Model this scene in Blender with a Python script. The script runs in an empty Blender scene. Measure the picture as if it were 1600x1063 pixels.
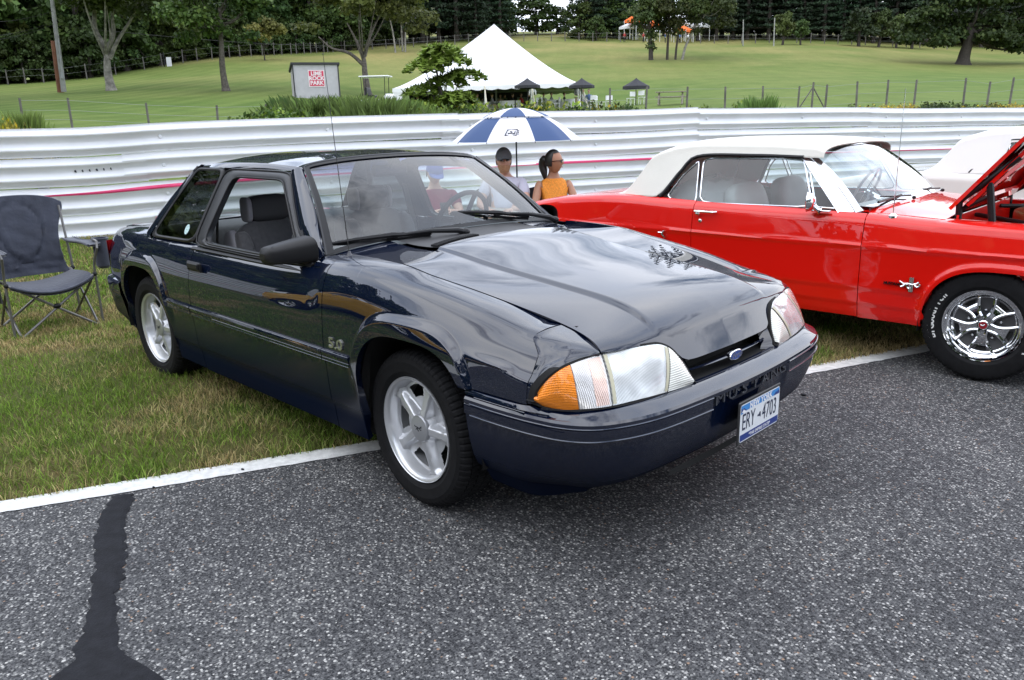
import bpy, math, random
import numpy as np
from math import radians, sin, cos, pi, sqrt
random.seed(7); RNG = np.random.default_rng(7)
SC = bpy.context.scene
COL = SC.collection

# ---------------------------------------------------------------- camera
CAM_POS = np.array([2.3273, -2.5981, 1.4837]); FPX = 1224.47
def cam_axes(yaw=radians(134.9112), pitch=radians(-15.3947), roll=radians(-1.4308)):
    cy, sy, cp, sp = cos(yaw), sin(yaw), cos(pitch), sin(pitch)
    f = np.array([cy*cp, sy*cp, sp]); r = np.array([sy, -cy, 0.]); u = np.cross(r, f)
    return cos(roll)*r+sin(roll)*u, -sin(roll)*r+cos(roll)*u, f
CR, CU, CF = cam_axes()
cam_data = bpy.data.cameras.new('camera'); cam = bpy.data.objects.new('camera', cam_data); COL.objects.link(cam)
import mathutils
M = mathutils.Matrix(((CR[0], CU[0], -CF[0], CAM_POS[0]), (CR[1], CU[1], -CF[1], CAM_POS[1]), (CR[2], CU[2], -CF[2], CAM_POS[2]), (0, 0, 0, 1)))
cam.matrix_world = M
cam_data.sensor_width = 36.0; cam_data.lens = 36.0*FPX/1600.0
cam_data.clip_start = 0.05; cam_data.clip_end = 3000
SC.camera = cam
# ---------------------------------------------------------------- world: bright broken cloud over a Nishita sky
SUN_EL, SUN_AZ = radians(52), radians(-100)      # azimuth measured from +X towards +Y
W = bpy.data.worlds.new('World'); SC.world = W; W.use_nodes = True
nt = W.node_tree; nt.nodes.clear()
def wn(t, **k):
    n = nt.nodes.new(t)
    for a, b in k.items(): setattr(n, a, b)
    return n
wo = wn('ShaderNodeOutputWorld'); wb = wn('ShaderNodeBackground'); wb2 = wn('ShaderNodeBackground'); wm = wn('ShaderNodeMixShader')
sky = wn('ShaderNodeTexSky', sky_type='NISHITA'); sky.sun_disc = False; sky.sun_elevation = SUN_EL
sky.sun_rotation = pi/2-SUN_AZ; sky.altitude = 200
tc = wn('ShaderNodeTexCoord'); mp = wn('ShaderNodeMapping'); mp.inputs['Scale'].default_value = (1.0, 1.0, 2.6)
nz = wn('ShaderNodeTexNoise'); nz.inputs['Scale'].default_value = 2.1; nz.inputs['Detail'].default_value = 7; nz.inputs['Roughness'].default_value = .58; nz.inputs['Distortion'].default_value = .4
rp = wn('ShaderNodeValToRGB'); rp.color_ramp.elements[0].position = .33; rp.color_ramp.elements[1].position = .47
nz2 = wn('ShaderNodeTexNoise'); nz2.inputs['Scale'].default_value = 1.4; nz2.inputs['Detail'].default_value = 5
rp2 = wn('ShaderNodeValToRGB'); rp2.color_ramp.elements[0].position = .3; rp2.color_ramp.elements[1].position = .7
rp2.color_ramp.elements[0].color = (.46, .54, .70, 1); rp2.color_ramp.elements[1].color = (.96, .98, 1.03, 1)
L = nt.links.new
L(tc.outputs['Generated'], mp.inputs['Vector']); L(mp.outputs[0], nz.inputs['Vector']); L(mp.outputs[0], nz2.inputs['Vector'])
L(nz.outputs['Fac'], rp.inputs[0]); L(nz2.outputs['Fac'], rp2.inputs[0])
L(sky.outputs[0], wb.inputs[0]); wb.inputs[1].default_value = 0.13
L(rp2.outputs[0], wb2.inputs[0]); wb2.inputs[1].default_value = 2.6
L(rp.outputs[0], wm.inputs[0]); L(wb.outputs[0], wm.inputs[1]); L(wb2.outputs[0], wm.inputs[2]); L(wm.outputs[0], wo.inputs[0])
# ---------------------------------------------------------------- sun behind thin cloud
sd = bpy.data.lights.new('sun', 'SUN'); sd.energy = .6; sd.angle = radians(80); sd.color = (1, .97, .92)
so = bpy.data.objects.new('sun', sd); COL.objects.link(so)
sv = mathutils.Vector((cos(SUN_EL)*cos(SUN_AZ), cos(SUN_EL)*sin(SUN_AZ), sin(SUN_EL)))
so.rotation_euler = sv.to_track_quat('Z', 'Y').to_euler(); so.location = (0, 0, 30)
vs = SC.view_settings; vs.view_transform = 'Standard'; vs.look = 'None'; vs.exposure = 0.15; vs.gamma = 1; vs.use_curve_mapping = False
SC.render.engine = 'CYCLES'
SC.cycles.max_bounces = 8; SC.cycles.transparent_max_bounces = 16; SC.cycles.caustics_reflective = False; SC.cycles.caustics_refractive = False
SC.cycles.use_denoising = True

# ---------------------------------------------------------------- pixel helpers (photo pixels -> points in the place)
def ray(px, py): return CF + CR*(px-800)/FPX - CU*(py-531.5)/FPX
def at(px, py, D): return CAM_POS + ray(px, py)*D
def horizon(px):                                      # y of the horizon in column px
    return 214.25 + (174.5-214.25)*px/1600.0
# ---------------------------------------------------------------- materials
MATS = {}
def mat(name, col=(.5, .5, .5), rough=.5, metal=0., coat=0., spec=.5, noise=0., nscale=20., bump=0., bscale=80., trans=0., alpha=1., coat_rough=.02, emit=None, sheen=0., cior=1.5):
    if name in MATS: return MATS[name]
    m = bpy.data.materials.new(name); m.use_nodes = True; n = m.node_tree; b = n.nodes['Principled BSDF']
    b.inputs['Base Color'].default_value = (*col, 1); b.inputs['Roughness'].default_value = rough; b.inputs['Metallic'].default_value = metal
    b.inputs['Coat Weight'].default_value = coat; b.inputs['Coat Roughness'].default_value = coat_rough; b.inputs['Coat IOR'].default_value = cior; b.inputs['Specular IOR Level'].default_value = spec
    b.inputs['Transmission Weight'].default_value = trans; b.inputs['Alpha'].default_value = alpha; b.inputs['Sheen Weight'].default_value = sheen
    if noise or bump:
        t = n.nodes.new('ShaderNodeTexCoord')
    if noise:
        z = n.nodes.new('ShaderNodeTexNoise'); z.inputs['Scale'].default_value = nscale; z.inputs['Detail'].default_value = 5; n.links.new(t.outputs['Object'], z.inputs['Vector'])
        r = n.nodes.new('ShaderNodeValToRGB'); a = [max(0, c*(1-noise)) for c in col]; c2 = [min(1, c*(1+noise)) for c in col]
        r.color_ramp.elements[0].color = (*a, 1); r.color_ramp.elements[1].color = (*c2, 1); r.color_ramp.elements[0].position = .3; r.color_ramp.elements[1].position = .7
        n.links.new(z.outputs['Fac'], r.inputs[0]); n.links.new(r.outputs[0], b.inputs['Base Color'])
    if bump:
        z = n.nodes.new('ShaderNodeTexNoise'); z.inputs['Scale'].default_value = bscale; z.inputs['Detail'].default_value = 4; n.links.new(t.outputs['Object'], z.inputs['Vector'])
        q = n.nodes.new('ShaderNodeBump'); q.inputs['Strength'].default_value = bump; q.inputs['Distance'].default_value = .01
        n.links.new(z.outputs['Fac'], q.inputs['Height']); n.links.new(q.outputs[0], b.inputs['Normal'])
    MATS[name] = m; return m
def glass(name, tint=(.8, .85, .85), reflect=1.0, rough=0.0, band=None):
    """thin automotive glass: fresnel mix of a tinted see-through and a mirror reflection"""
    if name in MATS: return MATS[name]
    m = bpy.data.materials.new(name); m.use_nodes = True; n = m.node_tree; n.nodes.clear()
    o = n.nodes.new('ShaderNodeOutputMaterial'); tr = n.nodes.new('ShaderNodeBsdfTransparent'); gl = n.nodes.new('ShaderNodeBsdfGlossy'); mx = n.nodes.new('ShaderNodeMixShader'); fr = n.nodes.new('ShaderNodeLayerWeight'); pw = n.nodes.new('ShaderNodeMath'); pw.operation = 'POWER'; pw.inputs[1].default_value = 5; ma = n.nodes.new('ShaderNodeMath'); ma.operation = 'MULTIPLY_ADD'; ma.inputs[1].default_value = .93; ma.inputs[2].default_value = .07; n.links.new(fr.outputs['Facing'], pw.inputs[0]); n.links.new(pw.outputs[0], ma.inputs[0])
    fr.inputs['Blend'].default_value = .5; gl.inputs['Roughness'].default_value = rough; tr.inputs[0].default_value = (*tint, 1)
    ml = n.nodes.new('ShaderNodeMath'); ml.operation = 'MULTIPLY'; ml.inputs[1].default_value = reflect; ml.use_clamp = True
    n.links.new(ma.outputs[0], ml.inputs[0]); n.links.new(ml.outputs[0], mx.inputs[0]); n.links.new(tr.outputs[0], mx.inputs[1]); n.links.new(gl.outputs[0], mx.inputs[2]); n.links.new(mx.outputs[0], o.inputs[0])
    if band:                                          # tinted sun band along the top edge of the screen
        z0, z1, c = band
        t = n.nodes.new('ShaderNodeTexCoord'); s = n.nodes.new('ShaderNodeSeparateXYZ'); r = n.nodes.new('ShaderNodeMapRange')
        r.inputs['From Min'].default_value = z0; r.inputs['From Max'].default_value = z1; mc = n.nodes.new('ShaderNodeMixRGB')
        mc.inputs[1].default_value = (*tint, 1); mc.inputs[2].default_value = (*c, 1)
        n.links.new(t.outputs['Object'], s.inputs[0]); n.links.new(s.outputs['Z'], r.inputs['Value']); n.links.new(r.outputs[0], mc.inputs[0]); n.links.new(mc.outputs[0], tr.inputs[0])
    MATS[name] = m; return m
# ---------------------------------------------------------------- mesh builder
def raw_mesh(name, V, F, mats, fm=None, smooth=True, sharp=None):
    me = bpy.data.meshes.new(name); V = np.asarray(V, float)
    if isinstance(F, np.ndarray) and F.ndim == 2:
        k = F.shape[1]; nf = len(F)
        me.vertices.add(len(V)); me.vertices.foreach_set('co', V.astype(np.float32).ravel())
        me.loops.add(nf*k); me.loops.foreach_set('vertex_index', F.astype(np.int32).ravel())
        me.polygons.add(nf); me.polygons.foreach_set('loop_start', np.arange(0, nf*k, k, dtype=np.int32))
        me.update(calc_edges=True)
    else:
        me.from_pydata([tuple(v) for v in V], [], [tuple(int(i) for i in f) for f in F]); me.update()
    for m in mats: me.materials.append(m)
    if fm is not None: me.polygons.foreach_set('material_index', np.asarray(fm, np.int32))
    if smooth:
        me.polygons.foreach_set('use_smooth', np.ones(len(me.polygons), bool))
        if sharp is not None:
            me.set_sharp_from_angle(angle=radians(sharp))
    me.validate()
    return me
class MB:
    def __init__(s): s.V = []; s.F = []; s.M = []; s.n = 0
    def add(s, V, F, m=0):
        V = np.asarray(V, float).reshape(-1, 3); s.V.append(V); o = s.n
        s.F += [tuple(int(i)+o for i in f) for f in F]; s.M += [m]*len(F); s.n += len(V); return s
    def grid(s, P, m=0, flip=False, wrap=False, wrapv=False):
        P = np.asarray(P, float); a, b = P.shape[:2]; F = []
        for i in range(a if wrapv else a-1):
            for j in range(b if wrap else b-1):
                q = (i*b+j, i*b+(j+1) % b, ((i+1) % a)*b+(j+1) % b, ((i+1) % a)*b+j)
                F.append(q[::-1] if flip else q)
        return s.add(P.reshape(-1, 3), F, m)
    def box(s, c, size, m=0, R=None, bevel=0.0):
        hx, hy, hz = [q/2 for q in size]; c = np.asarray(c, float)
        if bevel <= 0:
            V = np.array([[x, y, z] for x in (-hx, hx) for y in (-hy, hy) for z in (-hz, hz)])
            F = [(0, 1, 3, 2), (4, 6, 7, 5), (0, 4, 5, 1), (2, 3, 7, 6), (0, 2, 6, 4), (1, 5, 7, 3)]
        else:
            b = min(bevel, hx*.98, hy*.98, hz*.98); V = []; idx = {}
            F = []
            for sx in (-1, 1):
                for sy in (-1, 1):
                    for sz in (-1, 1):
                        for a in range(3):
                            p = [sx*hx, sy*hy, sz*hz]
                            for k, (sg, h) in enumerate(((sx, hx), (sy, hy), (sz, hz))):
                                if k != a: p[k] = sg*(h-b)
                            idx[(sx, sy, sz, a)] = len(V); V.append(p)
            g = lambda sx, sy, sz, a: idx[(sx, sy, sz, a)]
            for sg in (-1, 1):
                F += [(g(sg, -1, -1, 0), g(sg, 1, -1, 0), g(sg, 1, 1, 0), g(sg, -1, 1, 0))[::sg], (g(-1, sg, -1, 1), g(1, sg, -1, 1), g(1, sg, 1, 1), g(-1, sg, 1, 1))[::-sg], (g(-1, -1, sg, 2), g(1, -1, sg, 2), g(1, 1, sg, 2), g(-1, 1, sg, 2))[::sg]]
            for s1 in (-1, 1):
                for s2 in (-1, 1):
                    F += [(g(-1, s1, s2, 1), g(1, s1, s2, 1), g(1, s1, s2, 2), g(-1, s1, s2, 2)), (g(s1, -1, s2, 0), g(s1, 1, s2, 0), g(s1, 1, s2, 2), g(s1, -1, s2, 2)), (g(s1, s2, -1, 0), g(s1, s2, 1, 0), g(s1, s2, 1, 1), g(s1, s2, -1, 1))]
            F += [(g(a, b2, c2, 0), g(a, b2, c2, 1), g(a, b2, c2, 2)) for a in (-1, 1) for b2 in (-1, 1) for c2 in (-1, 1)]
            V = np.array(V)
        if R is not None: V = V @ np.asarray(R).T
        return s.add(V+c, F, m)
    def tube(s, pts, r, n=8, m=0, cap=True, closed=False):
        P = np.asarray(pts, float); k = len(P); r = np.ones(k)*np.asarray(r)
        T = np.gradient(P, axis=0) if not closed else np.roll(P, -1, 0)-np.roll(P, 1, 0)
        T /= np.linalg.norm(T, axis=1)[:, None]+1e-12
        u = np.cross(T[0], [0, 0, 1.]);
        if np.linalg.norm(u) < 1e-3: u = np.cross(T[0], [1., 0, 0])
        rings = []
        for i in range(k):
            u = u-T[i]*(u@T[i]); u /= np.linalg.norm(u)+1e-12; w = np.cross(T[i], u)
            a = np.arange(n)*2*pi/n
            rings.append(P[i]+r[i]*(np.cos(a)[:, None]*u+np.sin(a)[:, None]*w))
        s.grid(rings, m, wrap=True, wrapv=closed)
        if cap and not closed:
            o = s.n-k*n; s.F += [tuple(o+j for j in range(n))[::-1], tuple(o+(k-1)*n+j for j in range(n))]; s.M += [m, m]
        return s
    def lathe(s, prof, n=32, m=0, c=(0, 0, 0), axis='z', close=False, a0=0., a1=2*pi):
        """prof: (radius, height) pairs turned about the axis"""
        full = abs(a1-a0-2*pi) < 1e-6; a = a0+np.arange(n if full else n+1)*(a1-a0)/n; G = []
        for r_, h in prof:
            x, y = r_*np.cos(a), r_*np.sin(a); z = np.ones_like(a)*h
            G.append({'z': np.stack([x, y, z], 1), 'y': np.stack([x, z, y], 1), 'x': np.stack([z, x, y], 1)}[axis]+np.asarray(c))
        return s.grid(G, m, wrap=full, wrapv=close)
    def sphere(s, c, r, n=12, m=0, k=8):
        r = np.ones(3)*r; th = np.linspace(0, pi, k+1); ph = np.arange(n)*2*pi/n
        G = [[(c[0]+r[0]*sin(t)*cos(p), c[1]+r[1]*sin(t)*sin(p), c[2]+r[2]*cos(t)) for p in ph] for t in th]
        return s.grid(G, m, wrap=True, flip=True)
    def poly(s, pts, thick=None, m=0, d=None):
        """flat polygon, optionally extruded along vector d"""
        P = np.asarray(pts, float); n = len(P)
        if d is None: return s.add(P, [tuple(range(n))], m)
        d = np.asarray(d, float)
        return s.add(np.vstack([P, P+d]), [tuple(range(n))[::-1], tuple(range(n, 2*n))]+[(i, (i+1) % n, n+(i+1) % n, n+i) for i in range(n)], m)
    def xf(s, f):
        s.V = [f(v) for v in s.V]; return s
    def build(s, name, mats, parent=None, smooth=True, sharp=35, weld=0.0):
        V = np.vstack(s.V) if s.V else np.zeros((0, 3))
        mats = mats if isinstance(mats, (list, tuple)) else [mats]
        if weld:
            key = np.round(V/weld).astype(np.int64); _, fi, inv = np.unique(key, axis=0, return_index=True, return_inverse=True); inv = inv.ravel()
            V = V[fi]; F = []; MM = []
            for f, mm in zip(s.F, s.M):
                g = [inv[i] for i in f]; h = [g[i] for i in range(len(g)) if g[i] != g[i-1]]
                if len(set(h)) >= 3 and len(set(h)) == len(h): F.append(tuple(h)); MM.append(mm)
            s.F, s.M = F, MM
        me = raw_mesh(name, V, s.F, mats, s.M, smooth, sharp if smooth else None)
        return link(name, me, parent)
def link(name, me, parent=None, loc=None):
    o = bpy.data.objects.new(name, me); COL.objects.link(o)
    if parent is not None: o.parent = parent
    if loc is not None: o.location = loc
    return o
def thing(name, label, cat, loc=(0, 0, 0), rz=0., group=None):
    o = bpy.data.objects.new(name, None); COL.objects.link(o); o.empty_display_size = .1
    o.location = loc; o.rotation_euler = (0, 0, rz); o['label'] = label; o['category'] = cat
    if group: o['group'] = group
    return o
def tag(o, label, cat, group=None):
    o['label'] = label; o['category'] = cat
    if group: o['group'] = group
    return o
def struct(o): o['kind'] = 'structure'; return o
def stuff(o): o['kind'] = 'stuff'; return o
def kids(o): return [c for c in COL.objects if c.parent == o]
def dup(root, loc, rz=0., label=None, scale=None, children=None):
    r = root.copy(); COL.objects.link(r); r.location = loc; r.rotation_euler = (0, 0, rz)
    if label: r['label'] = label
    if scale is not None: r.scale = (scale,)*3 if np.isscalar(scale) else scale
    for ch in (children or []):
        c = ch[0].copy(); COL.objects.link(c); c.parent = r
        for g in ch[1]:
            d = g.copy(); COL.objects.link(d); d.parent = c
    return r
def tree_of(root):
    ks = list(root.children); return [(k, list(k.children)) for k in ks]
# ---------------------------------------------------------------- curves
def pchip(xs, ys):
    xs = np.asarray(xs, float); ys = np.asarray(ys, float); h = np.diff(xs); d = np.diff(ys, axis=0)/(h if ys.ndim == 1 else h[:, None])
    m = np.zeros_like(ys)
    with np.errstate(all='ignore'):
        ok = d[:-1]*d[1:] > 0; m[1:-1] = np.where(ok, 2*d[:-1]*d[1:]/np.where(ok, d[:-1]+d[1:], 1), 0)
    m[0] = d[0]; m[-1] = d[-1]
    def f(x):
        x = np.clip(np.asarray(x, float), xs[0], xs[-1]); i = np.clip(np.searchsorted(xs, x)-1, 0, len(xs)-2)
        H = xs[i+1]-xs[i]; t = (x-xs[i])/H
        if ys.ndim > 1: t = t[..., None]; H = H[..., None]
        return (2*t**3-3*t**2+1)*ys[i]+(t**3-2*t**2+t)*H*m[i]+(-2*t**3+3*t**2)*ys[i+1]+(t**3-t**2)*H*m[i+1]
    return f
def curve(pts, n):
    """smooth curve through points (catmull-rom), n samples even in length"""
    P = np.asarray(pts, float)
    Q = np.vstack([2*P[0]-P[1], P, 2*P[-1]-P[-2]]); out = []
    for i in range(1, len(Q)-2):
        p0, p1, p2, p3 = Q[i-1:i+3]
        for t in np.linspace(0, 1, 17)[:-1]:
            out.append(.5*((2*p1)+(-p0+p2)*t+(2*p0-5*p1+4*p2-p3)*t*t+(-p0+3*p1-3*p2+p3)*t**3))
    out.append(Q[-2]); return resample(out, n)
def resample(P, n):
    P = np.asarray(P, float); L_ = np.r_[0, np.cumsum(np.linalg.norm(np.diff(P, axis=0), axis=1))]; t = np.linspace(0, L_[-1], n)
    return np.stack([np.interp(t, L_, P[:, k]) for k in range(P.shape[1])], 1)
def sstep(a, b, x): t = np.clip((np.asarray(x, float)-a)/(b-a), 0, 1); return t*t*(3-2*t)
def mirror(V): V = np.array(V, float); V[..., 1] *= -1; return V
def panel(mb, P, depth=.012, flip=False, m=0, edges='lrtb', inset=.0, sidem=None):
    """a body panel: the skin plus flanges turned in along its edges so that the gaps read as gaps"""
    P = np.asarray(P, float); mb.grid(P, m, flip)
    du = np.gradient(P, axis=0); dv = np.gradient(P, axis=1); N = np.cross(dv, du); N /= np.linalg.norm(N, axis=2)[..., None]+1e-12
    if not flip: N = -N
    # N now points outwards for the chosen winding
    E = []
    if 'b' in edges: E.append((P[0], N[0], 1))
    if 't' in edges: E.append((P[-1], N[-1], 0))
    if 'l' in edges: E.append((P[:, 0], N[:, 0], 0))
    if 'r' in edges: E.append((P[:, -1], N[:, -1], 1))
    for e, nn, w in E:
        mb.grid(np.stack([e, e-nn*depth]), m, flip=bool(w) ^ flip)
def text_mesh(s, size, extrude=0.0, align='CENTER', shear=0., space=1.0, offset=0.):
    c = bpy.data.curves.new('t', 'FONT'); c.body = s; c.size = size; c.extrude = extrude; c.align_x = align; c.align_y = 'CENTER'; c.shear = shear; c.space_character = space; c.offset = offset
    c.resolution_u = 3
    o = bpy.data.objects.new('t', c); me = o.to_mesh()
    V = np.array([v.co[:] for v in me.vertices]) if len(me.vertices) else np.zeros((0, 3)); F = [tuple(p.vertices) for p in me.polygons]
    o.to_mesh_clear(); bpy.data.objects.remove(o); bpy.data.curves.remove(c)
    return V, F
def put_text(mb, s, size, origin, ex, ey, extrude=.0, m=0, sx=1., **k):
    """lay flat text in the plane through origin spanned by ex (reading direction) and ey (up)"""
    V, F = text_mesh(s, size, extrude, **k); ex = np.asarray(ex, float); ex /= np.linalg.norm(ex); ey = np.asarray(ey, float); ey /= np.linalg.norm(ey); ez = np.cross(ex, ey)
    if len(V): mb.add(np.asarray(origin)+V[:, :1]*sx*ex+V[:, 1:2]*ey+V[:, 2:3]*ez, F, m)
def rotz(a): return np.array([[cos(a), -sin(a), 0], [sin(a), cos(a), 0], [0, 0, 1.]])
def roty(a): return np.array([[cos(a), 0, sin(a)], [0, 1, 0], [-sin(a), 0, cos(a)]])
def rotx(a): return np.array([[1, 0, 0], [0, cos(a), -sin(a)], [0, sin(a), cos(a)]])
# ================================================================ ground, asphalt, line, verge and hill
YAW = radians(134.9112); FH = np.array([cos(YAW), sin(YAW)]); RH = np.array([sin(YAW), -cos(YAW)])
TD = [10, 14, 20, 30, 40, 50, 60, 72, 90, 110, 125, 145, 170, 300, 900]
TC = [-.62, -.32, 0., .32, .62]
TZ = np.array([[.27]*5, [.30]*5, [.55, .5, .5, .5, .5], [1.7, 1.3, 1.1, 1.1, 1.1], [2.5, 2.1, 1.7, 1.8, 1.7], [3.2, 3.1, 1.95, 2.6, 2.3], [4.05, 4.1, 2.35, 3.4, 3.0], [5.0, 5.4, 3.55, 4.5, 4.0],
               [6.9, 7.5, 6.3, 6.3, 5.5], [8.6, 10.6, 9.2, 9.0, 7.7], [9.5, 12.6, 12., 11.4, 9.6], [10.5, 15, 15.3, 14, 12.2], [14, 19, 19.2, 17.8, 16], [30, 36, 33, 31, 28], [90, 100, 93, 88, 82]])
_cols = [pchip(TD, TZ[:, k]) for k in range(5)]
def terr_uD(u, D):
    v = np.stack([f(D) for f in _cols], -1); k = np.interp(np.clip(u, TC[0], TC[-1]), TC, range(5)); i = np.clip(np.floor(k).astype(int), 0, 3); t = k-i; t = t*t*(3-2*t)
    return np.take_along_axis(v, i[..., None], -1)[..., 0]*(1-t)+np.take_along_axis(v, (i+1)[..., None], -1)[..., 0]*t
def linex(y): y = np.clip(y, -14, 20); return -.351+.433*y-.0079*y*y*np.where(np.abs(y) < 30, 1, 1)
def railx(y): return -8.2946+.3997*y-.0008*y*y
def gz(x, y):
    """height of the ground anywhere"""
    x = np.asarray(x, float); y = np.asarray(y, float); n = (linex(y)-x)*.917
    near = .24*sstep(3.4, 7.2, n)+.035*sstep(.1, .5, n)
    d = np.stack([x-CAM_POS[0], y-CAM_POS[1]], -1); D = d@FH; u = (d@RH)/np.maximum(D, 1e-3)
    beyond = (railx(y)-x)*.917
    t = terr_uD(u, np.clip(D, 10, 900))
    w = sstep(.3, 7.0, beyond)
    return np.where(D > 0, near*(1-w)+t*w, near)
def gzf(x, y): return float(gz(np.array([x]), np.array([y]))[0])
def at2(px, py, D):
    d = ray(px, py); s = D/(d[:2]@FH); return CAM_POS+d*s
def gp(px, D):
    p = at2(px, horizon(px), D); return np.array([p[0], p[1], gzf(p[0], p[1])])
# ---- materials
def grass_mat(name, stripes=False):
    m = bpy.data.materials.new(name); m.use_nodes = True; n = m.node_tree; b = n.nodes['Principled BSDF']; b.inputs['Roughness'].default_value = .95; b.inputs['Specular IOR Level'].default_value = .15
    tc = n.nodes.new('ShaderNodeTexCoord'); l = n.links.new
    def noise(sc, det=4): z = n.nodes.new('ShaderNodeTexNoise'); z.inputs['Scale'].default_value = sc; z.inputs['Detail'].default_value = det; l(tc.outputs['Object'], z.inputs['Vector']); return z
    def ramp(a, b_, c0, c1, src):
        r = n.nodes.new('ShaderNodeValToRGB'); r.color_ramp.elements[0].position = a; r.color_ramp.elements[1].position = b_; r.color_ramp.elements[0].color = (*c0, 1); r.color_ramp.elements[1].color = (*c1, 1); l(src, r.inputs[0]); return r
    def mix(f, a, b_, mode='MIX'):
        x = n.nodes.new('ShaderNodeMixRGB'); x.blend_type = mode
        if isinstance(f, float): x.inputs[0].default_value = f
        else: l(f, x.inputs[0])
        l(a, x.inputs[1]); l(b_, x.inputs[2]); return x
    if stripes:
        g = ramp(.35, .65, (.075, .130, .022), (.112, .165, .035), noise(.35).outputs['Fac'])
        br = ramp(.42, .70, (.0, .0, .0), (1, 1, 1), noise(.055, 3).outputs['Fac'])
        tan_ = ramp(.3, .7, (.31, .255, .100), (.225, .215, .075), noise(1.7).outputs['Fac'])
        # strength of the dry patches grows up the slope
        s = n.nodes.new('ShaderNodeSeparateXYZ'); l(tc.outputs['Object'], s.inputs[0]); mr = n.nodes.new('ShaderNodeMapRange'); mr.inputs['From Min'].default_value = 3.5; mr.inputs['From Max'].default_value = 13; mr.inputs['To Min'].default_value = .12; mr.inputs['To Max'].default_value = .85; l(s.outputs['Z'], mr.inputs['Value'])
        mul = n.nodes.new('ShaderNodeMath'); mul.operation = 'MULTIPLY'; l(br.outputs[0], mul.inputs[0]); l(mr.outputs[0], mul.inputs[1])
        add = n.nodes.new('ShaderNodeMath'); add.operation = 'MULTIPLY_ADD'; add.use_clamp = True; add.inputs[1].default_value = .35; l(mr.outputs[0], add.inputs[0]); l(mul.outputs[0], add.inputs[2])
        c = mix(add.outputs[0], g.outputs[0], tan_.outputs[0])
        # mower stripes: broad curved bands
        mp = n.nodes.new('ShaderNodeMapping'); mp.inputs['Rotation'].default_value = (0, 0, radians(-38)); mp.inputs['Scale'].default_value = (1, 1, 0); l(tc.outputs['Object'], mp.inputs['Vector'])
        w = n.nodes.new('ShaderNodeTexWave'); w.inputs['Scale'].default_value = .145; w.inputs['Distortion'].default_value = 5.0; w.inputs['Detail'].default_value = 1; w.inputs['Detail Scale'].default_value = .25; l(mp.outputs[0], w.inputs['Vector'])
        st = ramp(.35, .65, (.92, .93, .91), (1.07, 1.06, 1.08), w.outputs['Fac']); fl = n.nodes.new('ShaderNodeMapRange'); fl.inputs['From Min'].default_value = 30; fl.inputs['From Max'].default_value = 48; fl.inputs['To Min'].default_value = 1; fl.inputs['To Max'].default_value = .22; l(s.outputs['Y'], fl.inputs['Value']); c = mix(fl.outputs[0], c.outputs[0], st.outputs[0], 'MULTIPLY')
        fn = ramp(.3, .7, (.8, .8, .8), (1.2, 1.2, 1.2), noise(9, 6).outputs['Fac']); c = mix(.8, c.outputs[0], fn.outputs[0], 'MULTIPLY'); l(c.outputs[0], b.inputs['Base Color'])
    else:
        g = ramp(.35, .65, (.045, .062, .014), (.085, .100, .026), noise(14).outputs['Fac']); d = ramp(.38, .62, (0, 0, 0), (1, 1, 1), noise(.9, 5).outputs['Fac']); t = ramp(.3, .7, (.16, .125, .055), (.10, .080, .036), noise(40, 6).outputs['Fac'])
        c = mix(d.outputs[0], g.outputs[0], t.outputs[0]); l(c.outputs[0], b.inputs['Base Color'])
        bu = n.nodes.new('ShaderNodeBump'); bu.inputs['Strength'].default_value = .8; bu.inputs['Distance'].default_value = .02; l(noise(60, 6).outputs['Fac'], bu.inputs['Height']); l(bu.outputs[0], b.inputs['Normal'])
    return m
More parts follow.
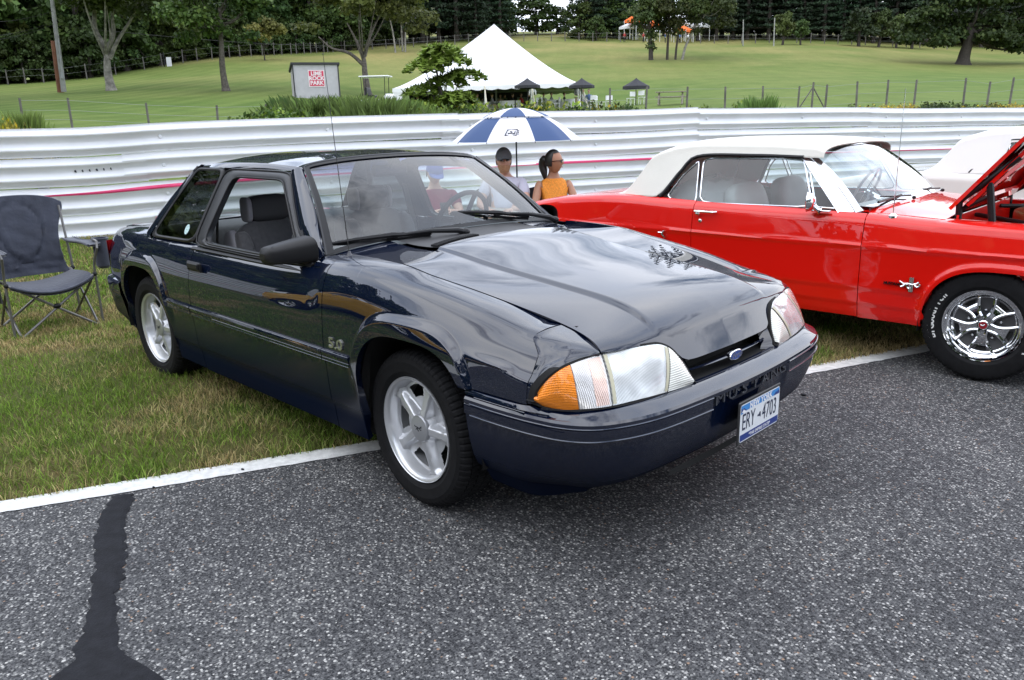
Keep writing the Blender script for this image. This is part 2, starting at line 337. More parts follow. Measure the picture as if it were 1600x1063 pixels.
def asphalt_mat():
    m = bpy.data.materials.new('asphalt'); m.use_nodes = True; n = m.node_tree; b = n.nodes['Principled BSDF']; l = n.links.new; b.inputs['Roughness'].default_value = .82; b.inputs['Specular IOR Level'].default_value = .35
    tc = n.nodes.new('ShaderNodeTexCoord')
    dn = n.nodes.new('ShaderNodeTexNoise'); dn.inputs['Scale'].default_value = 90; l(tc.outputs['Object'], dn.inputs['Vector']); dm = n.nodes.new('ShaderNodeMixRGB'); dm.blend_type = 'ADD'; dm.inputs[0].default_value = .006; l(tc.outputs['Object'], dm.inputs[1]); l(dn.outputs['Color'], dm.inputs[2])
    v = n.nodes.new('ShaderNodeTexVoronoi'); v.inputs['Scale'].default_value = 112; v.inputs['Randomness'].default_value = 1; l(dm.outputs[0], v.inputs['Vector'])
    v2 = n.nodes.new('ShaderNodeTexVoronoi'); v2.inputs['Scale'].default_value = 260; l(dm.outputs[0], v2.inputs['Vector'])
    s = n.nodes.new('ShaderNodeSeparateColor'); l(v.outputs['Color'], s.inputs[0]); r = n.nodes.new('ShaderNodeValToRGB'); cr = r.color_ramp; cr.interpolation = 'CONSTANT'
    cr.elements[0].position = 0; cr.elements[0].color = (.020, .021, .024, 1); cr.elements[1].position = .28; cr.elements[1].color = (.038, .039, .043, 1)
    for p, c in ((.42, (.075, .076, .080)), (.58, (.13, .13, .132)), (.72, (.22, .22, .215)), (.84, (.34, .335, .325)), (.94, (.52, .51, .49)), (.985, (.30, .20, .14))): e = cr.elements.new(p); e.color = (*c, 1)
    l(s.outputs[0], r.inputs[0])
    s2 = n.nodes.new('ShaderNodeSeparateColor'); l(v2.outputs['Color'], s2.inputs[0]); r2 = n.nodes.new('ShaderNodeValToRGB'); r2.color_ramp.elements[0].color = (.015, .016, .018, 1); r2.color_ramp.elements[1].color = (.13, .13, .135, 1); l(s2.outputs[1], r2.inputs[0])
    # binder between stones: dark where the cell distance is large
    e = n.nodes.new('ShaderNodeValToRGB'); e.color_ramp.elements[0].position = .38; e.color_ramp.elements[1].position = .62; l(v.outputs['Distance'], e.inputs[0])
    mx = n.nodes.new('ShaderNodeMixRGB'); l(e.outputs[0], mx.inputs[0]); l(r.outputs[0], mx.inputs[1]); l(r2.outputs[0], mx.inputs[2])
    big = n.nodes.new('ShaderNodeTexNoise'); big.inputs['Scale'].default_value = 1.3; big.inputs['Detail'].default_value = 4; l(tc.outputs['Object'], big.inputs['Vector']); br = n.nodes.new('ShaderNodeValToRGB'); br.color_ramp.elements[0].color = (.76, .76, .77, 1); br.color_ramp.elements[1].color = (1.08, 1.07, 1.05, 1); br.color_ramp.elements[0].position = .3; br.color_ramp.elements[1].position = .7; l(big.outputs['Fac'], br.inputs[0])
    m2 = n.nodes.new('ShaderNodeMixRGB'); m2.blend_type = 'MULTIPLY'; m2.inputs[0].default_value = 1; l(mx.outputs[0], m2.inputs[1]); l(br.outputs[0], m2.inputs[2])
    st = n.nodes.new('ShaderNodeTexNoise'); st.inputs['Scale'].default_value = .45; st.inputs['Detail'].default_value = 6; st.inputs['Distortion'].default_value = 1.2; l(tc.outputs['Object'], st.inputs['Vector']); sr = n.nodes.new('ShaderNodeValToRGB'); sr.color_ramp.elements[0].position = .34; sr.color_ramp.elements[1].position = .52; sr.color_ramp.elements[0].color = (.80, .80, .81, 1); sr.color_ramp.elements[1].color = (1.06, 1.06, 1.05, 1); l(st.outputs['Fac'], sr.inputs[0]); m3 = n.nodes.new('ShaderNodeMixRGB'); m3.blend_type = 'MULTIPLY'; m3.inputs[0].default_value = 1; l(m2.outputs[0], m3.inputs[1]); l(sr.outputs[0], m3.inputs[2]); l(m3.outputs[0], b.inputs['Base Color'])
    bu = n.nodes.new('ShaderNodeBump'); bu.invert = True; bu.inputs['Strength'].default_value = .9; bu.inputs['Distance'].default_value = .004; l(v.outputs['Distance'], bu.inputs['Height']); l(bu.outputs[0], b.inputs['Normal'])
    return m
ASPH = asphalt_mat(); GRASSF = grass_mat('hill_grass', True); GRASSN = grass_mat('verge_soil')
# base sheet out to the horizon
def ring_sheet():
    m = MB(); rr = [0, 40, 120, 400, 1500]; a = np.arange(48)*2*pi/48; m.grid([[(r_*cos(t), r_*sin(t), -.30-.002*r_*0) for t in a] for r_ in rr], wrap=True); return m
struct(ring_sheet().build('ground', GRASSF))
# asphalt
ys = np.concatenate([np.linspace(-160, -14, 20), np.linspace(-13.5, 19.5, 120), np.linspace(20, 160, 20)])
def lx(y, n): return linex(np.clip(y, -14, 20))+np.where(y > 20, .13*(y-20), np.where(y < -14, .65*(y+14), 0))-n/.917
rs = np.random.default_rng(3)
edge = .10+.05*np.interp(ys, np.linspace(-160, 160, 900), np.convolve(rs.normal(0, 1, 900), np.ones(3)/2, 'same'))*(np.abs(ys) < 30)
m = MB(); m.grid([[(float(lx(y, n)), y, 0.) for n in (e, -.5, -3, -8, -30)] for y, e in zip(ys, edge)]); struct(m.build('asphalt_road', ASPH, smooth=False))
# painted edge line, worn at its borders
yl = np.linspace(-13, 19, 900); j1 = rs.normal(0, .0022, 900); j2 = rs.normal(0, .0022, 900)
m = MB(); m.grid([[(float(lx(y, .0))-.066*.5+a_+.0, y, .004) for a_ in (-.067+j1[i], .067+j2[i])] for i, y in enumerate(yl)])
def line_mat():
    m = mat('line_paint', (.72, .72, .70), rough=.7, noise=.16, nscale=26, bump=.5, bscale=230); n = m.node_tree
    return m
struct(m.build('painted_line', line_mat(), smooth=False))
# tar seal of the crack
CR_ = np.array([(-1.005, -1.612, .047), (-.93, -1.66, .050), (-.83, -1.72, .055), (-.70, -1.78, .065), (-.596, -1.809, .070), (-.45, -1.865, .060), (-.31, -1.93, .058), (-.17, -1.984, .062), (-.02, -2.05, .085), (.16, -2.10, .120), (.40, -2.20, .13), (.75, -2.40, .12)])
CR_[:, 2] *= np.linspace(1.85, 1.2, len(CR_)); P = curve(CR_, 80); T = np.gradient(P[:, :2], axis=0); T /= np.linalg.norm(T, axis=1)[:, None]; Nn = np.stack([-T[:, 1], T[:, 0]], 1)
j = rs.normal(0, .006, (80, 2)); m = MB(); m.grid([[(P[i, 0]+Nn[i, 0]*w, P[i, 1]+Nn[i, 1]*w, .003+(.003 if abs(q) < 1 else 0)) for q, w in ((-1, -P[i, 2]*.5+j[i, 0]), (-.6, -P[i, 2]*.33), (0, 0), (.6, P[i, 2]*.33), (1, P[i, 2]*.5+j[i, 1]))] for i in range(80)])
P2 = curve([(.10, -2.06, .10), (.25, -2.02, .08), (.42, -2.0, .07), (.9, -1.95, .08)], 30)
m.grid([[(p[0], p[1]-p[2]*.5, .0035), (p[0], p[1], .0055), (p[0], p[1]+p[2]*.5, .0035)] for p in P2])
P3 = curve([(.06, -2.09, .12), (.14, -2.25, .12), (.30, -2.5, .12), (.5, -3.0, .10)], 30); m.grid([[(p[0]-p[2]*.5, p[1], .0035), (p[0], p[1], .0055), (p[0]+p[2]*.5, p[1], .0035)] for p in P3])
struct(m.build('tar_seal', mat('tar', (.013, .0135, .017), spec=.22, rough=.8, noise=.3, nscale=25, bump=.4, bscale=120), smooth=False))
# verge strip between line and guardrail
m = MB(); yv = np.linspace(-15, 24, 110); nn = np.linspace(.02, 9.4, 60); G = np.array([[(float(lx(y, n)), y, 0) for n in nn] for y in yv]); G[..., 2] = gz(G[..., 0], G[..., 1]); G[:, 0, 2] = -.03; m.grid(G); struct(m.build('verge', GRASSN))
# hill
m = MB(); an = np.linspace(-74, 74, 130); Ds = np.r_[np.geomspace(9, 170, 90), np.geomspace(190, 900, 12)]; G = []
for a in an:
    u = math.tan(radians(a)); row = []
    d = FH+RH*u
    # start a little behind the rail
    t0 = 5.
    for t in np.linspace(4, 60, 400):
        x, y = CAM_POS[:2]+d*t
        if (railx(y)-x)*.917 > 1.0: t0 = t; break
    for D in Ds: D_ = t0+(D-9); x, y = CAM_POS[:2]+d*D_; row.append((x, y, 0))
    G.append(row)
G = np.array(G); G[..., 2] = gz(G[..., 0], G[..., 1])-.02; m.grid(G); struct(m.build('hill', GRASSF))
# ---- grass blades on the verge
def blades(name, X, Y, h, w, col, mt, lean=1.0):
    n = len(X); Z = gz(X, Y); a = RNG.uniform(0, 2*pi, n); ln = RNG.uniform(.3, 1.3, n)*lean; b = RNG.uniform(0, 2*pi, n)
    bx, by = np.cos(a)*w/2, np.sin(a)*w/2; tx, ty = np.cos(b)*h*ln, np.sin(b)*h*ln; hz = h/np.sqrt(1+ln**2)*1.2
    V = np.empty((n, 5, 3)); 
    V[:, 0] = np.stack([X-bx, Y-by, Z-.004], 1); V[:, 1] = np.stack([X+bx, Y+by, Z-.004], 1)
    V[:, 2] = np.stack([X+bx*.8+tx*.4, Y+by*.8+ty*.4, Z+hz*.62], 1); V[:, 3] = np.stack([X-bx*.8+tx*.4, Y-by*.8+ty*.4, Z+hz*.62], 1); V[:, 4] = np.stack([X+tx, Y+ty, Z+hz], 1)
    base = np.arange(n)[:, None]*5
    F = np.concatenate([base+[0, 1, 2], base+[0, 2, 3], base+[3, 2, 4]])
    me = raw_mesh(name, V.reshape(-1, 3), F, [mt], smooth=False); at_ = me.color_attributes.new('Col', 'FLOAT_COLOR', 'POINT')
    c = np.ones((n, 5, 4), np.float32); c[..., :3] = col[:, None, :]; c[:, 4, :3] *= 1.15; at_.data.foreach_set('color', c.ravel())
    return stuff(link(name, me))
def attr_mat(name, trans=.3, rough=.6, rnd=.0):
    m = bpy.data.materials.new(name); m.use_nodes = True; n = m.node_tree; b = n.nodes['Principled BSDF']; l = n.links.new; b.inputs['Roughness'].default_value = rough; b.inputs['Specular IOR Level'].default_value = .25
    a = n.nodes.new('ShaderNodeAttribute'); a.attribute_name = 'Col'; o = n.nodes['Material Output']; t = n.nodes.new('ShaderNodeBsdfTranslucent'); x = n.nodes.new('ShaderNodeMixShader'); x.inputs[0].default_value = trans
    src = a.outputs['Color']
    if rnd:
        oi = n.nodes.new('ShaderNodeObjectInfo'); hs = n.nodes.new('ShaderNodeHueSaturation'); mr = n.nodes.new('ShaderNodeMapRange'); mr.inputs['To Min'].default_value = .5-.02*rnd; mr.inputs['To Max'].default_value = .5+.02*rnd; mr2 = n.nodes.new('ShaderNodeMapRange'); mr2.inputs['To Min'].default_value = 1-.35*rnd; mr2.inputs['To Max'].default_value = 1+.35*rnd
        l(oi.outputs['Random'], mr.inputs['Value']); ml = n.nodes.new('ShaderNodeMath'); ml.operation = 'MULTIPLY'; ml.inputs[1].default_value = 7.31; fr = n.nodes.new('ShaderNodeMath'); fr.operation = 'FRACT'; l(oi.outputs['Random'], ml.inputs[0]); l(ml.outputs[0], fr.inputs[0]); l(fr.outputs[0], mr2.inputs['Value'])
        l(mr.outputs[0], hs.inputs['Hue']); l(mr2.outputs[0], hs.inputs['Value']); l(src, hs.inputs['Color']); src = hs.outputs[0]
    l(src, b.inputs['Base Color']); l(src, t.inputs[0]); l(b.outputs[0], x.inputs[1]); l(t.outputs[0], x.inputs[2]); l(x.outputs[0], o.inputs[0]); return m
BLADE = attr_mat('grass_blade', .35)
def vnoise(X, Y, sc, seed):
    r = np.random.default_rng(seed); g = r.uniform(0, 1, (64, 64)); x = X/sc; y = Y/sc; i = np.floor(x).astype(int); j = np.floor(y).astype(int); fx = x-i; fy = y-j; fx = fx*fx*(3-2*fx); fy = fy*fy*(3-2*fy); q = lambda a, b: g[a % 64, b % 64]
    return (q(i, j)*(1-fx)+q(i+1, j)*fx)*(1-fy)+(q(i, j+1)*(1-fx)+q(i+1, j+1)*fx)*fy
def grass_cols(X, Y):
    n = len(X); dry = .55*vnoise(X, Y, .55, 1)+.45*vnoise(X, Y, .17, 2); near_edge = np.exp(-((linex(Y)-X)*.917-.1)/.25)
    dry = sstep(.47, .80, dry+RNG.normal(0, .13, n)+.22*near_edge); g = np.array([.195, .300, .042]); g2 = np.array([.10, .165, .026]); t = np.array([.46, .38, .19]); t2 = np.array([.32, .24, .11]); k = RNG.uniform(0, 1, n)[:, None]
    return ((g*k+g2*(1-k))*(1-dry[:, None])+(t*k+t2*(1-k))*dry[:, None])*RNG.uniform(.5, 1.8, n)[:, None]
def scatter(n, y0, y1, n0, n1, dens_near=True):
    Y = RNG.uniform(y0, y1, n); N_ = RNG.uniform(n0, n1, n); return linex(Y)-N_/.917, Y
X, Y = scatter(210000, -3.6, 2.6, .07, 4.2); dc = np.hypot(X-CAM_POS[0], Y-CAM_POS[1]); keep = (dc < 7.6) & (RNG.uniform(0, 1, len(X)) < np.clip(1.25-dc/8, .25, 1))
X, Y = X[keep], Y[keep]; hh = RNG.uniform(.020, .050, len(X))*(.6+.9*vnoise(X, Y, .22, 5)); blades('grass_near', X, Y, hh, RNG.uniform(.0028, .0055, len(X)), grass_cols(X, Y), BLADE)
X, Y = scatter(150000, -4.5, 6.5, 1.5, 7.6); keep = np.hypot(X-CAM_POS[0], Y-CAM_POS[1]) > 6.2; X, Y = X[keep], Y[keep]; blades('grass_far', X, Y, RNG.uniform(.02, .05, len(X)), RNG.uniform(.006, .011, len(X)), grass_cols(X, Y), BLADE)
X, Y = scatter(70000, .9, 4.6, .06, 2.4); keep = np.hypot(X-CAM_POS[0], Y-CAM_POS[1]) < 8; X, Y = X[keep], Y[keep]; blades('grass_between_cars', X, Y, RNG.uniform(.02, .05, len(X)), RNG.uniform(.003, .006, len(X)), grass_cols(X, Y)*.9, BLADE)
# crumbs of tar and twigs on the asphalt
m = MB()
for x, y, s in ((.58, 1.42, .018), (-.86, -1.15, .012), (-.98, -1.50, .010), (-.62, -.80, .012), (.62, -1.15, .008), (1.2, -.2, .006), (.95, -1.4, .005)):
    m.sphere((x, y, .006), (s, s*.5, s*.35), 8, k=5)
stuff(m.build('road_grit', mat('tar')))
# ================================================================ guardrail
RAILW = mat('rail_paint', (.83, .85, .88), rough=.42, noise=.06, nscale=1.6, coat=.25, coat_rough=.25, bump=.12, bscale=3)
PINK = mat('rail_pink', (.70, .045, .16), rough=.45); GALV = mat('galvanised', (.30, .31, .31), rough=.5, metal=.5)
rail = thing('guardrail', 'tall white guardrail of four stacked corrugated beams with a pink stripe behind the cars', 'guardrail')
ry = np.array([-3, -.052, .528, 1.60, 3.36, 5.14, 6.70, 7.93, 12.33, 16.03, 20]); rtop = np.array([1.56, 1.571, 1.572, 1.612, 1.640, 1.652, 1.664, 1.664, 1.622, 1.555, 1.50])
ztop = lambda y: float(pchip(ry, rtop)(y))
PROF = [(0, .010), (.006, .004), (.030, .006), (.058, .062), (.072, .080), (.090, .080), (.104, .062), (.135, .014), (.156, .004), (.177, .014), (.208, .062), (.222, .080), (.240, .080), (.254, .062), (.282, .006), (.306, .004), (.312, .010)]
PROF = [(z*1.062, d_*.80) for z, d_ in PROF]
nvec = np.array([.917, -.395]); dvec = np.array([.395, .917])
bounds = [-6.2, -2.6, 1.15, 4.95, 8.8, 12.6, 16.4, 20.2]
for row in range(4):
    for k in range(len(bounds)-1):
        y0, y1 = bounds[k]-.12+row*.0, bounds[k+1]+.12; ysn = np.linspace(y0, y1, 14); G = []; lap = .006 if k % 2 else 0.; rr = np.random.default_rng(row*10+k); wob = rr.normal(0, .006, 3)
        for y in ysn:
            x = float(railx(y)); zt = ztop(y)-row*.342-.001; w = wob[0]*sin((y-y0)*1.6)+wob[1]*sin((y-y0)*.8+1); G.append([(x+nvec[0]*(d_+lap+w*.6), y+nvec[1]*(d_+lap+w*.6), zt-.331+z+w) for z, d_ in PROF])
        m = MB(); G = np.array(G); m.grid(G); m.grid(G-np.array([nvec[0], nvec[1], 0])*.003)
        b = m.build('beam', RAILW, rail, sharp=60)
        if row == 2:                                                   # painted pink stripe drifts across the corrugation
            s = MB(); P = []
            for y in np.linspace(bounds[k], bounds[k+1], 60):
                zc = float(np.interp(y, [-3, -.2, 1.6, 3.2, 5, 7, 9, 13, 17, 20], [.215, .226, .258, .272, .262, .252, .250, .236, .262, .27])); hw = float(np.interp(y, [-3, 0, 1.2, 2.8, 4.5, 6, 9, 13, 17], [.008, .014, .022, .012, .010, .018, .016, .010, .009])); x = float(railx(y)); zt = ztop(y)-row*.342-.332; r_ = []
                for z in np.linspace(zc-hw, zc+hw, 7):
                    d_ = float(np.interp(z, [p[0] for p in PROF], [p[1] for p in PROF])); r_.append((x+nvec[0]*(d_+.009), y+nvec[1]*(d_+.009), zt+z+.003))
                P.append(r_)
            s.grid(P); s.build('stripe', PINK, b)
        for y in np.arange(bounds[k]+.3, bounds[k+1], 1.9):
            x = float(railx(y)); zt = ztop(y)-row*.342-.166; bm = MB(); bm.lathe([(0, .018), (.012, .018), (.017, .008), (.024, .003), (.024, 0)], 10, c=(0, 0, 0), axis='y'); bm.V[-1] = bm.V[-1]*[1, -1, 1]@rotz(math.atan2(nvec[1], nvec[0])+pi/2).T+[x+nvec[0]*.012, y+nvec[1]*.012, zt]
            bm.build('bolt', RAILW, b)
for y in np.arange(-5.5, 20, 1.9):
    x = float(railx(y)); m = MB(); z1 = ztop(y)-.03; zg = .15
    R = rotz(math.atan2(nvec[1], nvec[0])); m.box((x-nvec[0]*.10, y-nvec[1]*.10, (z1+zg)/2), (.15, .10, z1-zg), R=R); m.build('post', GALV, rail)
# six small dark stencil marks on the second beam
for k in range(6):
    yy = .545+k*.071; x = float(railx(yy)); z = ztop(yy)-.342-.313+.150+.001*k; m = MB(); w = .008+.004*(k % 3 == 0)
    m.add([(x+nvec[0]*.020+dvec[0]*a_, yy+nvec[1]*.020+dvec[1]*a_, z+b_) for a_, b_ in ((-w, .012), (w*.6, .016), (w, 0), (w*1.2, -.014), (-w*.5, -.012), (-w, -.002))], [(0, 1, 2, 3, 4, 5)])
    m.build('stencil_mark', mat('stencil_ink', (.03, .035, .05) , rough=.6), rail, smooth=False)
# ================================================================ the dark blue notchback coupe
PAINT = mat('navy_paint', (.0008, .0042, .0175), rough=.5, metal=.0, coat=1.0, coat_rough=.006, spec=.03, cior=1.82)
def low_gloss_fade(m, z0=.28, z1=.53):
    """fade the coat gloss low on the body to mute reflections of the ground"""
    n = m.node_tree; b = n.nodes['Principled BSDF']; t = n.nodes.new('ShaderNodeTexCoord'); sp_ = n.nodes.new('ShaderNodeSeparateXYZ'); n.links.new(t.outputs['Object'], sp_.inputs[0])
    for key, a, c in (('Coat Weight', .12, 1.), ('Coat Roughness', .35, .006), ('Roughness', .9, .5)):
        r = n.nodes.new('ShaderNodeMapRange'); r.inputs['From Min'].default_value = z0; r.inputs['From Max'].default_value = z1; r.inputs['To Min'].default_value = a; r.inputs['To Max'].default_value = c; n.links.new(sp_.outputs['Z'], r.inputs['Value']); n.links.new(r.outputs[0], b.inputs[key])
low_gloss_fade(PAINT)  # dulls the lower paint so the mirrored line and asphalt drop out
BLACKTRIM = mat('black_trim', (.012, .012, .0135), rough=.42, spec=.3)
DARKTRIM = mat('window_trim', (.028, .029, .032), rough=.38, spec=.4)
RUBBER = mat('tyre_rubber', (.009, .009, .010), spec=.2, rough=.75, noise=.25, nscale=30)
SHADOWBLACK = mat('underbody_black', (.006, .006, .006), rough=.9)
CHROME = mat('chrome', (.82, .83, .85), rough=.06, metal=1)
SILVER = mat('wheel_silver', (.60, .61, .63), rough=.30, metal=.55, coat=.5)
LENSCLEAR = None
nW = pchip([-3.62, -3.45, -3.2, -2.6, -1.8, -.5, 0, .4, .65, .8], [.770, .800, .825, .862, .877, .877, .875, .866, .858, .84])
nZS = pchip([-3.65, -3.4, -3.0, -2.6, -2.2, -1.9, -1.2, -.66, -.55, -.36, .03, .30, .50, .652, .8], [.845, .862, .878, .888, .888, .886, .888, .905, .93, .938, .904, .863, .829, .805, .78])
nIN = pchip([-4, -.36, 0, .3, .652, .8], [.075, .075, .080, .094, .115, .12])
def nY(x, z):
    zs = float(nZS(x)); w = float(nW(x)); e = float(nIN(x))-.075
    zk = [.14, .17, .20, .25, .326, .334, .45, .60, .70, zs-.11, zs-.06, zs-.02, zs]; g = [.085, .060, .046, .037, .028, .019, .008, 0, .004, .018+e*.22, .036+e*.5, .056+e*.8, .078+e]
    if zk[9] < zk[8]+.01: zk[8] = zk[9]-.03
    return w-pchip(zk, g)(z)
class Arch:
    def __init__(s, xc, zc, a, b): s.xc, s.zc, s.a, s.b = xc, zc, a, b
    e = 3.2
    def z(s, x): return s.zc+s.b*max(0, 1-abs((x-s.xc)/s.a)**s.e)**(1/s.e)
    def rho(s, x, z, wa=.045, wb=.088):            # 1 on the lip, 0 where the flare fades out
        def e(a, b): return (abs((x-s.xc)/a)**s.e+max(0, (z-s.zc)/b)**s.e)**(1/s.e)
        e1, e2 = e(s.a, s.b), e(s.a+wa, s.b+wb)
        return np.clip((1-e2)/max(1e-6, (e1-e2)), 0, 1) if e2 < 1 else 0.
nAF = Arch(.045, .19, .355, .525); nAR = Arch(-2.535, .19, .355, .525)
def n_side(x0, x1, zb, n=60, rows=46, arch=None, top=None, x0f=None, x1f=None, ytop=None):
    """right-hand (+y here, mirrored on use) body side between two upright cut lines"""
    xs = list(np.linspace(x0, x1, n))
    if arch:
        th = np.linspace(0, pi, 41); xa = arch.xc-arch.a*np.cos(th)*.9999
        xs = [x for x in xs if x < xa[0]-.004 or x > xa[-1]+.004]+[x for x in xa if x0 < x < x1]+[q for q in (xa[0]-.0015, xa[-1]+.0015) if x0 < q < x1]; xs.sort()
    G = []
    for x in xs:
        zs = float(nZS(x)); b = zb(x) if callable(zb) else zb
        if arch and abs(x-arch.xc) < arch.a: b = max(b, arch.z(x))
        z = b+(zs-b)*(np.linspace(0, 1, rows)**1.25)
        # keep a row on the rocker crease
        row = []
        for zz in z:
            y = float(nY(x, zz))
            if arch:
                rr = float(arch.rho(x, zz)); y += .024*sstep(0, .35, rr)*(1-.25*rr)*float(sstep(.36, .56, zz))
            row.append((x, y, zz))
        if top is not None:
            e = np.array(top(x)); s0 = np.array(row[-1])
            for t in np.linspace(0, 1, 7)[1:]: row.append(tuple(s0+(e-s0)*t+np.array([0, 0, .006*sin(pi*t)])))
        G.append(row)
    G = np.array(G).transpose(1, 0, 2)
    if x0f is not None or x1f is not None:                      # slanted/curved cuts: shift the columns near each end
        X = G[:, :, 0].copy(); Z = G[:, :, 2]
        t = (X-x0)/(x1-x0)
        if x0f is not None: G[:, :, 0] += (1-np.clip(t*6, 0, 1))*x0f(Z)
        if x1f is not None: G[:, :, 0] += (1-sstep(0, .30, 1-t))*x1f(Z)
    return G
def both(mb_fn, name, mats, parent, sharp=35, weld=0.):
    for s in (-1, 1):
        mb = mb_fn(); 
        if s < 0: mb.V = [mirror(v) for v in mb.V]; mb.F = [f[::-1] for f in mb.F]
        yield s, mb.build(name, mats, parent, sharp=sharp, weld=weld)
def opanel(P, depth=.012, C=(0, 0, .45), m=0, edges='lrtb', mb=None):
    """outward-facing panel with turned-in flanges"""
    P = np.asarray(P, float); mb = mb or MB()
    du = np.gradient(P, axis=0); dv = np.gradient(P, axis=1); N = np.cross(du, dv); ln = np.linalg.norm(N, axis=2)[..., None]; N = N/np.maximum(ln, 1e-9)
    ref = P-np.array([P[..., 0].mean() if C[0] is None else C[0]+P[..., 0].mean(), C[1], C[2]])
    flip = (N*ref).sum() < 0
    if flip: N = -N
    bad = ln[..., 0] < 1e-9
    if bad.any(): N[bad] = N[~bad].mean(0)
    mb.grid(P, m, flip)
    for e, nn in [x for k, x in (('b', (P[0], N[0])), ('t', (P[-1], N[-1])), ('l', (P[:, 0], N[:, 0])), ('r', (P[:, -1], N[:, -1]))) if k in edges]:
        nn = nn/np.linalg.norm(nn, axis=1)[:, None]
        e1 = e-nn*.0015; mb.grid(np.stack([e, e1-nn*(depth-.0015)]), m)
    return mb
navy = thing('parked_car', 'dark navy blue notchback coupe with silver star wheels, nose out on the asphalt', 'car')
gapZ = pchip([-.70, -.466, -.168, .0, .206, .41, .60, .69, .76, .80, .84], [.95, .965, .955, .924, .889, .851, .812, .792, .772, .757, .74])
gapY = pchip([-.70, -.466, -.168, .206, .41, .60, .69, .80, 1.0], [.705, .705, .700, .656, .633, .616, .628, .650, .66])
creY = pchip([-.45, -.28, .067, .67, .9], [.405, .40, .388, .348, .335])
G_ = .0022
# ---- fenders
def ftop(x): xx = min(x, .60); return (x, float(gapY(xx))+.0035, float(gapZ(xx))-.001)
def mk_fender():
    A = n_side(-.527, .652, lambda x: .20 if x < .3 else .598, 46, 40, nAF, top=ftop, x1f=lambda Z: -.058*sstep(.745, .805, Z))
    return opanel(A, .03)
for s, o in both(mk_fender, 'fender', PAINT, navy): pass
# ---- doors (the belt is closed by a sill)
def mk_door():
    A = n_side(-1.842, -.532, lambda x: .205, 70, 44, None, top=lambda x: (x, .785, .893))
    return opanel(A, .03)
for s, o in both(mk_door, 'door', PAINT, navy):
    h = MB(); y = s*.872
    h.box((-1.745, y, .80), (.155, .016, .052), bevel=.006).box((-1.735, y+s*.012, .806), (.125, .014, .034), bevel=.006)
    h.build('handle', BLACKTRIM, o)
    k = MB().lathe([(0, .006), (.011, .006), (.012, 0), (.012, -.01)], 14, c=(-1.80, 0, .792), axis='y'); k.V = [v*[1, s, 1]+[0, s*.874, 0] for v in k.V]; k.build('lock', CHROME, o)
# ---- rear quarters
def mk_quarter():
    def top(x):
        y = np.interp(x, [-3.6, -3.3, -2.55, -2.4, -1.85], [.66, .66, .66, .70, .775]); z = np.interp(x, [-3.62, -3.3, -2.6, -2.45, -2.2, -1.85], [.868, .895, .925, .915, .896, .893]); return (x, y, z)
    A = n_side(-3.56, -1.847, lambda x: .21 if x > -2.6 else .50 if x < -2.9 else .21, 60, 42, nAR, top=top)
    return opanel(A, .03)
for s, o in both(mk_quarter, 'rear_quarter', PAINT, navy): pass
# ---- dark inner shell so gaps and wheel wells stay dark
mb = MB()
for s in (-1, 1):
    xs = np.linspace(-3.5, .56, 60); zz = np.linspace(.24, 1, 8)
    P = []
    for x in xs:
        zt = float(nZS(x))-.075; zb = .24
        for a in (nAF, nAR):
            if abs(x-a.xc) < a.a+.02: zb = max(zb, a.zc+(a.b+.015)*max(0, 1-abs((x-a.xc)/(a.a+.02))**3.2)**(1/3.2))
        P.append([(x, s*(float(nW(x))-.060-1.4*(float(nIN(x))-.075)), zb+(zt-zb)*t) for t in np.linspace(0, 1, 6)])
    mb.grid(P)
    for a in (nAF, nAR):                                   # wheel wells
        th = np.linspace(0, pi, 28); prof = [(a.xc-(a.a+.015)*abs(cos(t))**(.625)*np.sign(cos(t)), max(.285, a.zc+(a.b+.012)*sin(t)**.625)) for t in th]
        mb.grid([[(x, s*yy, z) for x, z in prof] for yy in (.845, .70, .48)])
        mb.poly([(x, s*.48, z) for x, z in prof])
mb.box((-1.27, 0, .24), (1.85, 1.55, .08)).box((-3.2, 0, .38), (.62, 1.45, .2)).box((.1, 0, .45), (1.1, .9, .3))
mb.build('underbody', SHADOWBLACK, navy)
# ---- hood
hood_r = pchip([0, .2, .40, .45, .55, .697], [-.345, -.335, -.295, -.275, -.225, -.172])   # rear edge x(y)
def hoodz(x, y):
    """top height of the bonnet plain away from the nose"""
    y = abs(y); c = float(pchip([-.45, -.3, .067, .40, .67, .81, .90], [.994, .986, .938, .899, .864, .838, .818])(x)); g = float(gapZ(x)); yc = float(creY(x)); gy = float(gapY(x))
    k = float(sstep(yc-.004, yc+.020+.06*float(sstep(.5, .85, x)), y)); lo = g+(c-.021-g)*float(np.clip((gy-y)/(gy-yc), 0, 1))**.85; mid = c-.010*(y/yc)**2
    return mid*(1-k)+lo*k
NB = curve([(.60, .862), (.66, .856), (.715, .838), (.775, .808), (.83, .762), (.872, .69), (.905, .575), (.924, .455), (.936, .335), (.944, .18), (.947, 0)], 61)
nbx = lambda y: float(np.interp(abs(y), NB[::-1, 1], NB[::-1, 0]))
cutz = lambda y: float(np.interp(abs(y), [0, .24, .29, .315, .34, .37, .395, .43, .53, .60, .655, .67, .683, .695, .70], [.664, .665, .668, .680, .708, .733, .744, .749, .751, .752, .757, .757, .757, .757, .757]))
